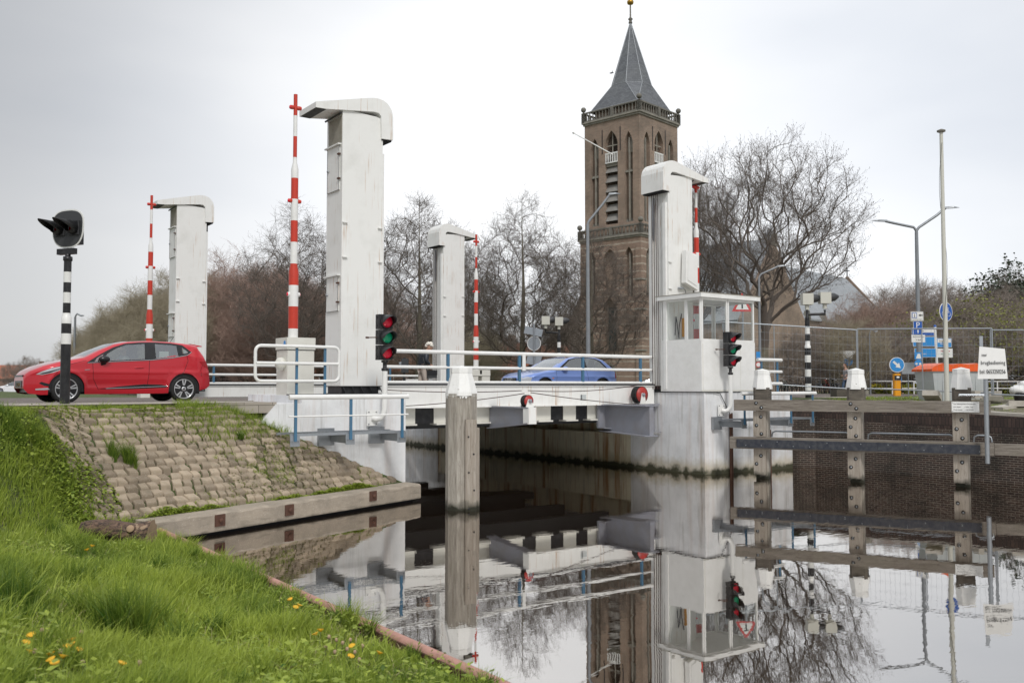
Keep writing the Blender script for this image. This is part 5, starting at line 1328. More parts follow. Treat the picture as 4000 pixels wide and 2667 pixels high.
    # closed nose and tail
    for i_ in (0, nx - 1):
        ring = [tuple(p) for p in G_[i_]] + [(p[0], -p[1], p[2]) for p in G_[i_][::-1][1:]]
        m = MB(); m.add(ring, [list(range(len(ring)))]); m.build('bumper_cap', paint, t)
    w0 = W * .60
    for nm, mat, y_, z0_, z1_ in spec['nose']:
        m = MB(); m.b2((-.012, -y_, z0_), (.02, y_, z1_)); m.build(nm, mat, t)
    # underbody, arches and nose/tail closing
    m = MB(); m.b2((.25, -W * .80, .20), (L - .25, W * .80, .34)); 
    for wc in (wf, wr):
        m.b2((wc - .36, -W * .95, .25), (wc + .36, W * .95, .66))
    m.b2((.10, -W * .5, .24), (.4, W * .5, .5)); m.b2((L - .35, -W * .7, .28), (L - .08, W * .7, .6))
    m.build('underbody', 'car_black', t)
    # cabin interior
    m = MB(); m.b2((spec['cab'][0], -W * .78, .34), (spec['cab'][1], W * .78, .62)); m.prism([(spec['cab'][0] - .1, .55), (spec['cab'][0] + .42, .62), (spec['cab'][0] + .40, .92), (spec['cab'][0] - .1, .96)], 'y', -W * .76, W * .76)
    for sx in (spec['seat'], spec['seat'] + .85):
        for sy in (-.36, .36):
            m.box((sx, sy, .56), (.50, .46, .20)); m.beam((sx + .22, sy, .58), (sx + .40, sy, 1.12), .44, .12); m.beam((sx + .40, sy, 1.12), (sx + .44, sy, 1.28), .24, .08)
    m.build('interior', 'seat_cloth', t)
    m = MB(); m.tube([(spec['cab'][0] + .50 + .03 * math.sin(a), -.36 + .18 * math.cos(a), .88 + .18 * math.sin(a)) for a in np.linspace(0, 6.283, 17)], .014, 6, caps=False); m.build('steering_wheel', 'car_black', t)
    # wheels
    for wc in (wf, wr):
        for s_ in (-1, 1):
            y = s_ * (W - .12)
            m = MB(); ax = (0, s_, 0); hw = .098 if s_ else .1
            m.lathe([(rw * .70, -hw), (rw * .93, -hw), (rw, -hw * .6), (rw, hw * .6), (rw * .965, hw * .9), (rw * .84, hw * 1.05), (rw * .73, hw * .85), (rw * .71, hw * .5)], (wc, y, rw), ax, 40, caps=False)
            w_ = m.build('wheel', 'rubber', t); w_.name = 'tyre'; 
            m = MB(); m.lathe([(rw * .70, hw * .5), (rw * .68, hw * .60), (rw * .66, -hw * .3), (rw * .1, -hw * .4), (.0, -hw * .4)], (wc, y, rw), ax, 40); m.build('rim_dish', 'car_plastic', w_)
            m = MB(); m.lathe([(rw * .72, hw * .80), (rw * .75, hw * .96), (rw * .705, hw * 1.0), (rw * .67, hw * .72), (rw * .67, -hw * .2)], (wc, y, rw), ax, 40, caps=False)
            ns2 = spec.get('spokes', 5)
            for k in range(ns2):
                for da, ww in ((-.17, .013), (.17, .013)) if spec.get('twin', True) else ((0, .026),):
                    a = 2 * math.pi * k / ns2 + .3; r0 = rw * .12; r1 = rw * .70
                    p0 = Vector((wc + r0 * math.cos(a + da * .5), y + s_ * hw * .74, rw + r0 * math.sin(a + da * .5))); p1 = Vector((wc + r1 * math.cos(a + da), y + s_ * hw * .90, rw + r1 * math.sin(a + da)))
                    dv_ = (p1 - p0); n2 = Vector((0, s_, 0)).cross(dv_).normalized()
                    wd0, wd1 = ww * .7, ww * 1.25
                    m.add([p0 - n2 * wd0, p0 + n2 * wd0, p1 + n2 * wd1, p1 - n2 * wd1, p0 - n2 * wd0 - Vector((0, s_ * .03, 0)), p0 + n2 * wd0 - Vector((0, s_ * .03, 0)), p1 + n2 * wd1 - Vector((0, s_ * .03, 0)), p1 - n2 * wd1 - Vector((0, s_ * .03, 0))],
                          [[0, 1, 2, 3], [0, 4, 5, 1], [2, 6, 7, 3], [1, 5, 6, 2], [3, 7, 4, 0]])
            m.lathe([(rw * .17, hw * .6), (rw * .17, hw * .82), (rw * .13, hw * .88), (0, hw * .88)], (wc, y, rw), ax, 16)
            m.build('rim', 'alloy', w_)
            if spec.get('hub') == 'diamond':
                m = MB(); m.prism([(wc - .022, rw), (wc, rw - .032), (wc + .022, rw), (wc, rw + .032)], 'y', y + s_ * hw * .885, y + s_ * (hw * .885 + .003)); m.build('hub_badge', 'car_black', w_)
    # mirrors and handles
    for s_ in (-1, 1):
        mx_, mz = spec['mirror']
        m = MB(); m.ball((mx_, s_ * (W + .05), mz), .12, 14, sc=(1.05, .62, .66)); m.build('mirror', spec['mirror_mat'] or paint, t)
        m = MB(); m.beam((mx_ - .02, s_ * (W - .07), mz - .15), (mx_, s_ * (W + .02), mz - .05), .10, .07); m.build('mirror_foot', spec['mirror_mat'] or paint, t)
        for hx, hz in spec['handles']:
            yw = s_ * (W * .985 + .008)
            m = MB(); m.ball((hx, yw - s_ * .012, hz), .075, 12, sc=(1.05, .12, .42)); m.build('handle_cup', 'car_black' if spec['mirror_mat'] else paint, t)
            m = MB(); m.tube([(hx - .10, yw - s_ * .004, hz), (hx - .06, yw + s_ * .014, hz + .003), (hx + .07, yw + s_ * .014, hz + .006), (hx + .11, yw - s_ * .004, hz + .006)], .013, 8); m.build('handle', paint, t)
    return t
def head(o, c, yaw=0., hair='hair_brown', s=1.):
    "a head with face; c = centre, face looks along yaw (0 = -x)"
    q = Matrix.Rotation(yaw, 3, 'Z'); W_ = lambda p: Vector(c) + q @ (Vector(p) * s)
    m = MB(); n = 16; prof = []
    for k in range(11):
        a = math.pi * k / 10; z = -.115 * math.cos(a)
        rx = .096 * math.sin(a) ** .8 * (1 - .10 * (z < 0) * (-z / .115)); ry = .074 * math.sin(a) ** .8 * (1 - .22 * (z < 0) * (-z / .115)); prof.append((z, rx, ry))
    vs = [W_((-rx * math.cos(2 * math.pi * j / n) * (1.0 if math.cos(2 * math.pi * j / n) > 0 else 1.02), ry * math.sin(2 * math.pi * j / n), z)) for z, rx, ry in prof for j in range(n)]
    m.add(vs, [[i * n + j, i * n + (j + 1) % n, (i + 1) * n + (j + 1) % n, (i + 1) * n + j] for i in range(10) for j in range(n)], True)
    m.add([W_(p) for p in ((-.090, 0, .02), (-.090, -.015, -.025), (-.122, 0, -.022), (-.090, .015, -.025), (-.090, 0, -.035))], [[0, 1, 2], [0, 2, 3], [1, 4, 2], [2, 4, 3]], True)
    for y in (-.075, .075): m.ball(W_((.005, y, -.01)), .028 * s, 8, sc=(.7, .35, 1))
    m.tube([W_((.02, 0, -.09)), W_((.03, 0, -.19))], .05 * s, 10)
    h = m.build('head', 'skin', o)
    m = MB()
    for y in (-.032, .032): m.ball(W_((-.086, y, .012)), .011 * s, 6)
    m.tube([W_((-.088, -.022, -.055)), W_((-.093, 0, -.053)), W_((-.088, .022, -.055))], .004 * s, 5); m.build('face_detail', 'shoe', h)
    return h
def driver(t, x, y, hair, cloth):
    o = thing('person', '', 'person', (0, 0, 0)); return o
clio = dict(L=4.06, W=1.73, wf=.80, wr=3.39, rw=.315,
    top=[(0, .60), (.04, .67), (.12, .74), (.35, .85), (.65, .94), (.95, 1.00), (1.18, 1.05), (1.5, 1.22), (1.85, 1.37), (2.15, 1.43), (2.6, 1.46), (3.1, 1.45), (3.5, 1.41), (3.72, 1.37), (3.76, 1.30), (3.88, 1.13), (3.98, .96), (4.02, .80), (4.05, .62), (4.06, .50)],
    belt=[(0, .70), (1.2, .93), (2.6, 1.00), (3.4, 1.12), (4.06, 1.0)], tumble=.42,
    low=[(0, .33), (.08, .22), (.3, .19), (1.2, .20), (2.9, .21), (3.7, .27), (3.95, .32), (4.06, .40)],
    hole=[(1.40, .95), (1.62, 1.13), (1.85, 1.27), (2.08, 1.345), (2.6, 1.385), (3.1, 1.37), (3.34, 1.33), (3.48, 1.19), (3.4, 1.14), (2.6, 1.01)],
    frame=[(1.20, .905), (1.45, 1.07), (1.62, 1.17), (1.79, 1.265), (2.06, 1.36), (2.4, 1.40), (2.75, 1.41), (3.1, 1.395), (3.36, 1.355), (3.56, 1.19), (3.45, 1.12), (3.1, 1.05), (2.60, .99)],
    glass=[[(1.52, .945), (1.66, 1.12), (1.86, 1.245), (2.08, 1.33), (2.50, 1.365), (2.47, 1.005)], [(1.36, .93), (1.43, 1.02), (1.58, 1.115), (1.47, .94)],
           [(2.72, 1.02), (2.73, 1.37), (3.08, 1.355), (3.22, 1.335), (3.24, 1.09), (3.1, 1.06)], [(3.34, 1.145), (3.34, 1.30), (3.49, 1.19), (3.44, 1.155)]],
    patches=[('sill_moulding', 'car_black', .004, [(1.45, .315), (1.9, .375), (2.45, .425), (2.85, .415), (3.02, .385), (2.95, .345), (2.2, .315)]),
             ('headlight', 'lamp_clear', .004, [(.20, .635), (.30, .70), (.50, .78), (.80, .84), (.72, .76), (.52, .675), (.32, .625)]),
             ('headlight_housing', 'dark_grey', .007, [(.26, .65), (.42, .70), (.66, .775), (.64, .74), (.46, .675), (.32, .64)]),
             ('tail_light', 'tail_red', .005, [(3.74, .965), (3.95, .98), (4.02, .86), (4.0, .80), (3.93, .82), (3.83, .87)]),
             ('fog_recess', 'car_black', .004, [(.36, .385), (.26, .44), (.30, .475), (.44, .43), (.49, .375)]),
             ('fog_light', 'lamp_clear', .006, [(.20, .295), (.20, .325), (.42, .345), (.46, .305), (.35, .295)])],
    lines=[('window_trim', 'chrome', .008, [(1.22, .90), (1.6, .925), (2.60, .985), (3.1, 1.045), (3.45, 1.115), (3.565, 1.19)]),
           ('sill_trim', 'chrome', .008, [(1.62, .325), (2.45, .355), (2.85, .372), (3.0, .378)]),
           ('door_gap', 'car_black', .005, [(1.33, .90), (1.345, .55), (1.46, .30)]), ('door_gap', 'car_black', .005, [(2.575, .99), (2.557, .62), (2.52, .32)]),
           ('door_gap', 'car_black', .005, [(3.44, 1.12), (3.47, .98), (3.38, .74), (3.20, .50)]), ('bonnet_gap', 'car_black', .004, [(.80, .85), (1.2, .955)]), ('bumper_gap', 'car_black', .004, [(.66, .78), (.60, .68), (.53, .60)]),
           ('bumper_gap', 'car_black', .004, [(3.82, .87), (3.78, .76), (3.80, .62)]), ('name_badge', 'chrome', .008, [(1.16, .742), (1.27, .75)])],
    nose=[('grille', 'car_black', .42, .585, .625), ('lower_grille', 'car_black', .36, .345, .50), ('number_plate', 'plate_yellow', .22, .37, .45)],
    topr=[('windscreen', (1.22, 2.02, lambda x: .56 + 0 * x)), ('rear_window', (3.75, 3.95, .5))],
    mats=dict(window_frame='car_black', trim='chrome', door_glass='car_glass', door_glass_small='car_glass', rear_door_glass='car_glass', quarter_glass='car_glass', sill_moulding='car_black', sill_chrome='chrome', door_gap='car_black', headlight='lamp_clear', headlight_housing='dark_grey', tail_light='tail_red', fog_recess='car_black', fog_light='lamp_clear', name_badge='chrome', number_plate='plate_yellow', rear_window='car_glass', grille='car_black', bumper_grille='car_black', windscreen='car_glass'),
    cab=(1.30, 3.55), seat=1.95, mirror=(1.56, .985), mirror_mat='car_black', handles=[(2.33, .80)], hub='diamond', spokes=5)
a3 = dict(L=4.15, W=1.73, wf=.84, wr=3.36, rw=.31,
    top=[(0, .50), (.03, .64), (.12, .71), (.5, .83), (.9, .90), (1.22, .95), (1.6, 1.16), (1.95, 1.33), (2.3, 1.40), (2.8, 1.415), (3.2, 1.385), (3.5, 1.31), (3.8, 1.09), (3.98, .96), (4.08, .90), (4.13, .70), (4.15, .50)],
    belt=[(0, .66), (1.3, .90), (3.6, .95), (4.15, .9)], tumble=.36,
    low=[(0, .34), (.08, .24), (.3, .21), (1.2, .21), (2.9, .21), (3.7, .25), (4.05, .32), (4.15, .40)],
    hole=[(1.45, .945), (1.98, 1.26), (2.28, 1.33), (2.8, 1.34), (3.1, 1.31), (3.3, 1.225), (3.55, .975)],
    frame=[(1.33, .90), (1.65, 1.11), (1.95, 1.285), (2.28, 1.35), (2.8, 1.365), (3.12, 1.335), (3.35, 1.25), (3.66, .95), (3.6, .925)],
    glass=[[(1.50, .935), (1.75, 1.10), (1.98, 1.25), (2.28, 1.325), (2.50, 1.335), (2.56, .945)], [(2.68, .95), (2.64, 1.335), (2.8, 1.34), (3.1, 1.305), (3.3, 1.22), (3.56, .965)]],
    patches=[('headlight', 'lamp_clear', .005, [(.02, .53), (.02, .655), (.16, .70), (.34, .67), (.30, .53)]), ('tail_light', 'tail_red', .005, [(3.98, .66), (3.98, .88), (4.11, .88), (4.13, .66)])],
    lines=[('rub_strip', 'car_blue', .016, [(1.25, .45), (3.0, .45)]), ('door_gap', 'car_black', .004, [(1.31, .90), (1.325, .6), (1.31, .30)]), ('door_gap', 'car_black', .004, [(2.63, .94), (2.71, .6), (2.65, .30)]), ('indicator', 'amber', .018, [(1.13, .64), (1.19, .64)])],
    nose=[('grille', 'car_black', .36, .53, .655), ('lower_grille', 'car_black', .46, .31, .38)],
    topr=[('windscreen', (1.28, 1.97, lambda x: .58 + 0 * x)), ('rear_window', (3.42, 3.88, .5))],
    mats=dict(window_frame='car_black', door_glass='car_glass', quarter_glass='car_glass', rub_strip='car_blue', door_gap='car_black', headlight='lamp_clear', indicator='amber', tail_light='tail_red', nose_panel='car_blue', grille='car_black', bumper_grille='car_black', windscreen='car_glass', rear_window='car_glass'),
    cab=(1.30, 3.5), seat=2.0, mirror=(1.66, .96), mirror_mat=None, handles=[(2.46, .73)], spokes=6, twin=False)
red = car('hatchback_car', 'glossy red five door hatchback driving off the bridge on the left', clio, (3.24, 23.28, .005), R(2.5), 'car_red')
m = MB(); m.tube([(3.28, 0, 1.40), (3.40, 0, 1.58)], .006, 5); m.build('aerial', 'car_black', red)
m = MB(); m.prism([(3.62, 1.40), (3.90, 1.355), (3.90, 1.335), (3.70, 1.33)], 'y', -.56, .56); m.build('spoiler', 'car_red', red)
m = MB(); m.b2((2.86, -.64, .98), (3.08, -.635, 1.20)); m.build('paper_sheet', 'sign_white', red)
blue = car('hatchback_car', 'blue three door hatchback crossing the bridge behind the railings', a3, (18.15, 25.3, .0), R(0), 'car_blue')
m = MB()
for k in (-1.5, -.5, .5, 1.5):
    m.tube([(-.028, k * .082 + .058 * math.cos(a), .595 + .058 * math.sin(a)) for a in np.linspace(0, 6.2832, 19)], .008, 5, caps=False)
m.build('ring_badge', 'chrome', blue)
m = MB(); [m.b2((-.018, -.34, z), (.03, .34, z + .008)) for z in (.55, .58, .61, .64)]; m.build('grille_bar', 'grey_steel', blue)
def sit(name_label, t, x, y, cloth, hair, sc=1.):
    "driver: seated torso, arms to the wheel, head; a thing of its own inside the car"
    M_ = t.matrix_basis; loc = Matrix.Translation(t.location) @ Matrix.Rotation(t.rotation_euler.z, 4, 'Z') @ Vector((x, y, .45))
    o = thing('person', name_label, 'person', loc, t.rotation_euler.z)
    m = MB(); m.tube([(.10, 0, .15), (.12, 0, .35), (.16, 0, .55), (.17, 0, .64)], [.16, .155, .17, .08], 14)
    for s_ in (-1, 1):
        m.tube([(.15, s_ * .19, .56), (-.05, s_ * .24, .38), (-.30, s_ * .12, .46)], [.065, .05, .035], 8); m.ball((-.33, s_ * .11, .47), .045, 8)
        m.tube([(.08, s_ * .1, .15), (-.35, s_ * .11, .22), (-.45, s_ * .11, -.05)], [.085, .07, .055], 8)
    m.build('clothing', cloth, o)
    h = head(o, (.13, 0, .82))
    m = MB(); m.ball((.155, 0, .855), .105, 14, sc=(1.0, .85, .95)); m.build('hair', hair, o)
    return o
sit('driver in dark top seen through the side window of the red car', red, 1.98, -.36, 'grey_cloth', 'hair_brown')
sit('driver seen dimly through the side window of the blue car', blue, 2.02, -.36, 'black_cloth', 'hair_brown')
# parked cars beyond: simple shells share the same builder
van_g = G(1545, 62, -.1)
c2 = car('parked_car', 'dark estate car parked at the far right behind the yellow bollard', dict(a3, nx=150, ns=40, mats=dict(a3['mats'], rub_strip='car_dark', nose_panel='car_dark')), G(3690, 62, -.42) , R(-HEAD + 4), 'car_dark')
c2.scale = (1.12, 1.1, 1.16)
def parked(px, D, label, mat, rz, z=-.15, src=None):
    o = dup(src or c2, loc=G(px, D, z), rotz=R(-HEAD + rz), label=label, group='cars parked in the background', mats={'car_dark': mat, 'car_blue': mat, 'car_red': mat}); o.scale = (1, 1, 1); return o
parked(2440, 88, 'grey car parked at the foot of the church tower', 'car_silver', 3, -.35)
parked(1500, 70, 'white car parked on the square left of the walking woman', 'car_white', 0, -.25)
parked(940, 62, 'silver car parked behind the railing under the far trees', 'car_silver', 12, -.35)
parked(1890, 66, 'pale car parked behind the barrier right of the far tower', 'car_white', -5, -.3)
parked(-10, 110, 'white car parked far away at the left edge', 'car_white', 0, -.55)
# ------------------------------------------------------------------ people
def skin_mesh(name, chains, mat, parent, sub=1):
    "chains: lists of (x,y,z,r); first vertex of the first chain is the root; chains may start at a named earlier vertex index"
    vs, es, rs = [], [], []
    for ch in chains:
        prev = None
        for p in ch:
            if isinstance(p, int): prev = p; continue
            vs.append(p[:3]); rs.append(p[3] if not isinstance(p[3], tuple) else p[3])
            if prev is not None: es.append((prev, len(vs) - 1))
            prev = len(vs) - 1
    me = bpy.data.meshes.new(name); me.from_pydata(vs, es, []); me.materials.append(MT[mat])
    o = bpy.data.objects.new(name, me); col.objects.link(o); o.parent = parent
    sk = o.modifiers.new('Skin', 'SKIN'); sk.use_smooth_shade = True
    for i, r in enumerate(rs):
        d = me.skin_vertices[0].data[i]; d.radius = r if isinstance(r, tuple) else (r, r); d.use_root = (i == 0)
    ss = o.modifiers.new('Sub', 'SUBSURF'); ss.levels = sub; ss.render_levels = sub
    return o
def person(loc, rotz, label, H, jacket, legs, hair, stoop=0., arm=(.25, .12), stride=.16, bag=None, jk_len=.0, hair_r=.105, bald=False, shoes='shoe', arm2=None):
    """walks towards local +x; arm = how far hands reach forward / up"""
    t = thing('person', label, 'person', loc, rotz); k = H / 1.70
    sx = stoop
    def S(x, y, z, r): return (x * k, y * k, z * k, r * k)
    # continuous body: pelvis -> spine -> neck; legs; arms
    sh = 1.40 - .04 * (sx > 0); ch = [
        [S(0, 0, .92, .115), S(.0, 0, 1.08, .12), S(.02 + sx * .4, 0, 1.25, .135), S(.02 + sx * .8, 0, sh, .10), S(.03 + sx * 1.1, 0, sh + .08, .055), S(.05 + sx * 1.4, 0, sh + .14, .05)],
        [0, S(stride * .2, -.09, .86, .095), S(stride, -.09, .48, .062), S(stride * .8, -.09, .09, .045), S(stride * .8 + .13, -.09, .035, .035)],
        [0, S(-stride * .1, .09, .86, .095), S(-stride * .3, .09, .48, .062), S(-stride * 1.3, .09, .10, .045), S(-stride * 1.3 + .12, .09, .035, .035)]]
    ax, az = arm; a2 = arm2 or arm
    for s_, (fx, fz) in ((-1, arm), (1, a2)):
        ch.append([3, S(.0 + sx * .75, s_ * .17, sh - .02, .058), S(-.02 + fx * .25, s_ * .215, 1.13, .045), S(fx, s_ * .16, .95 + fz, .030), S(fx + .055, s_ * .15, .93 + fz, .026)])
    skin_mesh('body', ch, 'skin', t)
    # clothing a little larger than the body
    jk = [[S(0, 0, .88 - jk_len, .15), S(.0, 0, 1.05, .148), S(.02 + sx * .4, 0, 1.24, .162), S(.02 + sx * .8, 0, sh - .01, .125), S(.03 + sx, 0, sh + .05, .07)]]
    for s_, (fx, fz) in ((-1, arm), (1, a2)):
        jk.append([3, S(.0 + sx * .75, s_ * .175, sh - .03, .078), S(-.02 + fx * .25, s_ * .225, 1.13, .064), S(fx * .93, s_ * .165, .965 + fz * .95, .045)])
    skin_mesh('jacket', jk, jacket, t)
    tr = [[S(0, 0, .93, .125), S(stride * .2, -.085, .84, .105), S(stride, -.09, .48, .078), S(stride * .84, -.09, .12, .062)], [0, S(-stride * .1, .085, .84, .105), S(-stride * .3, .09, .48, .078), S(-stride * 1.25, .09, .12, .062)]]
    skin_mesh('trousers', tr, legs, t)
    for s_, x in ((-1, stride * .8), (1, -stride * 1.3)):
        m = MB(); m.ball((x * k + .05 * k, s_ * .09 * k, .045 * k), .13 * k, 10, sc=(1, .42, .36)); m.build('shoe', shoes, t)
    # hands with fingers
    for s_, (fx, fz) in ((-1, arm), (1, a2)):
        c = Vector(((fx + .06) * k, s_ * .15 * k, (.925 + fz) * k)); chn = [[(c.x - .03, c.y, c.z + .01, .024), (c.x + .02, c.y, c.z - .01, .026)]]
        for f in range(4):
            y = c.y + (f - 1.5) * .017; l = (.058, .068, .064, .05)[f]
            chn.append([1, (c.x + .045, y, c.z - .018, .0085), (c.x + .045 + l * .5, y, c.z - .035, .008), (c.x + .045 + l * .75, y, c.z - .055, .0065)])
        chn.append([0, (c.x, c.y - s_ * .03, c.z - .015, .010), (c.x + .035, c.y - s_ * .04, c.z - .03, .008)])
        skin_mesh('hand', chn, 'skin', t)
    hc = ((.08 + sx * 1.8) * k, 0, (sh + .235 - sx * .25) * k)
    h = head(t, hc, math.pi, s=k)
    if not bald:
        m = MB(); rnd = random.Random(4)
        for j in range(26 if hair == 'hair_white' else 1):
            if hair == 'hair_white':
                a, b = rnd.uniform(0, 6.28), rnd.uniform(-.2, 1.3)
                p = (hc[0] - .025 + .085 * math.cos(b) * math.cos(a), .085 * math.cos(b) * math.sin(a), hc[2] + .03 + .085 * math.sin(b))
                if p[0] > hc[0] + .045 and p[2] < hc[2] + .07: continue
                m.ball(p, rnd.uniform(.035, .05), 8)
            else: m.ball((hc[0] - .02 * k, 0, hc[2] + .03 * k), hair_r * k, 14, sc=(.98, .82, .93))
        m.build('hair', hair, t)
    else:
        m = MB(); m.tube([(hc[0] + .06 * math.cos(a) - .03, .078 * math.sin(a), hc[2] - .005) for a in np.linspace(R(70), R(290), 9)], .022, 6); m.build('hair', 'hair_brown', t)
    return t, k, hc
w = G(1650, 26.6, .03)
t, k, hc = person(w, R(-12), 'white haired woman in a dark quilted jacket and beige trousers crossing the bridge', 1.60, 'navy_quilt', 'beige_cloth', 'hair_white', stoop=.09, arm=(.21, .06), stride=.10, jk_len=.06)
m = MB()
for z in np.arange(.90, 1.34, .055): m.tube([(.155 * math.cos(a) * (1.0) + .02, .158 * math.sin(a), z) for a in np.linspace(0, 6.2832, 21)], .014, 5, caps=False)
q_ = m.build('quilting', 'navy_quilt', t)
bagc = thing('shoulder_bag', 'dark grey shoulder bag hanging at the side of the woman on the bridge', 'bag', (w.x + .18, w.y - .22, .72), R(-12))
m = MB(); m.box((0, 0, 0), (.30, .09, .22), bev=.03); m.build('bag', 'dark_grey', bagc); m = MB(); m.box((0, -.05, .04), (.29, .02, .14)); m.build('flap', 'black_cloth', bagc)
m = MB(); m.tube([(-.14, 0, .10), (-.26, .02, .45), (-.20, .22, .68), (-.02, .38, .55)], .012, 6); m.build('strap', 'dark_grey', bagc)
person(G(3938, 100, -.85), R(150), 'bald man in a dark jacket and jeans walking at the right edge', 1.8, 'olive_cloth', 'jeans', 'hair_brown', bald=True)
person(G(3968, 98, -.85), R(140), 'man in a brown green coat raising a hand to his face', 1.8, 'olive_cloth', 'black_cloth', 'hair_brown', arm2=(.22, .45))
person(G(3070, 66, -.15), R(-30), 'person in a dark jacket standing among the parked bicycles', 1.15, 'black_cloth', 'jeans', 'hair_brown')
person(G(3306, 50, -.1), R(160), 'person in a grey top standing half behind the middle pile', 1.62, 'grey_cloth', 'jeans', 'hair_brown', arm=(.05, .18))
person(G(3516, 56, -.15), R(120), 'person in a blue coat standing behind the yellow bollard', 1.35, 'sign_bluelight', 'black_cloth', 'hair_brown')
# ------------------------------------------------------------------ bicycles in the rack
def bicycle(loc, rz, label, frame):
    t = thing('bicycle', label, 'bicycle', loc, rz, 'bicycles parked in a row before the church'); r = .34
    for x in (0, 1.06):
        m = MB(); m.tube([(x + r * math.cos(a), 0, r + r * math.sin(a)) for a in np.linspace(0, 6.2832, 25)], .018, 5, caps=False); w_ = m.build('tyre', 'rubber', t)
        m = MB(); [m.tube([(x, 0, r), (x + .32 * math.cos(a), 0, r + .32 * math.sin(a))], .003, 3, caps=False) for a in np.linspace(0, 5.8, 12)]; m.build('spokes', 'galvanised', w_)
        m = MB(); m.tube([(x + (r + .03) * math.cos(a), 0, r + (r + .03) * math.sin(a)) for a in np.linspace(R(20), R(170), 12)], .014, 4); m.build('mudguard', 'black_paint', t)
    m = MB()
    for a, b in (((0, .34), (.16, .92)), ((.13, .78), (.55, .34)), ((.55, .34), (.42, .82)), ((.15, .84), (.45, .70)), ((.55, .34), (1.06, .34)), ((.44, .78), (1.06, .34))): m.tube([(a[0], 0, a[1]), (b[0], 0, b[1])], .017, 6)
    m.build('frame', frame, t)
    m = MB(); m.tube([(.24, -.27, 1.0), (.14, -.2, 1.04), (.17, 0, 1.0), (.14, .2, 1.04), (.24, .27, 1.0)], .013, 5); m.tube([(.17, 0, 1.0), (.16, 0, .9)], .013, 5); m.build('handlebar', 'chrome', t)
    m = MB(); m.ball((.42, 0, .90), .12, 8, sc=(1.1, .7, .35)); m.tube([(.42, 0, .82), (.42, 0, .9)], .014, 5); m.build('saddle', 'black_paint', t)
    return t
bk = bicycle(G(3070, 60, -.18), R(60), 'first bicycle of the row right of the cabin, black frame', 'black_paint')
fr = ['black_paint', 'dark_grey', 'sign_white', 'rail_blue', 'galvanised', 'black_paint', 'red_paint']
cn = ['black', 'dark grey', 'white', 'blue', 'silver', 'black', 'red']
for i in range(1, 20):
    px = 3045 + i * 14.5
    lab = f"bicycle with {cn[i % 7]} frame in the packed row before the church wall"
    b_ = dup(bk, loc=G(px, 60 + .25 * math.sin(i * 2.1), -.18), rotz=R(60 + 8 * math.sin(i * 3.3)), label=lab, mats={'black_paint': fr[i % 7]} if i % 3 else None)
bk['label'] = 'leftmost bicycle of the packed row before the church wall'
# ------------------------------------------------------------------ church
_d = lambda s_, D: Vector((D * (.585 + s_ * .811), D * (.811 - s_ * .585), 0))
C0 = _d(.138, 118.0); ZB = -.45
CROT = math.atan2(.194, .981)                      # local x along the nave, local y to the far left
ch = thing('church', 'old brick church with tall square tower, slate spire and long grey nave roof', 'church', (C0.x, C0.y, ZB), CROT)
W_T = 8.9
def cb(a, b, name='wall', mat='church_brick', par=None):
    m = MB(); m.b2(a, b); return m.build(name, mat, par or ch)
# tower shell: lower banded stage, middle, belfry; niches are cut as recessed panels between piers
def arch_pts(w, z0, zs_, zt_, n=7):
    "pointed arch outline centred on 0"
    p = [(-w / 2, z0), (w / 2, z0), (w / 2, zs_)]
    for k in range(1, n): a = k / n; p.append((w / 2 * (1 - a ** 1.7), zs_ + (zt_ - zs_) * a ** .88))
    p.append((0, zt_))
    for k in range(n - 1, 0, -1): a = k / n; p.append((-w / 2 * (1 - a ** 1.7), zs_ + (zt_ - zs_) * a ** .88))
    p.append((-w / 2, zs_)); return p
def wall_with_arches(W, z0, z1, arches, depth=.55):
    """face in the x-z plane (x 0..W), outer surface at y=0, thickness depth; arches: (cx, w, za, zs, zt)
    built as bmesh with holes filled by triangulation"""
    bm = bmesh.new(); out = []
    def loop(pts, y): 
        vs = [bm.verts.new((x, y, z)) for x, z in pts]; es = [bm.edges.new((vs[i], vs[(i + 1) % len(vs)])) for i in range(len(vs))]; return vs, es
    fr = [loop([(0, z0), (W, z0), (W, z1), (0, z1)], 0)] + [loop([(c + x, z) for x, z in arch_pts(w, a, s_, t_)], 0) for c, w, a, s_, t_ in arches]
    bk = [loop([(c + x, z) for x, z in arch_pts(w, a, s_, t_)], depth) for c, w, a, s_, t_ in arches]
    bmesh.ops.triangle_fill(bm, use_beauty=True, use_dissolve=False, edges=[e for v, es in fr for e in es])
    for (v1, _), (v2, _) in zip(fr[1:], bk):
        n = len(v1)
        for i in range(n): bm.faces.new((v1[i], v1[(i + 1) % n], v2[(i + 1) % n], v2[i]))
    return bm
def place_face(bm, face, W, off=0.):
    "turn a facade built in x-z into tower face 0 (road side, normal -y) or 1 (left, normal -x)"
    if face == 0: M_ = Matrix.Translation((0, -off, 0))
    else: M_ = Matrix.Translation((-off, W, 0)) @ Matrix.Rotation(R(-90), 4, 'Z')
    bm.transform(M_)
    return M_
def facade(W, z0, z1, arches, mat, face, depth, off, inset, recess):
    bm = wall_with_arches(W, z0, z1, arches, depth); M_ = place_face(bm, face, W, off)
    bmesh.ops.recalc_face_normals(bm, faces=bm.faces)
    me = bpy.data.meshes.new('wall'); bm.to_mesh(me); bm.free(); me.materials.append(MT[mat]); box_uv(me)
    o = bpy.data.objects.new('wall', me); col.objects.link(o); o.parent = ch; o.location = inset
    return o, M_
stages = [(-.3, 20.0, W_T + .9, 'church_banded', .45), (20.0, 36.0, W_T, 'church_brick', 0.)]
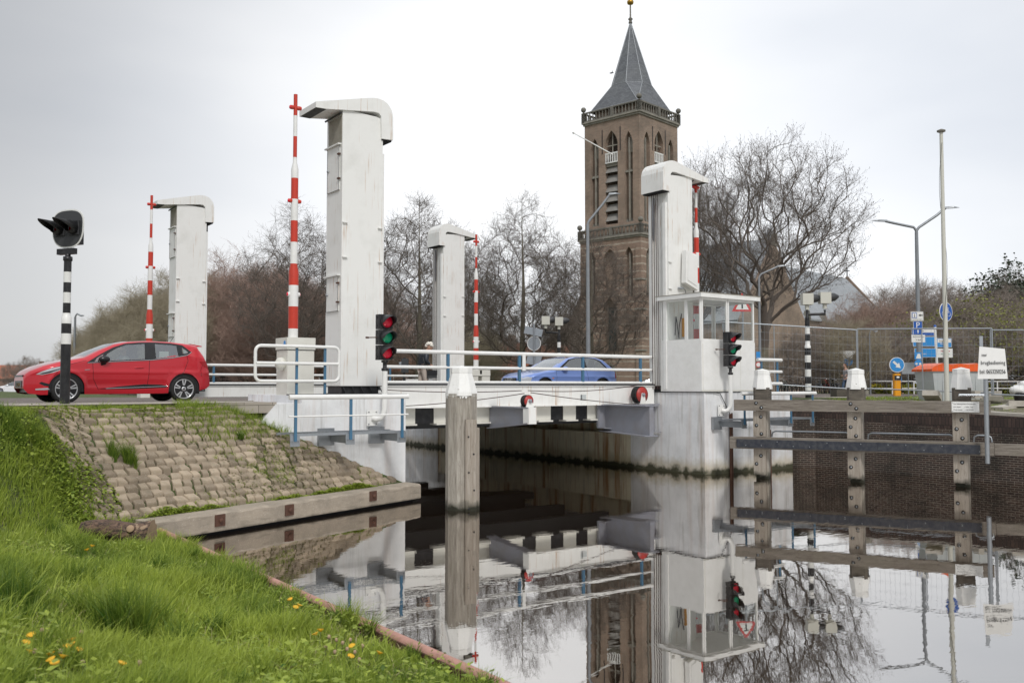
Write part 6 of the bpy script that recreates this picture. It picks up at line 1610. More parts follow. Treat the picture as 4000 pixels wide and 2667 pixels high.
for z0, z1, W, mat, off in stages:
    o3 = (-off, -off, 0)
    cb((-off + .6, -off + .6, z0), (-off + W - .0, -off + W - .0, z1), 'tower_core', 'church_brick')
    for face in (0, 1):
        if z0 > 10:
            ar = [(W * .19, 1.35, 21.9, 32.0, 33.7), (W * .5, 2.05, 21.9, 32.4, 34.3), (W * .81, 1.35, 21.9, 32.0, 33.7)]
        else:
            ar = [(W * .5, 2.4, 1.2 + 4.0, 10.2, 12.2), (W * .5, 2.2, 13.2, 17.2, 18.6), (W * .19, 1.3, 12.2, 17.3, 18.6), (W * .81, 1.3, 12.2, 17.3, 18.6), (W * .5, 1.7, -.2, 2.6, 3.5)]
        fo, M_ = facade(W, z0, z1, ar, mat, face, .7, 0, o3, .5)
        def child(m, name, mm, par=fo):
            m.v = [tuple(M_ @ Vector(p)) for p in m.v]; q = m.build(name, mm, par); return q
        if z0 > 10:
            c = W * .5
            m = MB(); m.b2((c - 1.03, .60, 21.9), (c + 1.03, .66, 34.3)); child(m, 'belfry_opening', 'dark_void')
            m = MB()
            for k in range(6):
                z = 22.4 + k * 1.28; m.add([(c - 1.0, .05, z), (c + 1.0, .05, z), (c + 1.0, .58, z + .95), (c - 1.0, .58, z + .95), (c - 1.0, .05, z - .06), (c + 1.0, .05, z - .06), (c + 1.0, .58, z + .89), (c - 1.0, .58, z + .89)], [[0, 1, 2, 3], [7, 6, 5, 4], [0, 4, 5, 1], [0, 3, 7, 4], [1, 5, 6, 2]])
            child(m, 'louvres', 'louvre')
            m = MB(); m.b2((c - 1.02, -.02, 30.0), (c + 1.02, .12, 30.15)); m.b2((c - 1.02, -.02, 31.2), (c + 1.02, .12, 31.36))
            for k in range(6): x = c - .92 + k * .368; m.b2((x - .07, .0, 30.15), (x + .07, .10, 31.2))
            child(m, 'balcony', 'rail_white')
            m = MB(); m.b2((c - 1.03, .3, 32.3), (c + 1.03, .36, 32.42)); m.b2((c - .05, .3, 31.3), (c + .05, .36, 34.2)); child(m, 'window_bars', 'concrete')
            m = MB(); m.b2((c - 1.03, .2, 29.6), (c + 1.03, .5, 30.0)); child(m, 'sill', 'stone')
            for cc in (W * .19, W * .81):
                m = MB(); m.b2((cc - .07, .15, 22), (cc + .07, .62, 32.9)); m.b2((cc - .66, .2, 28.4), (cc + .66, .5, 28.7)); m.prism([(cc + x, z) for x, z in arch_pts(.8, 31.0, 32.3, 33.2)], 'y', .42, .58); child(m, 'tracery', 'stone')
                m = MB(); m.add([(cc - .72, -.02, 21.3), (cc + .72, -.02, 21.3), (cc + .72, .5, 22.4), (cc - .72, .5, 22.4)], [[0, 1, 2, 3]]); child(m, 'weathered_sill', 'stone_dark')
            m = MB()
            for cc in (W * .335, W * .665): m.b2((cc - .05, -.06, 31.4), (cc + .05, 0, 34.6))
            child(m, 'wall_anchor', 'black_paint')
        else:
            c = W * .5
            m = MB(); m.b2((c - .62, .52, 5.4), (c + .62, .56, 11.0)); child(m, 'tall_window', 'door_green')
            m = MB(); m.b2((c - .84, .3, -.2), (c + .84, .36, 3.4)); child(m, 'door', 'door_green')
            pr = arch_pts(2.1, -.2, 2.6, 3.75); q2 = arch_pts(1.7, -.2, 2.6, 3.5)
            m = MB()
            for k in range(1, len(pr)):
                a, b, c2_, d_2 = pr[k], pr[(k + 1) % len(pr)], q2[(k + 1) % len(pr)], q2[k]
                if k == len(pr) - 1: continue
                m.add([(c + a[0], -.05, a[1]), (c + b[0], -.05, b[1]), (c + c2_[0], -.05, c2_[1]), (c + d_2[0], -.05, d_2[1])], [[0, 1, 2, 3]])
            child(m, 'door_surround', 'stone')
            for cc in (W * .19, W * .81):
                m = MB(); m.b2((cc - .06, .2, 12.3), (cc + .06, .6, 17.8)); child(m, 'mullion', 'stone')
    if z0 < 10:
        # diagonal corner buttress strips with pale quoins and small statue niches
        for (x, y) in ((-off - .25, -off - .25),):
            cb((x, y, z0), (x + .9, y + .9, 18.6), 'corner_pier', 'church_banded')
            m = MB()
            for z in (5.2, 10.4, 14.2): m.b2((x - .12, y - .12, z), (x + 1.0, y + 1.0, z + .2))
            m.build('string_course', 'stone', ch)
# galleries with balusters
def gallery(z, W, off, h, post=.42):
    m = MB(); m.b2((-off, -off, z - .45), (-off + W, -off + W, z - .2)); m.b2((-off - .16, -off - .16, z - .2), (-off + W + .16, -off + W + .16, z)); o = m.build('cornice', 'stone', ch)
    m = MB(); x0, x1 = -off + .05, -off + W - .05
    for a, b in (((x0, x0), (x1, x0)), ((x0, x0), (x0, x1)), ((x1, x0), (x1, x1)), ((x0, x1), (x1, x1))):
        m.beam((a[0], a[1], z + h), (b[0], b[1], z + h), .26, .18); m.beam((a[0], a[1], z + .09), (b[0], b[1], z + .09), .26, .16)
    m.build('handrail', 'stone_dark', ch)
    m = MB(); n = 17
    for a, b in (((x0, x0), (x1, x0)), ((x0, x0), (x0, x1)), ((x1, x0), (x1, x1)), ((x0, x1), (x1, x1))):
        for k in range(n + 1):
            x, y = a[0] + (b[0] - a[0]) * k / n, a[1] + (b[1] - a[1]) * k / n
            if k in (0, n, n // 2): m.box((x, y, z + h / 2), (post, post, h + .1))
            else: m.lathe([(.07, z + .15), (.12, z + .4), (.06, z + h * .62), (.10, z + h - .08)], (x, y, 0), n=6, caps=False)
    m.build('balusters', 'stone_dark', ch)
    m = MB()
    for x, y in ((x0, x0), (x1, x0), (x0, x1), (x1, x1)): m.lathe([(.12, z + h), (.10, z + h + .25)], (x, y, 0), n=8); m.ball((x, y, z + h + .55), .36, 12)
    m.build('stone_balls', 'stone_dark', ch)
gallery(20.2, W_T + 1.1, .55, 1.15)
gallery(36.1, W_T + .3, .15, 1.25)
# spire
zb = 37.6; cx = W_T / 2
cb((1.0, 1.0, 36.0), (W_T - 1.0, W_T - 1.0, zb), 'spire_drum', 'church_brick')
s0 = W_T / 2 - .55; r8 = 2.85; z8 = 41.0; za = 50.2
sq = [(cx - s0, cx - s0), (cx + s0, cx - s0), (cx + s0, cx + s0), (cx - s0, cx + s0)]
oc = [(cx + r8 * math.cos(R(-112.5 + 45 * k)), cx + r8 * math.sin(R(-112.5 + 45 * k))) for k in range(8)]
vs = [(x, y, zb) for x, y in sq] + [(x, y, z8) for x, y in oc] + [(cx, cx, za)]
m = MB(); fs = []
for k in range(4):
    a, b = 4 + (2 * k) % 8, 4 + (2 * k + 1) % 8; c_ = 4 + (2 * k + 2) % 8
    fs += [[k, (k + 1) % 4, b, a], [(k + 1) % 4, c_, b]]
fs += [[4 + k, 4 + (k + 1) % 8, 12] for k in range(8)]
m.add(vs, fs); m.build('spire', 'slate', ch)
m = MB()
for k in range(8): m.tube([vs[4 + k], vs[12]], .06, 4); m.tube([vs[4 + k], vs[4 + (k + 1) % 8]] if k % 2 else [vs[4 + k], vs[4 + k]] if False else [vs[4 + k], vs[4 + (k + 1) % 8]], .04, 4)
for k in range(4): m.tube([vs[k], vs[4 + 2 * k]], .05, 4); m.tube([vs[k], vs[4 + (2 * k - 1) % 8]], .05, 4); m.tube([vs[k], vs[(k + 1) % 4]], .16, 4)
m.build('lead_ridges', 'lead', ch)
m = MB(); m.lathe([(.28, za - .3), (.18, za + .1), (.34, za + .25), (.12, za + .5), (.10, za + 2.3)], (cx, cx, 0), n=10); m.build('finial', 'stone_dark', ch)
m = MB(); m.lathe([(.1, za + 2.2), (.40, za + 2.35), (.46, za + 2.6), (.40, za + 2.8), (.12, za + 2.95)], (cx, cx, 0), n=14); m.build('gilt_ball', 'gold', ch)
m = MB(); m.tube([(cx, cx, za + 2.9), (cx, cx, za + 6.5)], .05, 5); m.build('rod', 'black_paint', ch)
m = MB(); m.tube([(W_T * .5 - 1.2 - 2.2, -.6 - 5.6, 33.7), (-.2, W_T * .52, 30.6)], .06, 6); m.v = []; m.f = []; m.sm = []; m.m = []
m.tube([(-.3, W_T * .44, 30.9), (-2.6, W_T * .86 + 1.0, 34.2)], [.09, .06], 6); m.ball((-2.65, W_T * .86 + 1.05, 34.25), .16, 8); m.build('flag_pole', 'rail_white', ch)
# nave and aisles
ZE, ZR = 11.4, 20.6
yb0, yb1 = -4.0, 13.5; ym = (yb0 + yb1) / 2
nv = 74
m = MB(); m.b2((W_T + 2, yb0, -.3), (nv, yb1, ZE)); m.prism([(yb0, ZE), (yb1, ZE), (ym, ZR)], 'x', W_T + 2, nv); m.build('nave_wall', 'church_brick', ch)
m = MB(); tk = .3
for s_ in (-1, 1):
    ye = yb0 - .5 if s_ < 0 else yb1 + .5
    zE = ZE - .55
    m.add([(W_T + 1.6, ye, zE), (nv - .6, ye, zE), (nv - .6, ym, ZR + .1), (W_T + 1.6, ym, ZR + .1), (W_T + 1.6, ye, zE + tk), (nv - .6, ye, zE + tk), (nv - .6, ym, ZR + .1 + tk), (W_T + 1.6, ym, ZR + .1 + tk)], [[0, 1, 2, 3], [4, 7, 6, 5], [0, 4, 5, 1], [0, 3, 7, 4], [1, 5, 6, 2]])
m.build('nave_roof', 'slate_light', ch)
m = MB(); m.add([(nv - .1, yb0 - .3, ZE - .2), (nv - .1, ym, ZR + .9), (nv - .1, yb1 + .3, ZE - .2), (nv + .4, yb0 - .3, ZE - .2), (nv + .4, ym, ZR + .9), (nv + .4, yb1 + .3, ZE - .2)], [[0, 1, 2], [5, 4, 3], [0, 3, 4, 1], [1, 4, 5, 2], [0, 2, 5, 3]]); m.build('gable', 'church_brick', ch)
m = MB(); m.b2((nv, ym - .08, ZR + .8), (nv + .16, ym + .08, ZR + 2.6)); m.b2((nv, ym - .5, ZR + 1.8), (nv + .16, ym + .5, ZR + 1.95)); m.build('gable_cross', 'black_paint', ch)
# west gable beside the tower, steep brick triangle
m = MB(); m.prism([(10.5, -.3), (29, -.3), (29, 9.5), (19.7, 20.4), (10.5, 9.5)], 'y', -8.5, 2); m.build('transept', 'church_brick', ch)
m = MB()
for xa, xb in ((10.1, 19.7), (29.4, 19.7)):
    m.add([(xa, -8.0, 9.0), (xb, -8.0, 20.7), (xb, 6, 20.7), (xa, 6, 9.0), (xa, -8.0, 9.3), (xb, -8.0, 21), (xb, 6, 21), (xa, 6, 9.3)], [[0, 1, 2, 3], [4, 7, 6, 5], [0, 4, 5, 1], [2, 6, 7, 3]])
m.build('transept_roof', 'slate_light', ch)
m = MB(); m.box((19.7, -8.4, 20.7), (.9, .5, 1.6)); m.build('gable_finial', 'stone', ch)
# lean-to left of the tower
m = MB(); m.prism([(W_T - .2, -.3), (W_T + 7.5, -.3), (W_T + 7.5, 8.2), (W_T + 4.0, 9.8), (W_T - .2, 17.0)], 'x', 1.5, 12); m.build('side_aisle', 'church_brick', ch)
# buttresses and windows along the road side
for k in range(8):
    x = 32 + k * 5.6
    m = MB(); m.b2((x - .45, yb0 - 1.5, -.3), (x + .45, yb0 - .01, 7.6)); m.prism([(yb0 - 1.5, 7.6), (yb0 - .01, 7.6), (yb0 - .01, 11.0), (yb0 - .7, 11.0), (yb0 - .8, 9.2)], 'x', x - .45, x + .45); b_ = m.build('buttress', 'church_banded', ch)
    m = MB(); m.prism([(x - .6, 10.9), (x + .6, 10.9), (x, 12.3)], 'y', yb0 - .9, yb0); m.build('buttress_cap', 'stone_dark', b_)
    if k < 7:
        xc = x + 2.8
        m = MB(); m.prism([(xc + a, b) for a, b in arch_pts(2.5, 3.2, 8.0, 9.9)], 'y', yb0 - .06, yb0 - .01); w_ = m.build('window', 'stone', ch)
        m = MB(); m.prism([(xc + a, b) for a, b in arch_pts(2.1, 3.4, 7.9, 9.6)], 'y', yb0 - .10, yb0 - .065); m.build('glazing', 'door_green', w_)
# little roof turret
m = MB(); m.box((44, ym, ZR + 1.2), (1.9, 1.9, 2.2)); m.build('turret_base', 'lead', ch)
m = MB()
for k in range(8): a = R(45 * k); m.b2((44 + .8 * math.cos(a) - .1, ym + .8 * math.sin(a) - .1, ZR + 2.3), (44 + .8 * math.cos(a) + .1, ym + .8 * math.sin(a) + .1, ZR + 4.2))
m.build('turret_posts', 'stone_dark', ch)
m = MB(); m.lathe([(1.2, ZR + 4.2), (1.2, ZR + 4.4), (1.1, ZR + 5.1), (.5, ZR + 5.8), (.12, ZR + 6.2), (.05, ZR + 7.6)], (44, ym, 0), n=12); m.build('turret_dome', 'lead', ch)
# low shed by the church
p = G(3400, 72, -.3)
t = thing('shed', 'low plastered shed with a slate lean-to roof by the church wall', 'shed', p, R(-HEAD))
m = MB(); m.prism([(-2.0, 0), (3.3, 0), (3.3, 1.9), (-2.0, 4.1)], 'y', 0, 3.5); m.build('wall', 'plaster', t)
m = MB(); m.add([(-2.3, -.2, 4.25), (4.0, -.2, 1.75), (4.0, 3.7, 1.75), (-2.3, 3.7, 4.25), (-2.3, -.2, 4.4), (4.0, -.2, 1.9), (4.0, 3.7, 1.9), (-2.3, 3.7, 4.4)], [[3, 2, 1, 0], [4, 5, 6, 7], [0, 1, 5, 4], [1, 2, 6, 5], [0, 4, 7, 3]]); m.build('roof', 'slate', t)
m = MB(); m.b2((2.3, -.03, 0), (2.75, .0, 1.7)); m.build('door', 'black_paint', t)
# ------------------------------------------------------------------ small houses far behind the bridge
def house(px, D, w, d, he, hr, label, rz=0, wall='house_brick', roof='roof_tile', z=-.4, nwin=3):
    t = thing('brick_house', label, 'house', G(px, D, z), R(-HEAD + rz), 'small houses beyond the bridge')
    m = MB(); m.b2((-w / 2, 0, 0), (w / 2, d, he)); m.prism([(0, he), (d, he), (d / 2, hr)], 'x', -w / 2, w / 2); m.build('wall', wall, t)
    m = MB()
    for y0_, y1_ in ((-.35, d / 2), (d + .35, d / 2)):
        zz_ = he - .25; m.add([(-w / 2 - .25, y0_, zz_), (w / 2 + .25, y0_, zz_), (w / 2 + .25, y1_, hr + .05), (-w / 2 - .25, y1_, hr + .05), (-w / 2 - .25, y0_, zz_ + .16), (w / 2 + .25, y0_, zz_ + .16), (w / 2 + .25, y1_, hr + .21), (-w / 2 - .25, y1_, hr + .21)], [[0, 1, 2, 3], [4, 7, 6, 5], [0, 4, 5, 1], [0, 3, 7, 4], [1, 5, 6, 2]])
    rf = m.build('roof', roof, t)
    m = MB(); m.b2((w * .25, d * .4, hr - .6), (w * .25 + .7, d * .4 + .6, hr + .9)); m.build('chimney', wall, rf)
    for k in range(nwin):
        x = -w / 2 + w * (k + .5) / nwin
        m = MB(); m.b2((x - .55, -.04, .9), (x + .55, -.005, 2.1)); f = m.build('window', 'rail_white', t)
        m = MB(); m.b2((x - .47, -.05, .98), (x + .47, -.042, 2.02)); m.build('pane', 'dark_grey', f)
    return t
house(1560, 84, 11, 7, 2.3, 4.6, 'brick house with orange roof left of the woman', 4)
house(1740, 92, 9, 7, 2.4, 5.0, 'brick house with orange roof behind the far right lift tower', -8)
house(1905, 88, 10, 7, 2.3, 4.8, 'brick house with orange roof right of the mid bridge barrier', 10)
house(2060, 96, 9, 7, 2.3, 4.9, 'brick house with orange roof behind the tree trunk left of the church', 2)
house(1130, 86, 10, 7, 2.2, 4.2, 'brick house with orange roof seen between housing and lift tower', -4)
house(930, 92, 12, 7, 2.1, 4.0, 'low brick house beyond the far railing under the red brown trees', 3)
house(700, 98, 9, 7, 2.2, 4.1, 'low brick house half hidden behind the red car tail', -6)
house(40, 170, 14, 8, 2.4, 4.6, 'distant house with red roof at the left edge', 0, z=-.6)
# dark containers under the far trees
t = thing('waste_container', 'row of dark ribbed containers behind the railing', 'container', G(900, 58, -.45), R(-HEAD + 5))
m = MB(); m.b2((-1.6, 0, 0), (2.4, 1.4, 1.35)); m.build('body', 'dark_grey', t)
m = MB(); [m.b2((-1.5 + k * .25, -.05, .1), (-1.42 + k * .25, -.005, 1.3)) for k in range(15)]; m.build('ribs', 'black_paint', t)
# flower border and low white fence behind the orange lidded bin
a, b = G(3400, 56, -.25), G(4300, 60, -.4)
t = thing('low_fence', 'low white two rail fence around the flower bed', 'fence', a, math.atan2(b.y - a.y, b.x - a.x)); L = (b - a).length
for z in (.45, .88):
    m = MB(); m.b2((0, -.03, z), (L, .03, z + .05)); m.build('rail', 'rail_white', t)
for k in range(int(L / 1.5)):
    m = MB(); m.b2((k * 1.5 - .03, -.02, 0), (k * 1.5 + .03, .04, .9)); m.build('post', 'rail_white', t)
# ------------------------------------------------------------------ bare trees
def polylines(S, D, L, seg, wig, trop, rg):
    n = len(S); P_ = np.zeros((n, seg + 1, 3)); P_[:, 0] = S; d = D.copy()
    for k in range(seg):
        d = d + rg.normal(0, wig, d.shape); d[:, 2] += trop; d /= np.linalg.norm(d, axis=1)[:, None]
        P_[:, k + 1] = P_[:, k] + d * (L / seg)[:, None]
    return P_
def tubes(P_, R_, sides):
    n, k, _ = P_.shape; T_ = np.zeros_like(P_); T_[:, 1:-1] = P_[:, 2:] - P_[:, :-2]; T_[:, 0] = P_[:, 1] - P_[:, 0]; T_[:, -1] = P_[:, -1] - P_[:, -2]
    T_ /= np.linalg.norm(T_, axis=2)[..., None] + 1e-9
    ref = np.where(np.abs(T_[:, :1, 2:3]) < .85, np.array([[[0, 0, 1.]]]), np.array([[[1., 0, 0]]])); ref = np.repeat(ref, k, 1)
    U = np.cross(T_, ref); U /= np.linalg.norm(U, axis=2)[..., None] + 1e-9; W = np.cross(T_, U)
    a = np.arange(sides) * 2 * np.pi / sides
    V = P_[:, :, None, :] + R_[:, :, None, None] * (np.cos(a)[None, None, :, None] * U[:, :, None, :] + np.sin(a)[None, None, :, None] * W[:, :, None, :])
    V = V.reshape(-1, 3); b = np.arange(n)[:, None, None] * k * sides; i = np.arange(k - 1)[None, :, None] * sides; j = np.arange(sides)[None, None, :]; j2 = (j + 1) % sides
    F_ = np.stack([b + i + j, b + i + j2, b + i + sides + j2, b + i + sides + j], -1).reshape(-1, 4)
    return V, F_
def spawn(P_, R_, m, ang, angsd, lenf, radf, tmin, tmax, rg, Lp, shape=None, up=0.):
    n, k, _ = P_.shape; t = rg.uniform(tmin, tmax, (n, m)); t.sort(axis=1)
    x = t * (k - 1); i = np.minimum(x.astype(int), k - 2); f = (x - i)[..., None]; ix = np.arange(n)[:, None]
    S = P_[ix, i] * (1 - f) + P_[ix, i + 1] * f; T_ = P_[ix, i + 1] - P_[ix, i]; T_ /= np.linalg.norm(T_, axis=2)[..., None] + 1e-9
    rp = R_[ix, i] * (1 - f[..., 0]) + R_[ix, i + 1] * f[..., 0]
    rnd = rg.normal(0, 1, T_.shape); pr = rnd - T_ * (rnd * T_).sum(-1, keepdims=True); pr /= np.linalg.norm(pr, axis=2)[..., None] + 1e-9
    a = np.radians(rg.normal(0, angsd, (n, m)) + (ang(t) if callable(ang) else ang))[..., None]
    D = np.cos(a) * T_ + np.sin(a) * pr; D[..., 2] += up; D /= np.linalg.norm(D, axis=2)[..., None]
    sh = shape(t) if shape else (1 - .55 * t)
    L = Lp[:, None] * lenf * sh * rg.uniform(.7, 1.15, (n, m))
    return S.reshape(-1, 3), D.reshape(-1, 3), L.ravel(), (rp * radf).ravel()
def rads(R0, k, tip): return R0[:, None] * (1 - (1 - tip) * np.linspace(0, 1, k)[None, :])
def grow(H, trunk, targets, rg, wpath=.45, sag=.0, K=6, r_tip=.007, ex=2.35, steep=(.35, .45)):
    """attach every target point to the cheapest node of the growing tree; radii follow the pipe rule"""
    pts = [np.asarray(p, float) for p in trunk]; par = [-1] + list(range(len(trunk) - 1)); ln = [0.]
    for a, b in zip(trunk, trunk[1:]): ln.append(ln[-1] + float(np.linalg.norm(np.asarray(b) - np.asarray(a))))
    P_ = np.zeros((len(trunk) + len(targets) * K + 5, 3)); P_[:len(pts)] = np.array(pts); Ln = np.zeros(len(P_)); Ln[:len(pts)] = ln; Pa = np.full(len(P_), -1); Pa[:len(pts)] = par; n = len(pts); chains = []
    for tg in targets:
        d = np.linalg.norm(P_[:n] - tg, axis=1); rise = tg[2] - P_[:n, 2]; cost = d + wpath * Ln[:n] + np.where(rise < .05 * d, 1.5 * d, 0) + steep[0] * np.maximum(0, steep[1] - rise / (d + .01)) * d
        cost[0] += 9; i = int(np.argmin(cost)); a = P_[i]; q = int(Pa[i]); dr = (a - P_[q]) if q >= 0 else np.array([0, 0, 1.]); dr = dr / (np.linalg.norm(dr) + 1e-9)
        L = d[i]; out = (tg - a) / (L + 1e-9); dr = (.22 if wpath < .2 else .45) * dr + .9 * out + np.array([0, 0, -.10 + sag]); dr /= np.linalg.norm(dr); mid = a + dr * L * .5 + rg.normal(0, .022 * L, 3)
        ids = [i]
        for k in range(1, K + 1):
            t = k / K; p = a * (1 - t) ** 2 + 2 * mid * t * (1 - t) + tg * t * t + rg.normal(0, .010 * L, 3) * (k < K)
            P_[n] = p; Pa[n] = ids[-1]; Ln[n] = Ln[ids[-1]] + np.linalg.norm(p - P_[ids[-1]]); ids.append(n); n += 1
        chains.append(ids)
    w = np.zeros(n); w += r_tip ** ex * .12; ends = np.array([c[-1] for c in chains]); w[ends] += r_tip ** ex
    for k in range(n - 1, 0, -1): w[Pa[k]] += w[k]
    return P_[:n], w ** (1 / ex), chains
def tree_arrays(kind, H, seed):
    rg = np.random.default_rng(seed); acc = []
    def ball_(n, cz, rx, rz, lo=.35):
        v = rg.normal(0, 1, (n * 3, 3)); v /= np.linalg.norm(v, axis=1)[:, None]; v *= (lo + (1 - lo) * rg.random((n * 3, 1)) ** .6)
        lump = 1 + .10 * np.sin(v[:, 0] * 4 + seed) * np.sin(v[:, 1] * 5 + 1) + .07 * np.sin(v[:, 2] * 7 + v[:, 0] * 6)
        return (v * lump[:, None] * np.array([rx, rx, rz]) + np.array([0, 0, cz]))[:n]
    if kind == 'poplar':
        tg = ball_(820, .655 * H, .415 * H, .345 * H, .30); tg = tg[tg[:, 2] > .37 * H]
        tr = [(0, 0, z * H) for z in (0, .04, .08, .12, .16, .19)]; wp, sg, rt, m3, m4 = .50, .12, .0085, 6, 4
        l3, l4, ang3, tp = (.45, 1.1), (.18, .5), 42, .10
    elif kind == 'lime':
        u = rg.random(4000); r = .30 * H * np.sin(np.pi * u ** .66) ** .9; k_ = rg.random(4000) < (r / (.30 * H)) ** 1.7 + .02; u, r = u[k_][:640], r[k_][:640]; a = rg.uniform(0, 6.283, len(u)); q = r * (.2 + .8 * rg.random(len(u)) ** .5)
        tg = np.stack([q * np.cos(a), q * np.sin(a), H * (.12 + .87 * u) + .22 * q], 1)
        tr = [(.03 * math.sin(z * 9), .03 * math.cos(z * 7), z * H) for z in np.linspace(0, .98, 26)]; wp, sg, rt, m3, m4 = .16, .04, .0055, 7, 4
        l3, l4, ang3, tp = (.35, .95), (.18, .45), 44, .05
    else:
        tg = ball_(430, .56 * H, .36 * H, .43 * H, .35); tg = tg[tg[:, 2] > .12 * H]
        tr = [(0, 0, z * H) for z in (0, .05, .10, .16, .22)]; wp, sg, rt, m3, m4 = .40, .08, .0075, 9, 5
        l3, l4, ang3, tp = (.4, 1.1), (.2, .55), 42, .07
    tg = tg[np.argsort(np.linalg.norm(tg - np.array([0, 0, .25 * H]), axis=1) + rg.normal(0, .03 * H, len(tg)))]
    P_, R_, ch_ = grow(H, tr, tg, rg, wp, sg, 6, rt, 2.12 if kind == 'poplar' else 2.35, (1.1, .62) if kind == 'lime' else (.35, .45))
    nt = len(tr); Rt = R_[:nt].copy(); Rt[:2] *= 1.25
    if kind == 'lime': Rt = np.maximum(Rt, H * .0165 * (1 - np.linspace(0, 1, nt)) ** 1.35 + .006)
    VT, FT = tubes(P_[:nt][None], Rt[None], 10)
    cp = np.array([P_[c] for c in ch_]); crr = np.array([R_[c] for c in ch_]); crr[:, 0] = np.minimum(crr[:, 0], crr[:, 1] * 1.15)
    big = crr[:, 1] > .05
    if big.any(): acc.append(tubes(cp[big], crr[big], 7))
    acc.append(tubes(cp[~big], crr[~big], 4))
    Lc = np.linalg.norm(cp[:, -1] - cp[:, 0], axis=1); thin = crr[:, 3] < .05
    cq, cr2, lq = cp[thin], crr[thin], Lc[thin]
    S, D, L, r = spawn(cq, cr2, m3, ang3, 13, 1, .6, .15, 1, rg, np.ones(len(cq))); L = rg.uniform(*l3, len(S)); P3 = polylines(S, D, L, 4, .12, tp, rg); acc.append(tubes(P3, rads(np.clip(r, .0045, .0075), 5, .5), 3)); R3 = rads(np.clip(r, .0045, .0075), 5, .5)
    S, D, L, r = spawn(P3, R3, m4, 42, 13, 1, .8, .2, 1, rg, np.ones(len(P3))); L = rg.uniform(*l4, len(S)); P4 = polylines(S, D, L, 2, .12, tp, rg); acc.append(tubes(P4, rads(np.full(len(S), .0042), 3, .6), 3))
    if kind == 'poplar':
        e = P4[:, -1][rg.random(len(P4)) < .5]; pe = e[:, None, :].repeat(2, 1); pe[:, 1] += rg.normal(0, .02, (len(e), 3)) + np.array([0, 0, .05]); acc.append(tubes(pe, np.full((len(e), 2), .012), 3))
    VV, FF, o = [], [], 0
    for v, f in acc: VV.append(v); FF.append(f + o); o += len(v)
    return VT, FT, np.concatenate(VV), np.concatenate(FF), P4[:, -1]
def make_tree(name, kind, H, seed, label, group, twigs='twig', leaves=None, dens=1.):
    VT, FT, VC, FC, tips = tree_arrays(kind, H, seed)
    t = thing(name, label, 'tree', (0, 0, 0), 0, group)
    np_obj('trunk', VT, FT, 'bark', t, smooth=True); np_obj('crown', VC, FC, twigs, t)
    if leaves:
        rg = np.random.default_rng(seed); tips = tips[rg.random(len(tips)) < dens]; n = len(tips)
        a = rg.normal(0, 1, (n, 3)); a /= np.linalg.norm(a, axis=1)[:, None]; b = np.cross(a, rg.normal(0, 1, (n, 3))); b /= np.linalg.norm(b, axis=1)[:, None]
        s_ = rg.uniform(.05, .11, (n, 1)); V = np.stack([tips - a * s_, tips + b * s_, tips + a * s_, tips - b * s_], 1).reshape(-1, 3)
        np_obj('foliage', V, np.arange(4 * n).reshape(-1, 4), leaves, t)
    return t
def put_tree(src, px, D, top_px, label, rz, z=-.1, first=False, wide=1.):
    "place a tree so that its top reaches the given photo row at depth D"
    H = (1505 - top_px) / F * D + EYE - z; o = src if first else dup(src, ch=src_kids[src.name], label=label)
    o.location = G(px, D, z); o.rotation_euler = (0, 0, R(rz)); k = H / HH[src.name]; o.scale = (k * wide, k * wide, k); o['label'] = label
    return o
src_kids, HH = {}, {}
def reg(t, H_):
    src_kids[t.name] = kids(t)
    me = [k.data for k in src_kids[t.name] if k.name.startswith('crown')][0]; a = np.empty(len(me.vertices) * 3, dtype=np.float32); me.vertices.foreach_get('co', a); HH[t.name] = float(np.percentile(a.reshape(-1, 3)[:, 2], 99.97)); return t
BR = 'twig_dark'
gl = 'bare trees along the road beyond the bridge'; gw = 'bare trees of the wood behind the left towers'; gr_ = 'bare trees at the right behind the fence'
LA = reg(make_tree('bare_tree', 'lime', 11, 11, '', gl, BR), 11)
LB = reg(make_tree('bare_tree', 'lime', 11, 23, '', gl, BR), 11)
put_tree(LA, 1150, 52, 775, 'bare tree between the near red white barrier and the tall lift tower', 0, -.2, True, 1.12)
put_tree(LB, 1636, 48, 742, 'bare tree behind the white haired woman, its fork above her head', 40, -.2, True, 1.15)
put_tree(LA, 2042, 52, 735, 'bare tree standing alone left of the church tower', 130, -.2, wide=1.12)
put_tree(LB, 2312, 50, 880, 'bare tree in front of the church tower beside the street lamp', 200, -.2, wide=1.25)
put_tree(LA, 1830, 72, 960, 'smaller bare tree behind the mid bridge barrier', 250, -.3, wide=1.2)
PO = reg(make_tree('poplar_tree', 'poplar', 14, 5, 'large many stemmed bare poplar with fan shaped crown right of the tower', None, BR), 14)
put_tree(PO, 2985, 52, 492, PO['label'], 18, -.2, True, 1.0)
P2_ = dup(PO, ch=src_kids[PO.name], label='smaller bare poplar crown close behind the lift tower by the church'); HHk = 1
P2_.location = G(2745, 58, -.2); P2_.rotation_euler = (0, 0, R(205)); k_ = ((1505 - 520) / F * 56 + .6) / HH[PO.name]; P2_.scale = (k_ * .42, k_ * .42, k_ * .92)
WA = reg(make_tree('bare_tree', 'wood', 9, 31, '', gw, 'twig_red'), 9)
WB = reg(make_tree('bare_tree', 'wood', 9, 47, '', gw, 'twig_olive'), 9)
WC = reg(make_tree('bare_tree', 'wood', 9, 59, '', gr_, 'twig'), 9)
WD = reg(make_tree('budding_tree', 'wood', 9, 61, '', gr_, 'twig', 'leaf_spring', .13), 9)
WE = reg(make_tree('evergreen_tree', 'wood', 9, 71, '', gr_, 'twig', 'leaf_dark', .6), 9)
first = {WA.name: True, WB.name: True, WC.name: True, WD.name: True, WE.name: True}
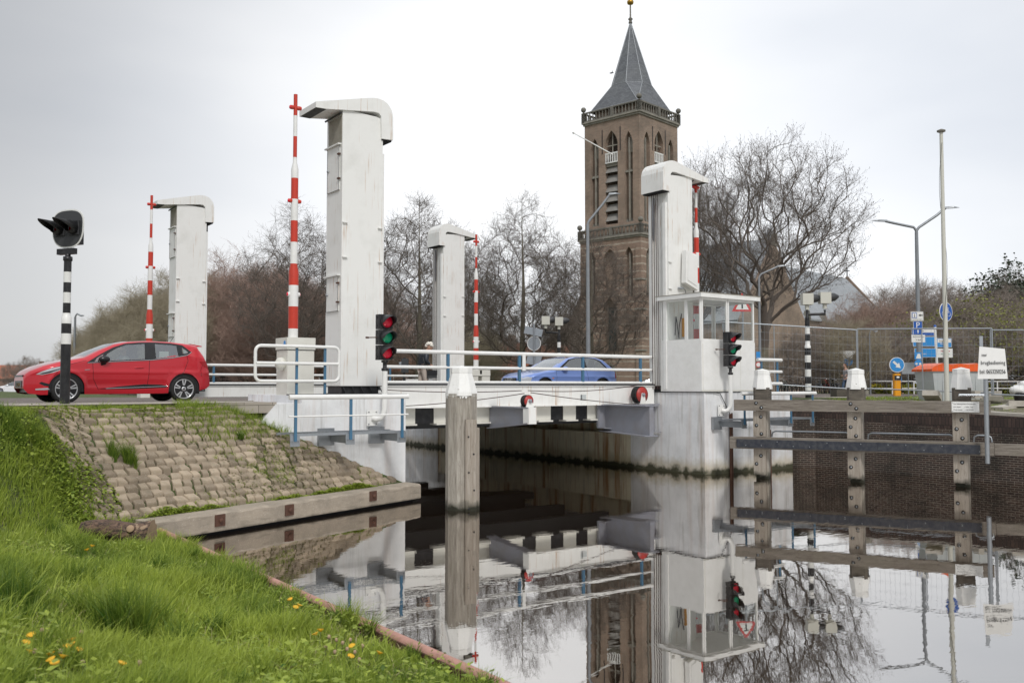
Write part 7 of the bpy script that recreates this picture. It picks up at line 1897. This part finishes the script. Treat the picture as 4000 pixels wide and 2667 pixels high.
def wput(src, px, D, top, label, z=-.35, wide=1.25):
    put_tree(src, px, D, top, label, (px * 7) % 360, z, first[src.name], wide); first[src.name] = False
for i, (px, D, top, s_) in enumerate(((330, 66, 1270, WB), (400, 62, 1235, WB), (470, 60, 1180, WB), (545, 58, 1140, WB), (620, 57, 1095, WB), (690, 60, 1040, WB), (350, 58, 1330, WB), (430, 56, 1290, WB), (500, 54, 1260, WB), (610, 62, 1120, WB), (680, 56, 1130, WB), (530, 60, 1170, WB), (360, 72, 1300, WB), (510, 70, 1210, WB), (590, 68, 1160, WB), (440, 66, 1250, WB), (560, 52, 1240, WB), (640, 54, 1150, WB))):
    wput(s_, px, D, top, f"olive grey bare tree of the rounded wood, {['lowest at its left end','second from its left end','below its left shoulder','over the red car windscreen','left of the far red white arm','right of the far red white arm','low before its left end','low before its left shoulder','low before its middle','at its peak by the far tower','low beside the far left tower','left of its peak','low behind its left end','in its middle, set back','behind its middle top','between the car bonnet and roof','low in front of its middle','low in front of its right side'][i]}")
for i, (px, D, top) in enumerate(((870, 60, 1010), (950, 64, 960), (1030, 66, 985), (1110, 62, 1060), (900, 70, 1050), (1000, 58, 1110), (1090, 72, 1020), (1210, 66, 1080), (840, 66, 1100), (1180, 60, 1150), (960, 56, 1200), (1060, 56, 1210), (1310, 70, 1090), (1400, 72, 1060))):
    wput(WA, px, D, top, f"red brown bare tree {['right beside the far left lift tower','second right of the far left lift tower','third right of the far left lift tower','just left of the near barrier arm','set back behind the gap right of the far left tower','low before the gap between tower and barrier','behind the crown left of the barrier arm','between barrier arm and tall tower','close behind the far left tower ropes','low right of the near barrier arm','lowest in the gap, left half','lowest in the gap, right half','hidden mostly by the tall lift tower','at the right edge of the tall lift tower'][i]}", wide=1.35)
for i, (px, D, top, s_) in enumerate(((1520, 66, 1180, WA), (1720, 80, 1230, WC), (1790, 68, 1200, WB), (1930, 78, 1240, WC), (2180, 90, 1220, WC), (1460, 76, 1080, WC), (1880, 60, 1290, WB))):
    wput(s_, px, D, top, f"background bare tree {['left of the woman, reddish','behind the far right lift tower','right of the far right lift tower, olive','between the lone tree and far tower','left of the church foot','behind the ship signal lamps','low behind the mid bridge barrier housing'][i]}")
for i, (px, D, top, s_) in enumerate(((3130, 58, 1285, WC), (3270, 62, 1225, WC), (3415, 66, 1120, WA), (3490, 70, 1110, WC), (3560, 74, 1080, WC), (3660, 70, 1085, WC), (3740, 76, 1100, WC), (3800, 66, 1140, WD), (3880, 70, 1110, WC), (3900, 60, 1200, WD), (3990, 66, 1170, WD), (4070, 70, 1120, WC), (3980, 74, 1015, WE), (4110, 62, 1150, WD), (3340, 56, 1230, WB), (3600, 60, 1220, WD), (3220, 70, 1290, WB), (3700, 58, 1250, WC), (3460, 58, 1260, WC), (4060, 80, 1030, WE))):
    wput(s_, px, D, top, f"{'dark evergreen' if s_ is WE else 'budding yellow green' if s_ is WD else 'bare'} tree {['above the striped post right of the cabin','in front of the church nave wall','over the middle pile of the fender','left of the twin lamp, set back','directly behind the twin lamp post','between twin lamp and flag mast','behind the flag mast','left above the phone sign','over the phone sign, bare','low behind the phone sign','low at the right edge','at the right edge, bare and tall','at the top right corner of the wood','just outside the right edge','low by the shed roof','low behind the direction boards','near the church buttresses','low behind the orange lidded bin','low between shed and bollard','beyond the right edge, tall'][i]}")
for i, (px, top) in enumerate(((-60, 1400), (40, 1410), (110, 1385), (190, 1400), (250, 1420), (-140, 1390))):
    wput(WC, px, 150, top, f"distant bare tree on the horizon at left, {['at the very edge','over the white car','tallest of the row','right of the tallest','behind the striped post','beyond the frame edge'][i]}", -.6, 1.0)
# gull-like bird by the spire
t = thing('bird', 'small dark bird flying left of the church spire', 'bird', P(2388, 286, 90), R(-HEAD))
m = MB(); m.lathe([(.001, -.22), (.07, -.05), (.06, .08), (.02, .25)], axis=(1, 0, .1), n=8); m.build('body', 'dark_grey', t)
m = MB(); m.add([(0, -.02, 0), (.12, -.02, .0), (.1, -.4, .16), (0, .02, 0), (.12, .02, 0), (.1, .4, .16)], [[0, 1, 2], [3, 5, 4]]); m.build('wings', 'dark_grey', t)
# flowers in the border and shrubs
rg = np.random.default_rng(9); n = 1400
a, b = G(3400, 58, -.3), G(4200, 62, -.4); tt = rg.uniform(0, 1, n); c = np.stack([a.x + (b.x - a.x) * tt + rg.normal(0, .3, n), a.y + (b.y - a.y) * tt + rg.normal(0, .3, n), rg.uniform(-.2, .45, n)], 1)
d1 = rg.normal(0, .07, (n, 3)); d2 = rg.normal(0, .07, (n, 3)); V = np.stack([c - d1, c + d2, c + d1, c - d2], 1).reshape(-1, 3)
o = np_obj('flower_border', V, np.arange(4 * n).reshape(-1, 4), 'leaf_spring'); tag(o, 'green and yellow flower border behind the low white fence', 'flowers', kind='stuff')
n = 500; tt = rg.uniform(0, 1, n); c = np.stack([a.x + (b.x - a.x) * tt, a.y + (b.y - a.y) * tt, rg.uniform(.2, .5, n)], 1); d1 = rg.normal(0, .06, (n, 3)); d2 = rg.normal(0, .06, (n, 3)); V = np.stack([c - d1, c + d2, c + d1, c - d2], 1).reshape(-1, 3)
o = np_obj('daffodils', V, np.arange(4 * n).reshape(-1, 4), 'yellow_tulip'); tag(o, 'yellow daffodil heads in the border behind the low white fence', 'flowers', kind='stuff')
# ------------------------------------------------------------------ grass and weeds on the bank
def zl(x, y): return float(z_left(np.array([float(x)]), np.array([float(y)]))[0])
def bank_hit(px, py, h=0.):
    r = ray(px, py); lo = 3.0
    for k in range(900):
        p = Vector((0, 0, EYE)) + r * lo
        if p.z < zl(p.x, p.y) + h: return p
        lo += .025
    return p
def vnoise(x, y, s, seed=0):
    "cheap smooth value noise"
    rg = np.random.default_rng(seed); T_ = rg.random((64, 64)); x = x * s + 100; y = y * s + 100; i = np.floor(x).astype(int); j = np.floor(y).astype(int); fx = x - i; fy = y - j; fx = fx * fx * (3 - 2 * fx); fy = fy * fy * (3 - 2 * fy)
    a = T_[i % 64, j % 64]; b = T_[(i + 1) % 64, j % 64]; c = T_[i % 64, (j + 1) % 64]; d = T_[(i + 1) % 64, (j + 1) % 64]
    return (a * (1 - fx) + b * fx) * (1 - fy) + (c * (1 - fx) + d * fx) * fy
def blades(X, Y, Z, L, Wd, rg, lean=.35, seg=3, bend=None, tone=None):
    n = len(X); az = rg.uniform(0, 2 * np.pi, n); dx, dy = np.cos(az), np.sin(az)
    if bend is not None: dx = dx * .6 + bend[0]; dy = dy * .6 + bend[1]; q = np.hypot(dx, dy) + 1e-6; dx /= q; dy /= q
    fa = rg.uniform(0, 2 * np.pi, n); wx, wy = np.cos(fa) * Wd / 2, np.sin(fa) * Wd / 2
    ln = np.abs(rg.normal(lean, lean * .5, n)); V = np.zeros((n, (seg + 1) * 2, 3))
    for k in range(seg + 1):
        t = k / seg; out = L * ln * t ** 1.8; up = L * t * (1 - .35 * ln * t ** 2)
        cx_, cy_, cz_ = X + dx * out, Y + dy * out, Z + up; w = (1 - t ** 1.6) * .95 + .05
        V[:, 2 * k] = np.stack([cx_ - wx * w, cy_ - wy * w, cz_], 1); V[:, 2 * k + 1] = np.stack([cx_ + wx * w, cy_ + wy * w, cz_], 1)
    b = (np.arange(n) * (seg + 1) * 2)[:, None, None]; s_ = (np.arange(seg) * 2)[None, :, None]
    F_ = b + s_ + np.array([0, 1, 3, 2])[None, None, :]
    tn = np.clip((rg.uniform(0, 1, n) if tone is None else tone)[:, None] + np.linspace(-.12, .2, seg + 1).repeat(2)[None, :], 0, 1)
    return V.reshape(-1, 3), F_.reshape(-1, 4), tn.ravel()
rg = np.random.default_rng(12)
def visible(X, Y, m=.12):
    D = X * .5850 + Y * .8110; s_ = (X * .811 - Y * .585) / np.maximum(D, .1); return (D > 3.6) & (s_ > -.55 - m) & (s_ < .35)
def grass_here(X, Y):
    s = s_slope(X, Y)
    stone = (s > .42) & (X > 3.35 + .55 * (s - .4) * 0 - .9 * np.clip(s - .9, 0, 1) + .45 * (vnoise(X, Y, 1.6, 5) - .5)) & (s < 1.98)
    return (X < 4.13) & (Y < 18.0) & ~stone & (s < 2.05)
N = 620000
D = 3.8 + (22 - 3.8) * rg.random(N) ** 1.25; ss = rg.uniform(-.68, .34, N)
X = D * (.585 + ss * .811); Y = D * (.811 - ss * .585)
k = grass_here(X, Y); X, Y, D = X[k], Y[k], D[k]
Z = z_left(X, Y); cl = vnoise(X, Y, 2.4, 1); c2_ = vnoise(X, Y, .8, 2); c3 = vnoise(X, Y, 5.5, 3)
keep = rg.random(len(X)) < .35 + .65 * cl; X, Y, Z, D, cl, c2_, c3 = (q[keep] for q in (X, Y, Z, D, cl, c2_, c3))
Lb = (.07 + .24 * cl ** 2 + .10 * c3 ** 2) * rg.uniform(.5, 1.3, len(X)) * (np.where(Y > 9, .8, .35) + np.where(Y > 9, .2, .65) * np.clip((4.15 - X) / .7, 0, 1))
Wb = rg.uniform(.0055, .0105, len(X)) * (1 + .04 * D)
tone = np.clip(.12 + .75 * c2_ + .35 * (c3 - .5) + rg.normal(0, .16, len(X)), 0, 1)
V, F_, T_ = blades(X, Y, Z - .01, Lb, Wb, rg, .42, 3, (.35, .12), tone)
# big tufts of tall grass
tv, tf, tt_ = [V], [F_], [T_]; off = len(V)
tufts = [((505, 2530), 420, .60, .30), ((420, 2500), 220, .50, .2), ((600, 2480), 240, .44, .24), ((700, 2560), 200, .36, .2), ((330, 2420), 160, .34, .2), ((200, 2600), 160, .34, .2), ((840, 2500), 160, .32, .14),
         ((60, 1720), 420, .38, .30), ((150, 1740), 300, .34, .25), ((500, 1820), 330, .42, .16), ((440, 1800), 220, .40, .15), ((560, 1850), 120, .30, .1), ((20, 1640), 250, .30, .3), ((620, 2240), 140, .26, .15), ((760, 2200), 160, .26, .12), ((300, 2300), 200, .35, .3), ((200, 2100), 200, .3, .3), ((1050, 2420), 120, .2, .15), ((60, 2380), 260, .4, .3), ((640, 2080), 160, .26, .14)]
for (px, py), n, h, rd in tufts:
    p = bank_hit(px, py); a = rg.uniform(0, 6.28, n); q = rd * .5 * np.sqrt(rg.random(n)); x = p.x + q * np.cos(a); y = p.y + q * np.sin(a); x = np.minimum(x, 4.1)
    v, f, tn = blades(x, y, z_left(x, y), h * rg.uniform(.5, 1.1, n), rg.uniform(.007, .012, n), rg, .38, 4, None, np.clip(rg.normal(.12, .15, n), 0, 1))
    tv.append(v); tf.append(f + off); tt_.append(tn); off += len(v)
n = 11000; D = 4 + 12 * rg.random(n) ** 1.2; ss = rg.uniform(-.66, .33, n); x = D * (.585 + ss * .811); y = D * (.811 - ss * .585)
kk = grass_here(x, y) & (x < 3.7) & (vnoise(x, y, 1.9, 51) > .42); x, y = x[kk], y[kk]
v, f, tn = blades(x, y, z_left(x, y), rg.uniform(.22, .42, len(x)), rg.uniform(.006, .011, len(x)), rg, .75, 4, (.5, -.2), np.clip(rg.normal(.75, .2, len(x)), 0, 1)); tv.append(v); tf.append(f + off); tt_.append(tn); off += len(v)
for k in range(46):
    D_ = 5 + 10 * rg.random() ** .9; s_ = rg.uniform(-.58, .22); x0, y0 = D_ * (.585 + s_ * .811), D_ * (.811 - s_ * .585)
    if k > 30: x0 = 4.05; y0 = rg.uniform(5.5, 15)
    if x0 > 4.06 or not grass_here(np.array([x0]), np.array([y0]))[0]: continue
    n = 90; rd = rg.uniform(.08, .2); a = rg.uniform(0, 6.28, n); q = rd * .6 * np.sqrt(rg.random(n)); x = np.minimum(x0 + q * np.cos(a), 4.12); y = y0 + q * np.sin(a)
    v, f, tn = blades(x, y, z_left(x, y), rg.uniform(.16, .36) * rg.uniform(.5, 1.1, n), rg.uniform(.006, .011, n), rg, .5, 4, None, np.clip(rg.normal(rg.choice([.15, .5, .8]), .15, n), 0, 1)); tv.append(v); tf.append(f + off); tt_.append(tn); off += len(v)
# fringe along the road edge and in the joints of the stones
n = 26000; u = rg.uniform(-9, 4.6, n); s0 = rg.normal(2.0, .14, n); x = 4.05 + .9294 * u - .369 * s0; y = 15.42 + .369 * u + .9294 * s0; kk = (y < 18.0) & (vnoise(x, y, 2.2, 8) > .30); x, y = x[kk], y[kk]
v, f, tn = blades(x, y, z_left(x, y), rg.uniform(.04, .13, len(x)), rg.uniform(.006, .011, len(x)), rg, .5, 3, None, np.clip(rg.normal(.55, .2, len(x)), 0, 1)); tv.append(v); tf.append(f + off); tt_.append(tn); off += len(v)
n = 30000; u = rg.uniform(-1.5, 6.6, n); s0 = rg.uniform(.40, 2.0, n); x = 4.05 + .9294 * u - .369 * s0; y = 15.42 + .369 * u + .9294 * s0
pr = (vnoise(x, y, 1.7, 9) > .60 - .16 * (s0 > 1.4) - .10 * (s0 < .5)) & (vnoise(x, y, 6, 10) > .42); kk = (y < 18.3) & (x < 9.8) & pr; x, y = x[kk], y[kk]
v, f, tn = blades(x, y, z_left(x, y) + .03, rg.uniform(.03, .09, len(x)), rg.uniform(.005, .010, len(x)), rg, .7, 3, None, np.clip(rg.normal(.6, .2, len(x)), 0, 1)); tv.append(v); tf.append(f + off); tt_.append(tn); off += len(v)
# rough grass by the barrier housing and pier shoulder
n = 7000; x = rg.uniform(5.2, 7.7, n); y = rg.uniform(17.5, 18.4, n); kk = (s_slope(x, y) > 1.35); x, y = x[kk], y[kk]
v, f, tn = blades(x, y, z_left(x, y), rg.uniform(.06, .24, len(x)), rg.uniform(.006, .010, len(x)), rg, .4, 3, None, np.clip(rg.normal(.5, .2, len(x)), 0, 1)); tv.append(v); tf.append(f + off); tt_.append(tn); off += len(v)
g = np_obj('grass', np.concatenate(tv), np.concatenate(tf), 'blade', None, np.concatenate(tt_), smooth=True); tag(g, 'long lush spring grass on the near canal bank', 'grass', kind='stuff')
n = 16000; D = 4 + 15 * rg.random(n) ** 1.2; ss = rg.uniform(-.66, .3, n); X = D * (.585 + ss * .811); Y = D * (.811 - ss * .585)
k = grass_here(X, Y) & (vnoise(X, Y, 1.4, 41) > .45); X, Y = X[k], Y[k]
v, f, tn = blades(X, Y, z_left(X, Y), rg.uniform(.06, .20, len(X)), rg.uniform(.004, .008, len(X)), rg, .9, 3)
g = np_obj('dry_grass', v, f, 'straw', None, tn); tag(g, 'dry straw coloured blades lying between the green grass', 'grass', kind='stuff')
# grass on the right quay
n = 34000; x = rg.uniform(25.7, 34, n); y = rg.uniform(6, 19, n); kk = (vnoise(x, y, .7, 4) > .46) & (vnoise(x, y, 2.9, 44) > .42); x, y = x[kk], y[kk]
def z_right(x, y): top = ZQ(y); k_ = np.clip((x - 25.4) / 3.2, 0, 1); return top + (-.04 - top) * k_ + .05 * lat(x * 2, y * 2) * np.clip(x - 25.5, 0, 1) * (x < 35)
v, f, tn = blades(x, y, z_right(x, y), rg.uniform(.03, .11, len(x)), rg.uniform(.008, .014, len(x)), rg, .6, 2, None, np.clip(rg.normal(.5, .2, len(x)), 0, 1))
g = np_obj('grass', v, f, 'blade', None, tn, smooth=True); tag(g, 'short patchy grass on the right quay behind the wall', 'grass', kind='stuff')
# broad leaved weeds: little leaves spread through the sward
def leaves(X, Y, Z, s, rg, tone, name, label, cat, mat='blade', flat=.5):
    n = len(X); a = rg.uniform(0, 6.28, n); t = rg.normal(0, flat, n); d1 = np.stack([np.cos(a), np.sin(a), t * .8], 1) * s[:, None]; d2 = np.stack([-np.sin(a), np.cos(a), rg.normal(0, flat, n)], 1) * s[:, None] * .55
    c = np.stack([X, Y, Z], 1); V = np.stack([c - d1 * .7, c + d2, c + d1, c - d2], 1).reshape(-1, 3)
    o = np_obj(name, V, np.arange(4 * n).reshape(-1, 4), mat, None, np.repeat(tone, 4)); return tag(o, label, cat, kind='stuff')
n = 60000; D = 4 + 15 * rg.random(n) ** 1.1; ss = rg.uniform(-.66, .3, n); X = D * (.585 + ss * .811); Y = D * (.811 - ss * .585); w_ = vnoise(X, Y, 1.1, 21)
k = grass_here(X, Y) & (w_ > .52) & (vnoise(X, Y, 4, 22) > .35); X, Y = X[k], Y[k]; n = len(X)
Z = z_left(X, Y) + rg.uniform(.02, .16, n)
leaves(X, Y, Z, rg.uniform(.010, .028, n), rg, np.clip(rg.normal(.55, .2, n), 0, 1), 'weeds', 'small broad leaved weeds growing through the bank grass', 'weeds')
n = 9000; D = 4 + 12 * rg.random(n) ** 1.2; ss = rg.uniform(-.66, .3, n); X = D * (.585 + ss * .811); Y = D * (.811 - ss * .585); w_ = vnoise(X, Y, 1.0, 61)
k = grass_here(X, Y) & (w_ > .60); X, Y = X[k], Y[k]; n = len(X)
leaves(X, Y, z_left(X, Y) + rg.uniform(.08, .22, n), rg.uniform(.022, .048, n), rg, np.clip(rg.normal(.75, .2, n), 0, 1), 'weeds', 'patches of larger pale green leaves in the bank grass', 'weeds', flat=.35)
# bright ground elder heap left of the stones and ivy along the ledge
pts_ = []
for (px, py), n, rd, h in (((120, 1800), 1300, .7, .26), ((260, 1860), 1300, .5, .24), ((380, 1930), 700, .4, .18), ((300, 2010), 1100, .35, .18), ((680, 1990), 600, .25, .12)):
    p = bank_hit(px, py); a = rg.uniform(0, 6.28, n); q = rd * np.sqrt(rg.random(n)); x = p.x + q * np.cos(a); y = p.y + q * np.sin(a); k = x < 4.0; x, y, q = x[k], y[k], q[k]
    pts_.append(np.stack([x, y, z_left(x, y) + h * (1 - (q / rd) ** 2) * rg.uniform(.4, 1.1, len(x))], 1))
q = np.concatenate(pts_); leaves(q[:, 0], q[:, 1], q[:, 2], rg.uniform(.018, .04, len(q)), rg, np.clip(rg.normal(.62, .22, len(q)), 0, 1), 'weeds', 'leafy green weeds heaped at the left end of the stone slope', 'weeds')
pts_ = []
for u0, n, rd, h in ((5.3, 1600, .22, .12), (5.0, 1000, .2, .10), (4.6, 900, .18, .09), (4.2, 500, .12, .06), (3.2, 300, .12, .05), (3.5, 400, .14, .06), (1.0, 700, .2, .12), (.6, 800, .22, .14), (1.5, 500, .18, .08), (5.6, 400, .12, .06)):
    a = rg.normal(0, rd, n); b = np.abs(rg.normal(0, .06, n)); u = u0 + a; s0 = .36 + b; x = 4.05 + .9294 * u - .369 * s0; y = 15.42 + .369 * u + .9294 * s0
    pts_.append(np.stack([x, y, -1.745 + h * rg.random(n) * np.exp(-(a / rd) ** 2 * .5)], 1))
q = np.concatenate(pts_); leaves(q[:, 0], q[:, 1], q[:, 2], rg.uniform(.012, .03, len(q)), rg, np.clip(rg.normal(.7, .2, len(q)), 0, 1), 'ivy', 'low ivy creeping along the back of the concrete ledge', 'ivy')
# moss cushions in the joints
n = 9000; u = rg.uniform(-1, 6.5, n); s0 = rg.uniform(.5, 2.0, n); x = 4.05 + .9294 * u - .369 * s0; y = 15.42 + .369 * u + .9294 * s0; k = (y < 18.3) & (x < 9.9) & (vnoise(x, y, 1.3, 31) + .25 * (x > 5.8) * (s0 > .9) > .66); x, y = x[k], y[k]
leaves(x, y, z_left(x, y) + rg.uniform(.055, .085, len(x)), rg.uniform(.014, .034, len(x)), rg, np.zeros(len(x)), 'moss', 'yellow green moss in the joints of the stone slope', 'moss', 'moss', .25)
# dark rosette plant on the stones
p = Vector((0, 0, 0)); r_ = ray(940, 1700)
def emb_hit(px, py):
    lo = 12.0; r = ray(px, py)
    while lo < 24:
        p = Vector((0, 0, EYE)) + r * lo
        if p.z < zl(p.x, p.y) + .03: return p
        lo += .02
    return p
def rosette(px, py, n, h, label, tone):
    p = emb_hit(px, py); t = thing('leafy_plant', label, 'plant', p); x = rg.normal(0, .03, n); y = rg.normal(0, .03, n)
    v, f, tn = blades(x, y, np.zeros(n), h * rg.uniform(.6, 1.1, n), rg.uniform(.014, .024, n), rg, .7, 4, None, np.full(n, tone)); np_obj('leaves', v, f, 'blade', t, tn, smooth=True)
rosette(940, 1715, 90, .20, 'dark green tufted plant alone near the top of the stone slope', .02)
rosette(838, 1790, 26, .09, 'small pale green seedling in the middle of the stone slope', .8)
rosette(345, 1688, 30, .08, 'small green tuft near the top left of the stone slope', .6)
# ------------------------------------------------------------------ flowers
gname = 'coltsfoot flowers on the bank'
def flower(px, py, seed, h=.16):
    p = bank_hit(px, py, h); z = zl(p.x, p.y)
    return p, z
spots = [(250, 1190), (207, 1250), (240, 1320), (575, 1225), (575, 1265), (535, 1280), (632, 1308), (500, 1358), (405, 1340), (410, 1385), (435, 1410), (970, 1415), (735, 475), (695, 505)]
spots = [(x / 2.044, 1900 + y / 2.044) for x, y in spots] + [(600 + x / 1.68, 2000 + y / 1.68) for x, y in ((897, 574), (932, 626), (955, 612), (1095, 776), (1063, 800), (1303, 880), (1293, 948), (1481, 924))]
desc = ['topmost of the front left cluster', 'leftmost of the front left cluster', 'low left of the front left cluster', 'upper right of the front left cluster', 'right of the front left cluster, second', 'centre right of the front left cluster', 'rightmost of the front left cluster', 'lower middle of the front left cluster', 'middle of the front left cluster', 'low middle of the front left cluster', 'lowest of the front left cluster', 'alone below the tall tuft', 'just below the log, right one', 'just below the log, left one', 'upper one of the three near the edging', 'left one of the three near the edging', 'right one of the three near the edging', 'upper of the pair in mid bank', 'lower of the pair in mid bank', 'upper one by the dried stalks', 'lower one by the dried stalks', 'nearest to the pink edging']
base_f = None
def build_flower(t, kind='petal'):
    m = MB(); m.tube([(0, 0, -.17), (.008, .004, -.08), (0, 0, -.01)], .0035, 5); m.build('stem', 'stem_green', t)
    m = MB()
    if kind == 'petal':
        m.lathe([(.001, -.012), (.012, -.008), (.018, 0), (.030, .012), (.026, .017), (.012, .014), (0, .016)], n=14)
        for j in range(20): a = j * .314; m.beam((.018 * math.cos(a), .018 * math.sin(a), .012), (.036 * math.cos(a), .036 * math.sin(a), .016), .005, .002)
        m.build('flower_head', 'petal', t)
    else:
        m.lathe([(.001, -.014), (.013, -.006), (.015, .008), (.010, .020), (0, .024)], n=10); m.build('seed_head', 'seed_head', t)
for i, (px, py) in enumerate(spots):
    p, z = flower(px, py, i); lab = f'yellow coltsfoot flower, {desc[i]}'
    if base_f is None: base_f = thing('coltsfoot_flower', lab, 'flower', p, 0, gname); build_flower(base_f); bf_k = kids(base_f)
    else: o = dup(base_f, loc=p, rotz=i * 1.3, label=lab, ch=bf_k)
    
for o in [o for o in col.objects if o.name.startswith('coltsfoot_flower')]: o.rotation_euler = (.35, -.25, o.rotation_euler.z); o.scale = (.82, .82, .82)
sp2 = [(335, 1150), (648, 1165), (660, 1410), (275, 1320), (430, 1210), (470, 1240), (480, 1320), (1115, 1410)]
sp2 = [(x / 2.044, 1900 + y / 2.044) for x, y in sp2] + [(600 + x / 1.68, 2000 + y / 1.68) for x, y in ((1150, 820), (1200, 840), (1240, 860), (1270, 900), (1320, 920), (1350, 970), (1130, 890), (1190, 920), (1290, 840), (1370, 880))]
sd_ = None
for i, (px, py) in enumerate(sp2):
    p, z = flower(px, py, i)
    lab = 'faded brown seed head among the front left flowers' if i < 8 else 'faded brown seed head among the dried stalks near the edging'
    if sd_ is None: sd_ = thing('seed_stalk', lab, 'seed head', p, 0, 'faded coltsfoot heads, front left'); build_flower(sd_, 's'); sk_ = kids(sd_)
    else: dup(sd_, loc=p, rotz=i * 2.1, label=lab, ch=sk_, group='faded coltsfoot heads, front left' if i < 8 else 'faded coltsfoot heads near the edging')
# ------------------------------------------------------------------ log in the grass
pa, pb_ = bank_hit(322, 2088, .10), bank_hit(585, 2120, .10)
mid = (pa + pb_) / 2; dl = (pb_ - pa); Ln = dl.length; dirn = dl.normalized()
pb_ = pa + Vector((_rt.x, _rt.y, -.06)).normalized() * .98; dirn = (pb_ - pa).normalized()
t = thing('cut_log', 'short sawn log with a cut branch stub lying in the grass of the bank', 'log', (pa + pb_) / 2)
n = 20; kk = 22; vs = []
up_ = Vector((0, 0, 1)); sd2 = dirn.cross(up_).normalized(); up2 = sd2.cross(dirn)
rnd = random.Random(3)
for i in range(kk + 1):
    f = i / kk; c = (pa - (pa + pb_) / 2) + (pb_ - pa) * f + Vector((0, 0, .07 + .02 * math.sin(f * 5))); r = .125 + .02 * math.sin(f * 4) + (.07 * max(0, f - .72) / .28)
    for j in range(n):
        a = 2 * math.pi * j / n; rr_ = r * (1 + .08 * math.sin(3 * a + f * 3) + .06 * math.sin(7 * a + f * 9) + (.28 * math.sin(5 * a + 1) ** 2 * max(0, f - .7) / .3)); vs.append(c + (sd2 * math.cos(a) + up2 * math.sin(a)) * rr_)
m = MB(); m.add(vs, [[i * n + j, i * n + (j + 1) % n, (i + 1) * n + (j + 1) % n, (i + 1) * n + j] for i in range(kk) for j in range(n)], True)
m.build('bark', 'log_bark', t)
m = MB(); m.add(vs[:n], [list(range(n))]); m.build('sawn_end', 'sawn_wood', t)
m = MB(); m.add(vs[-n:], [list(range(n))]); m.build('sawn_end', 'sawn_wood', t)
c0 = (pb_ - pa) * .22 + Vector((0, 0, .07)); st = -_fw * .8 + Vector((0, 0, .5)) + _rt * .15; st.normalize()
m = MB(); m.tube([c0, c0 + st * .13, c0 + st * .17], [.08, .062, .056], 12); m.build('branch_stub', 'log_bark', t)
m = MB(); m.lathe([(.054, 0), (.05, .006), (0, .007)], c0 + st * .168, st, 14); m.build('stub_cut', 'sawn_wood', t)
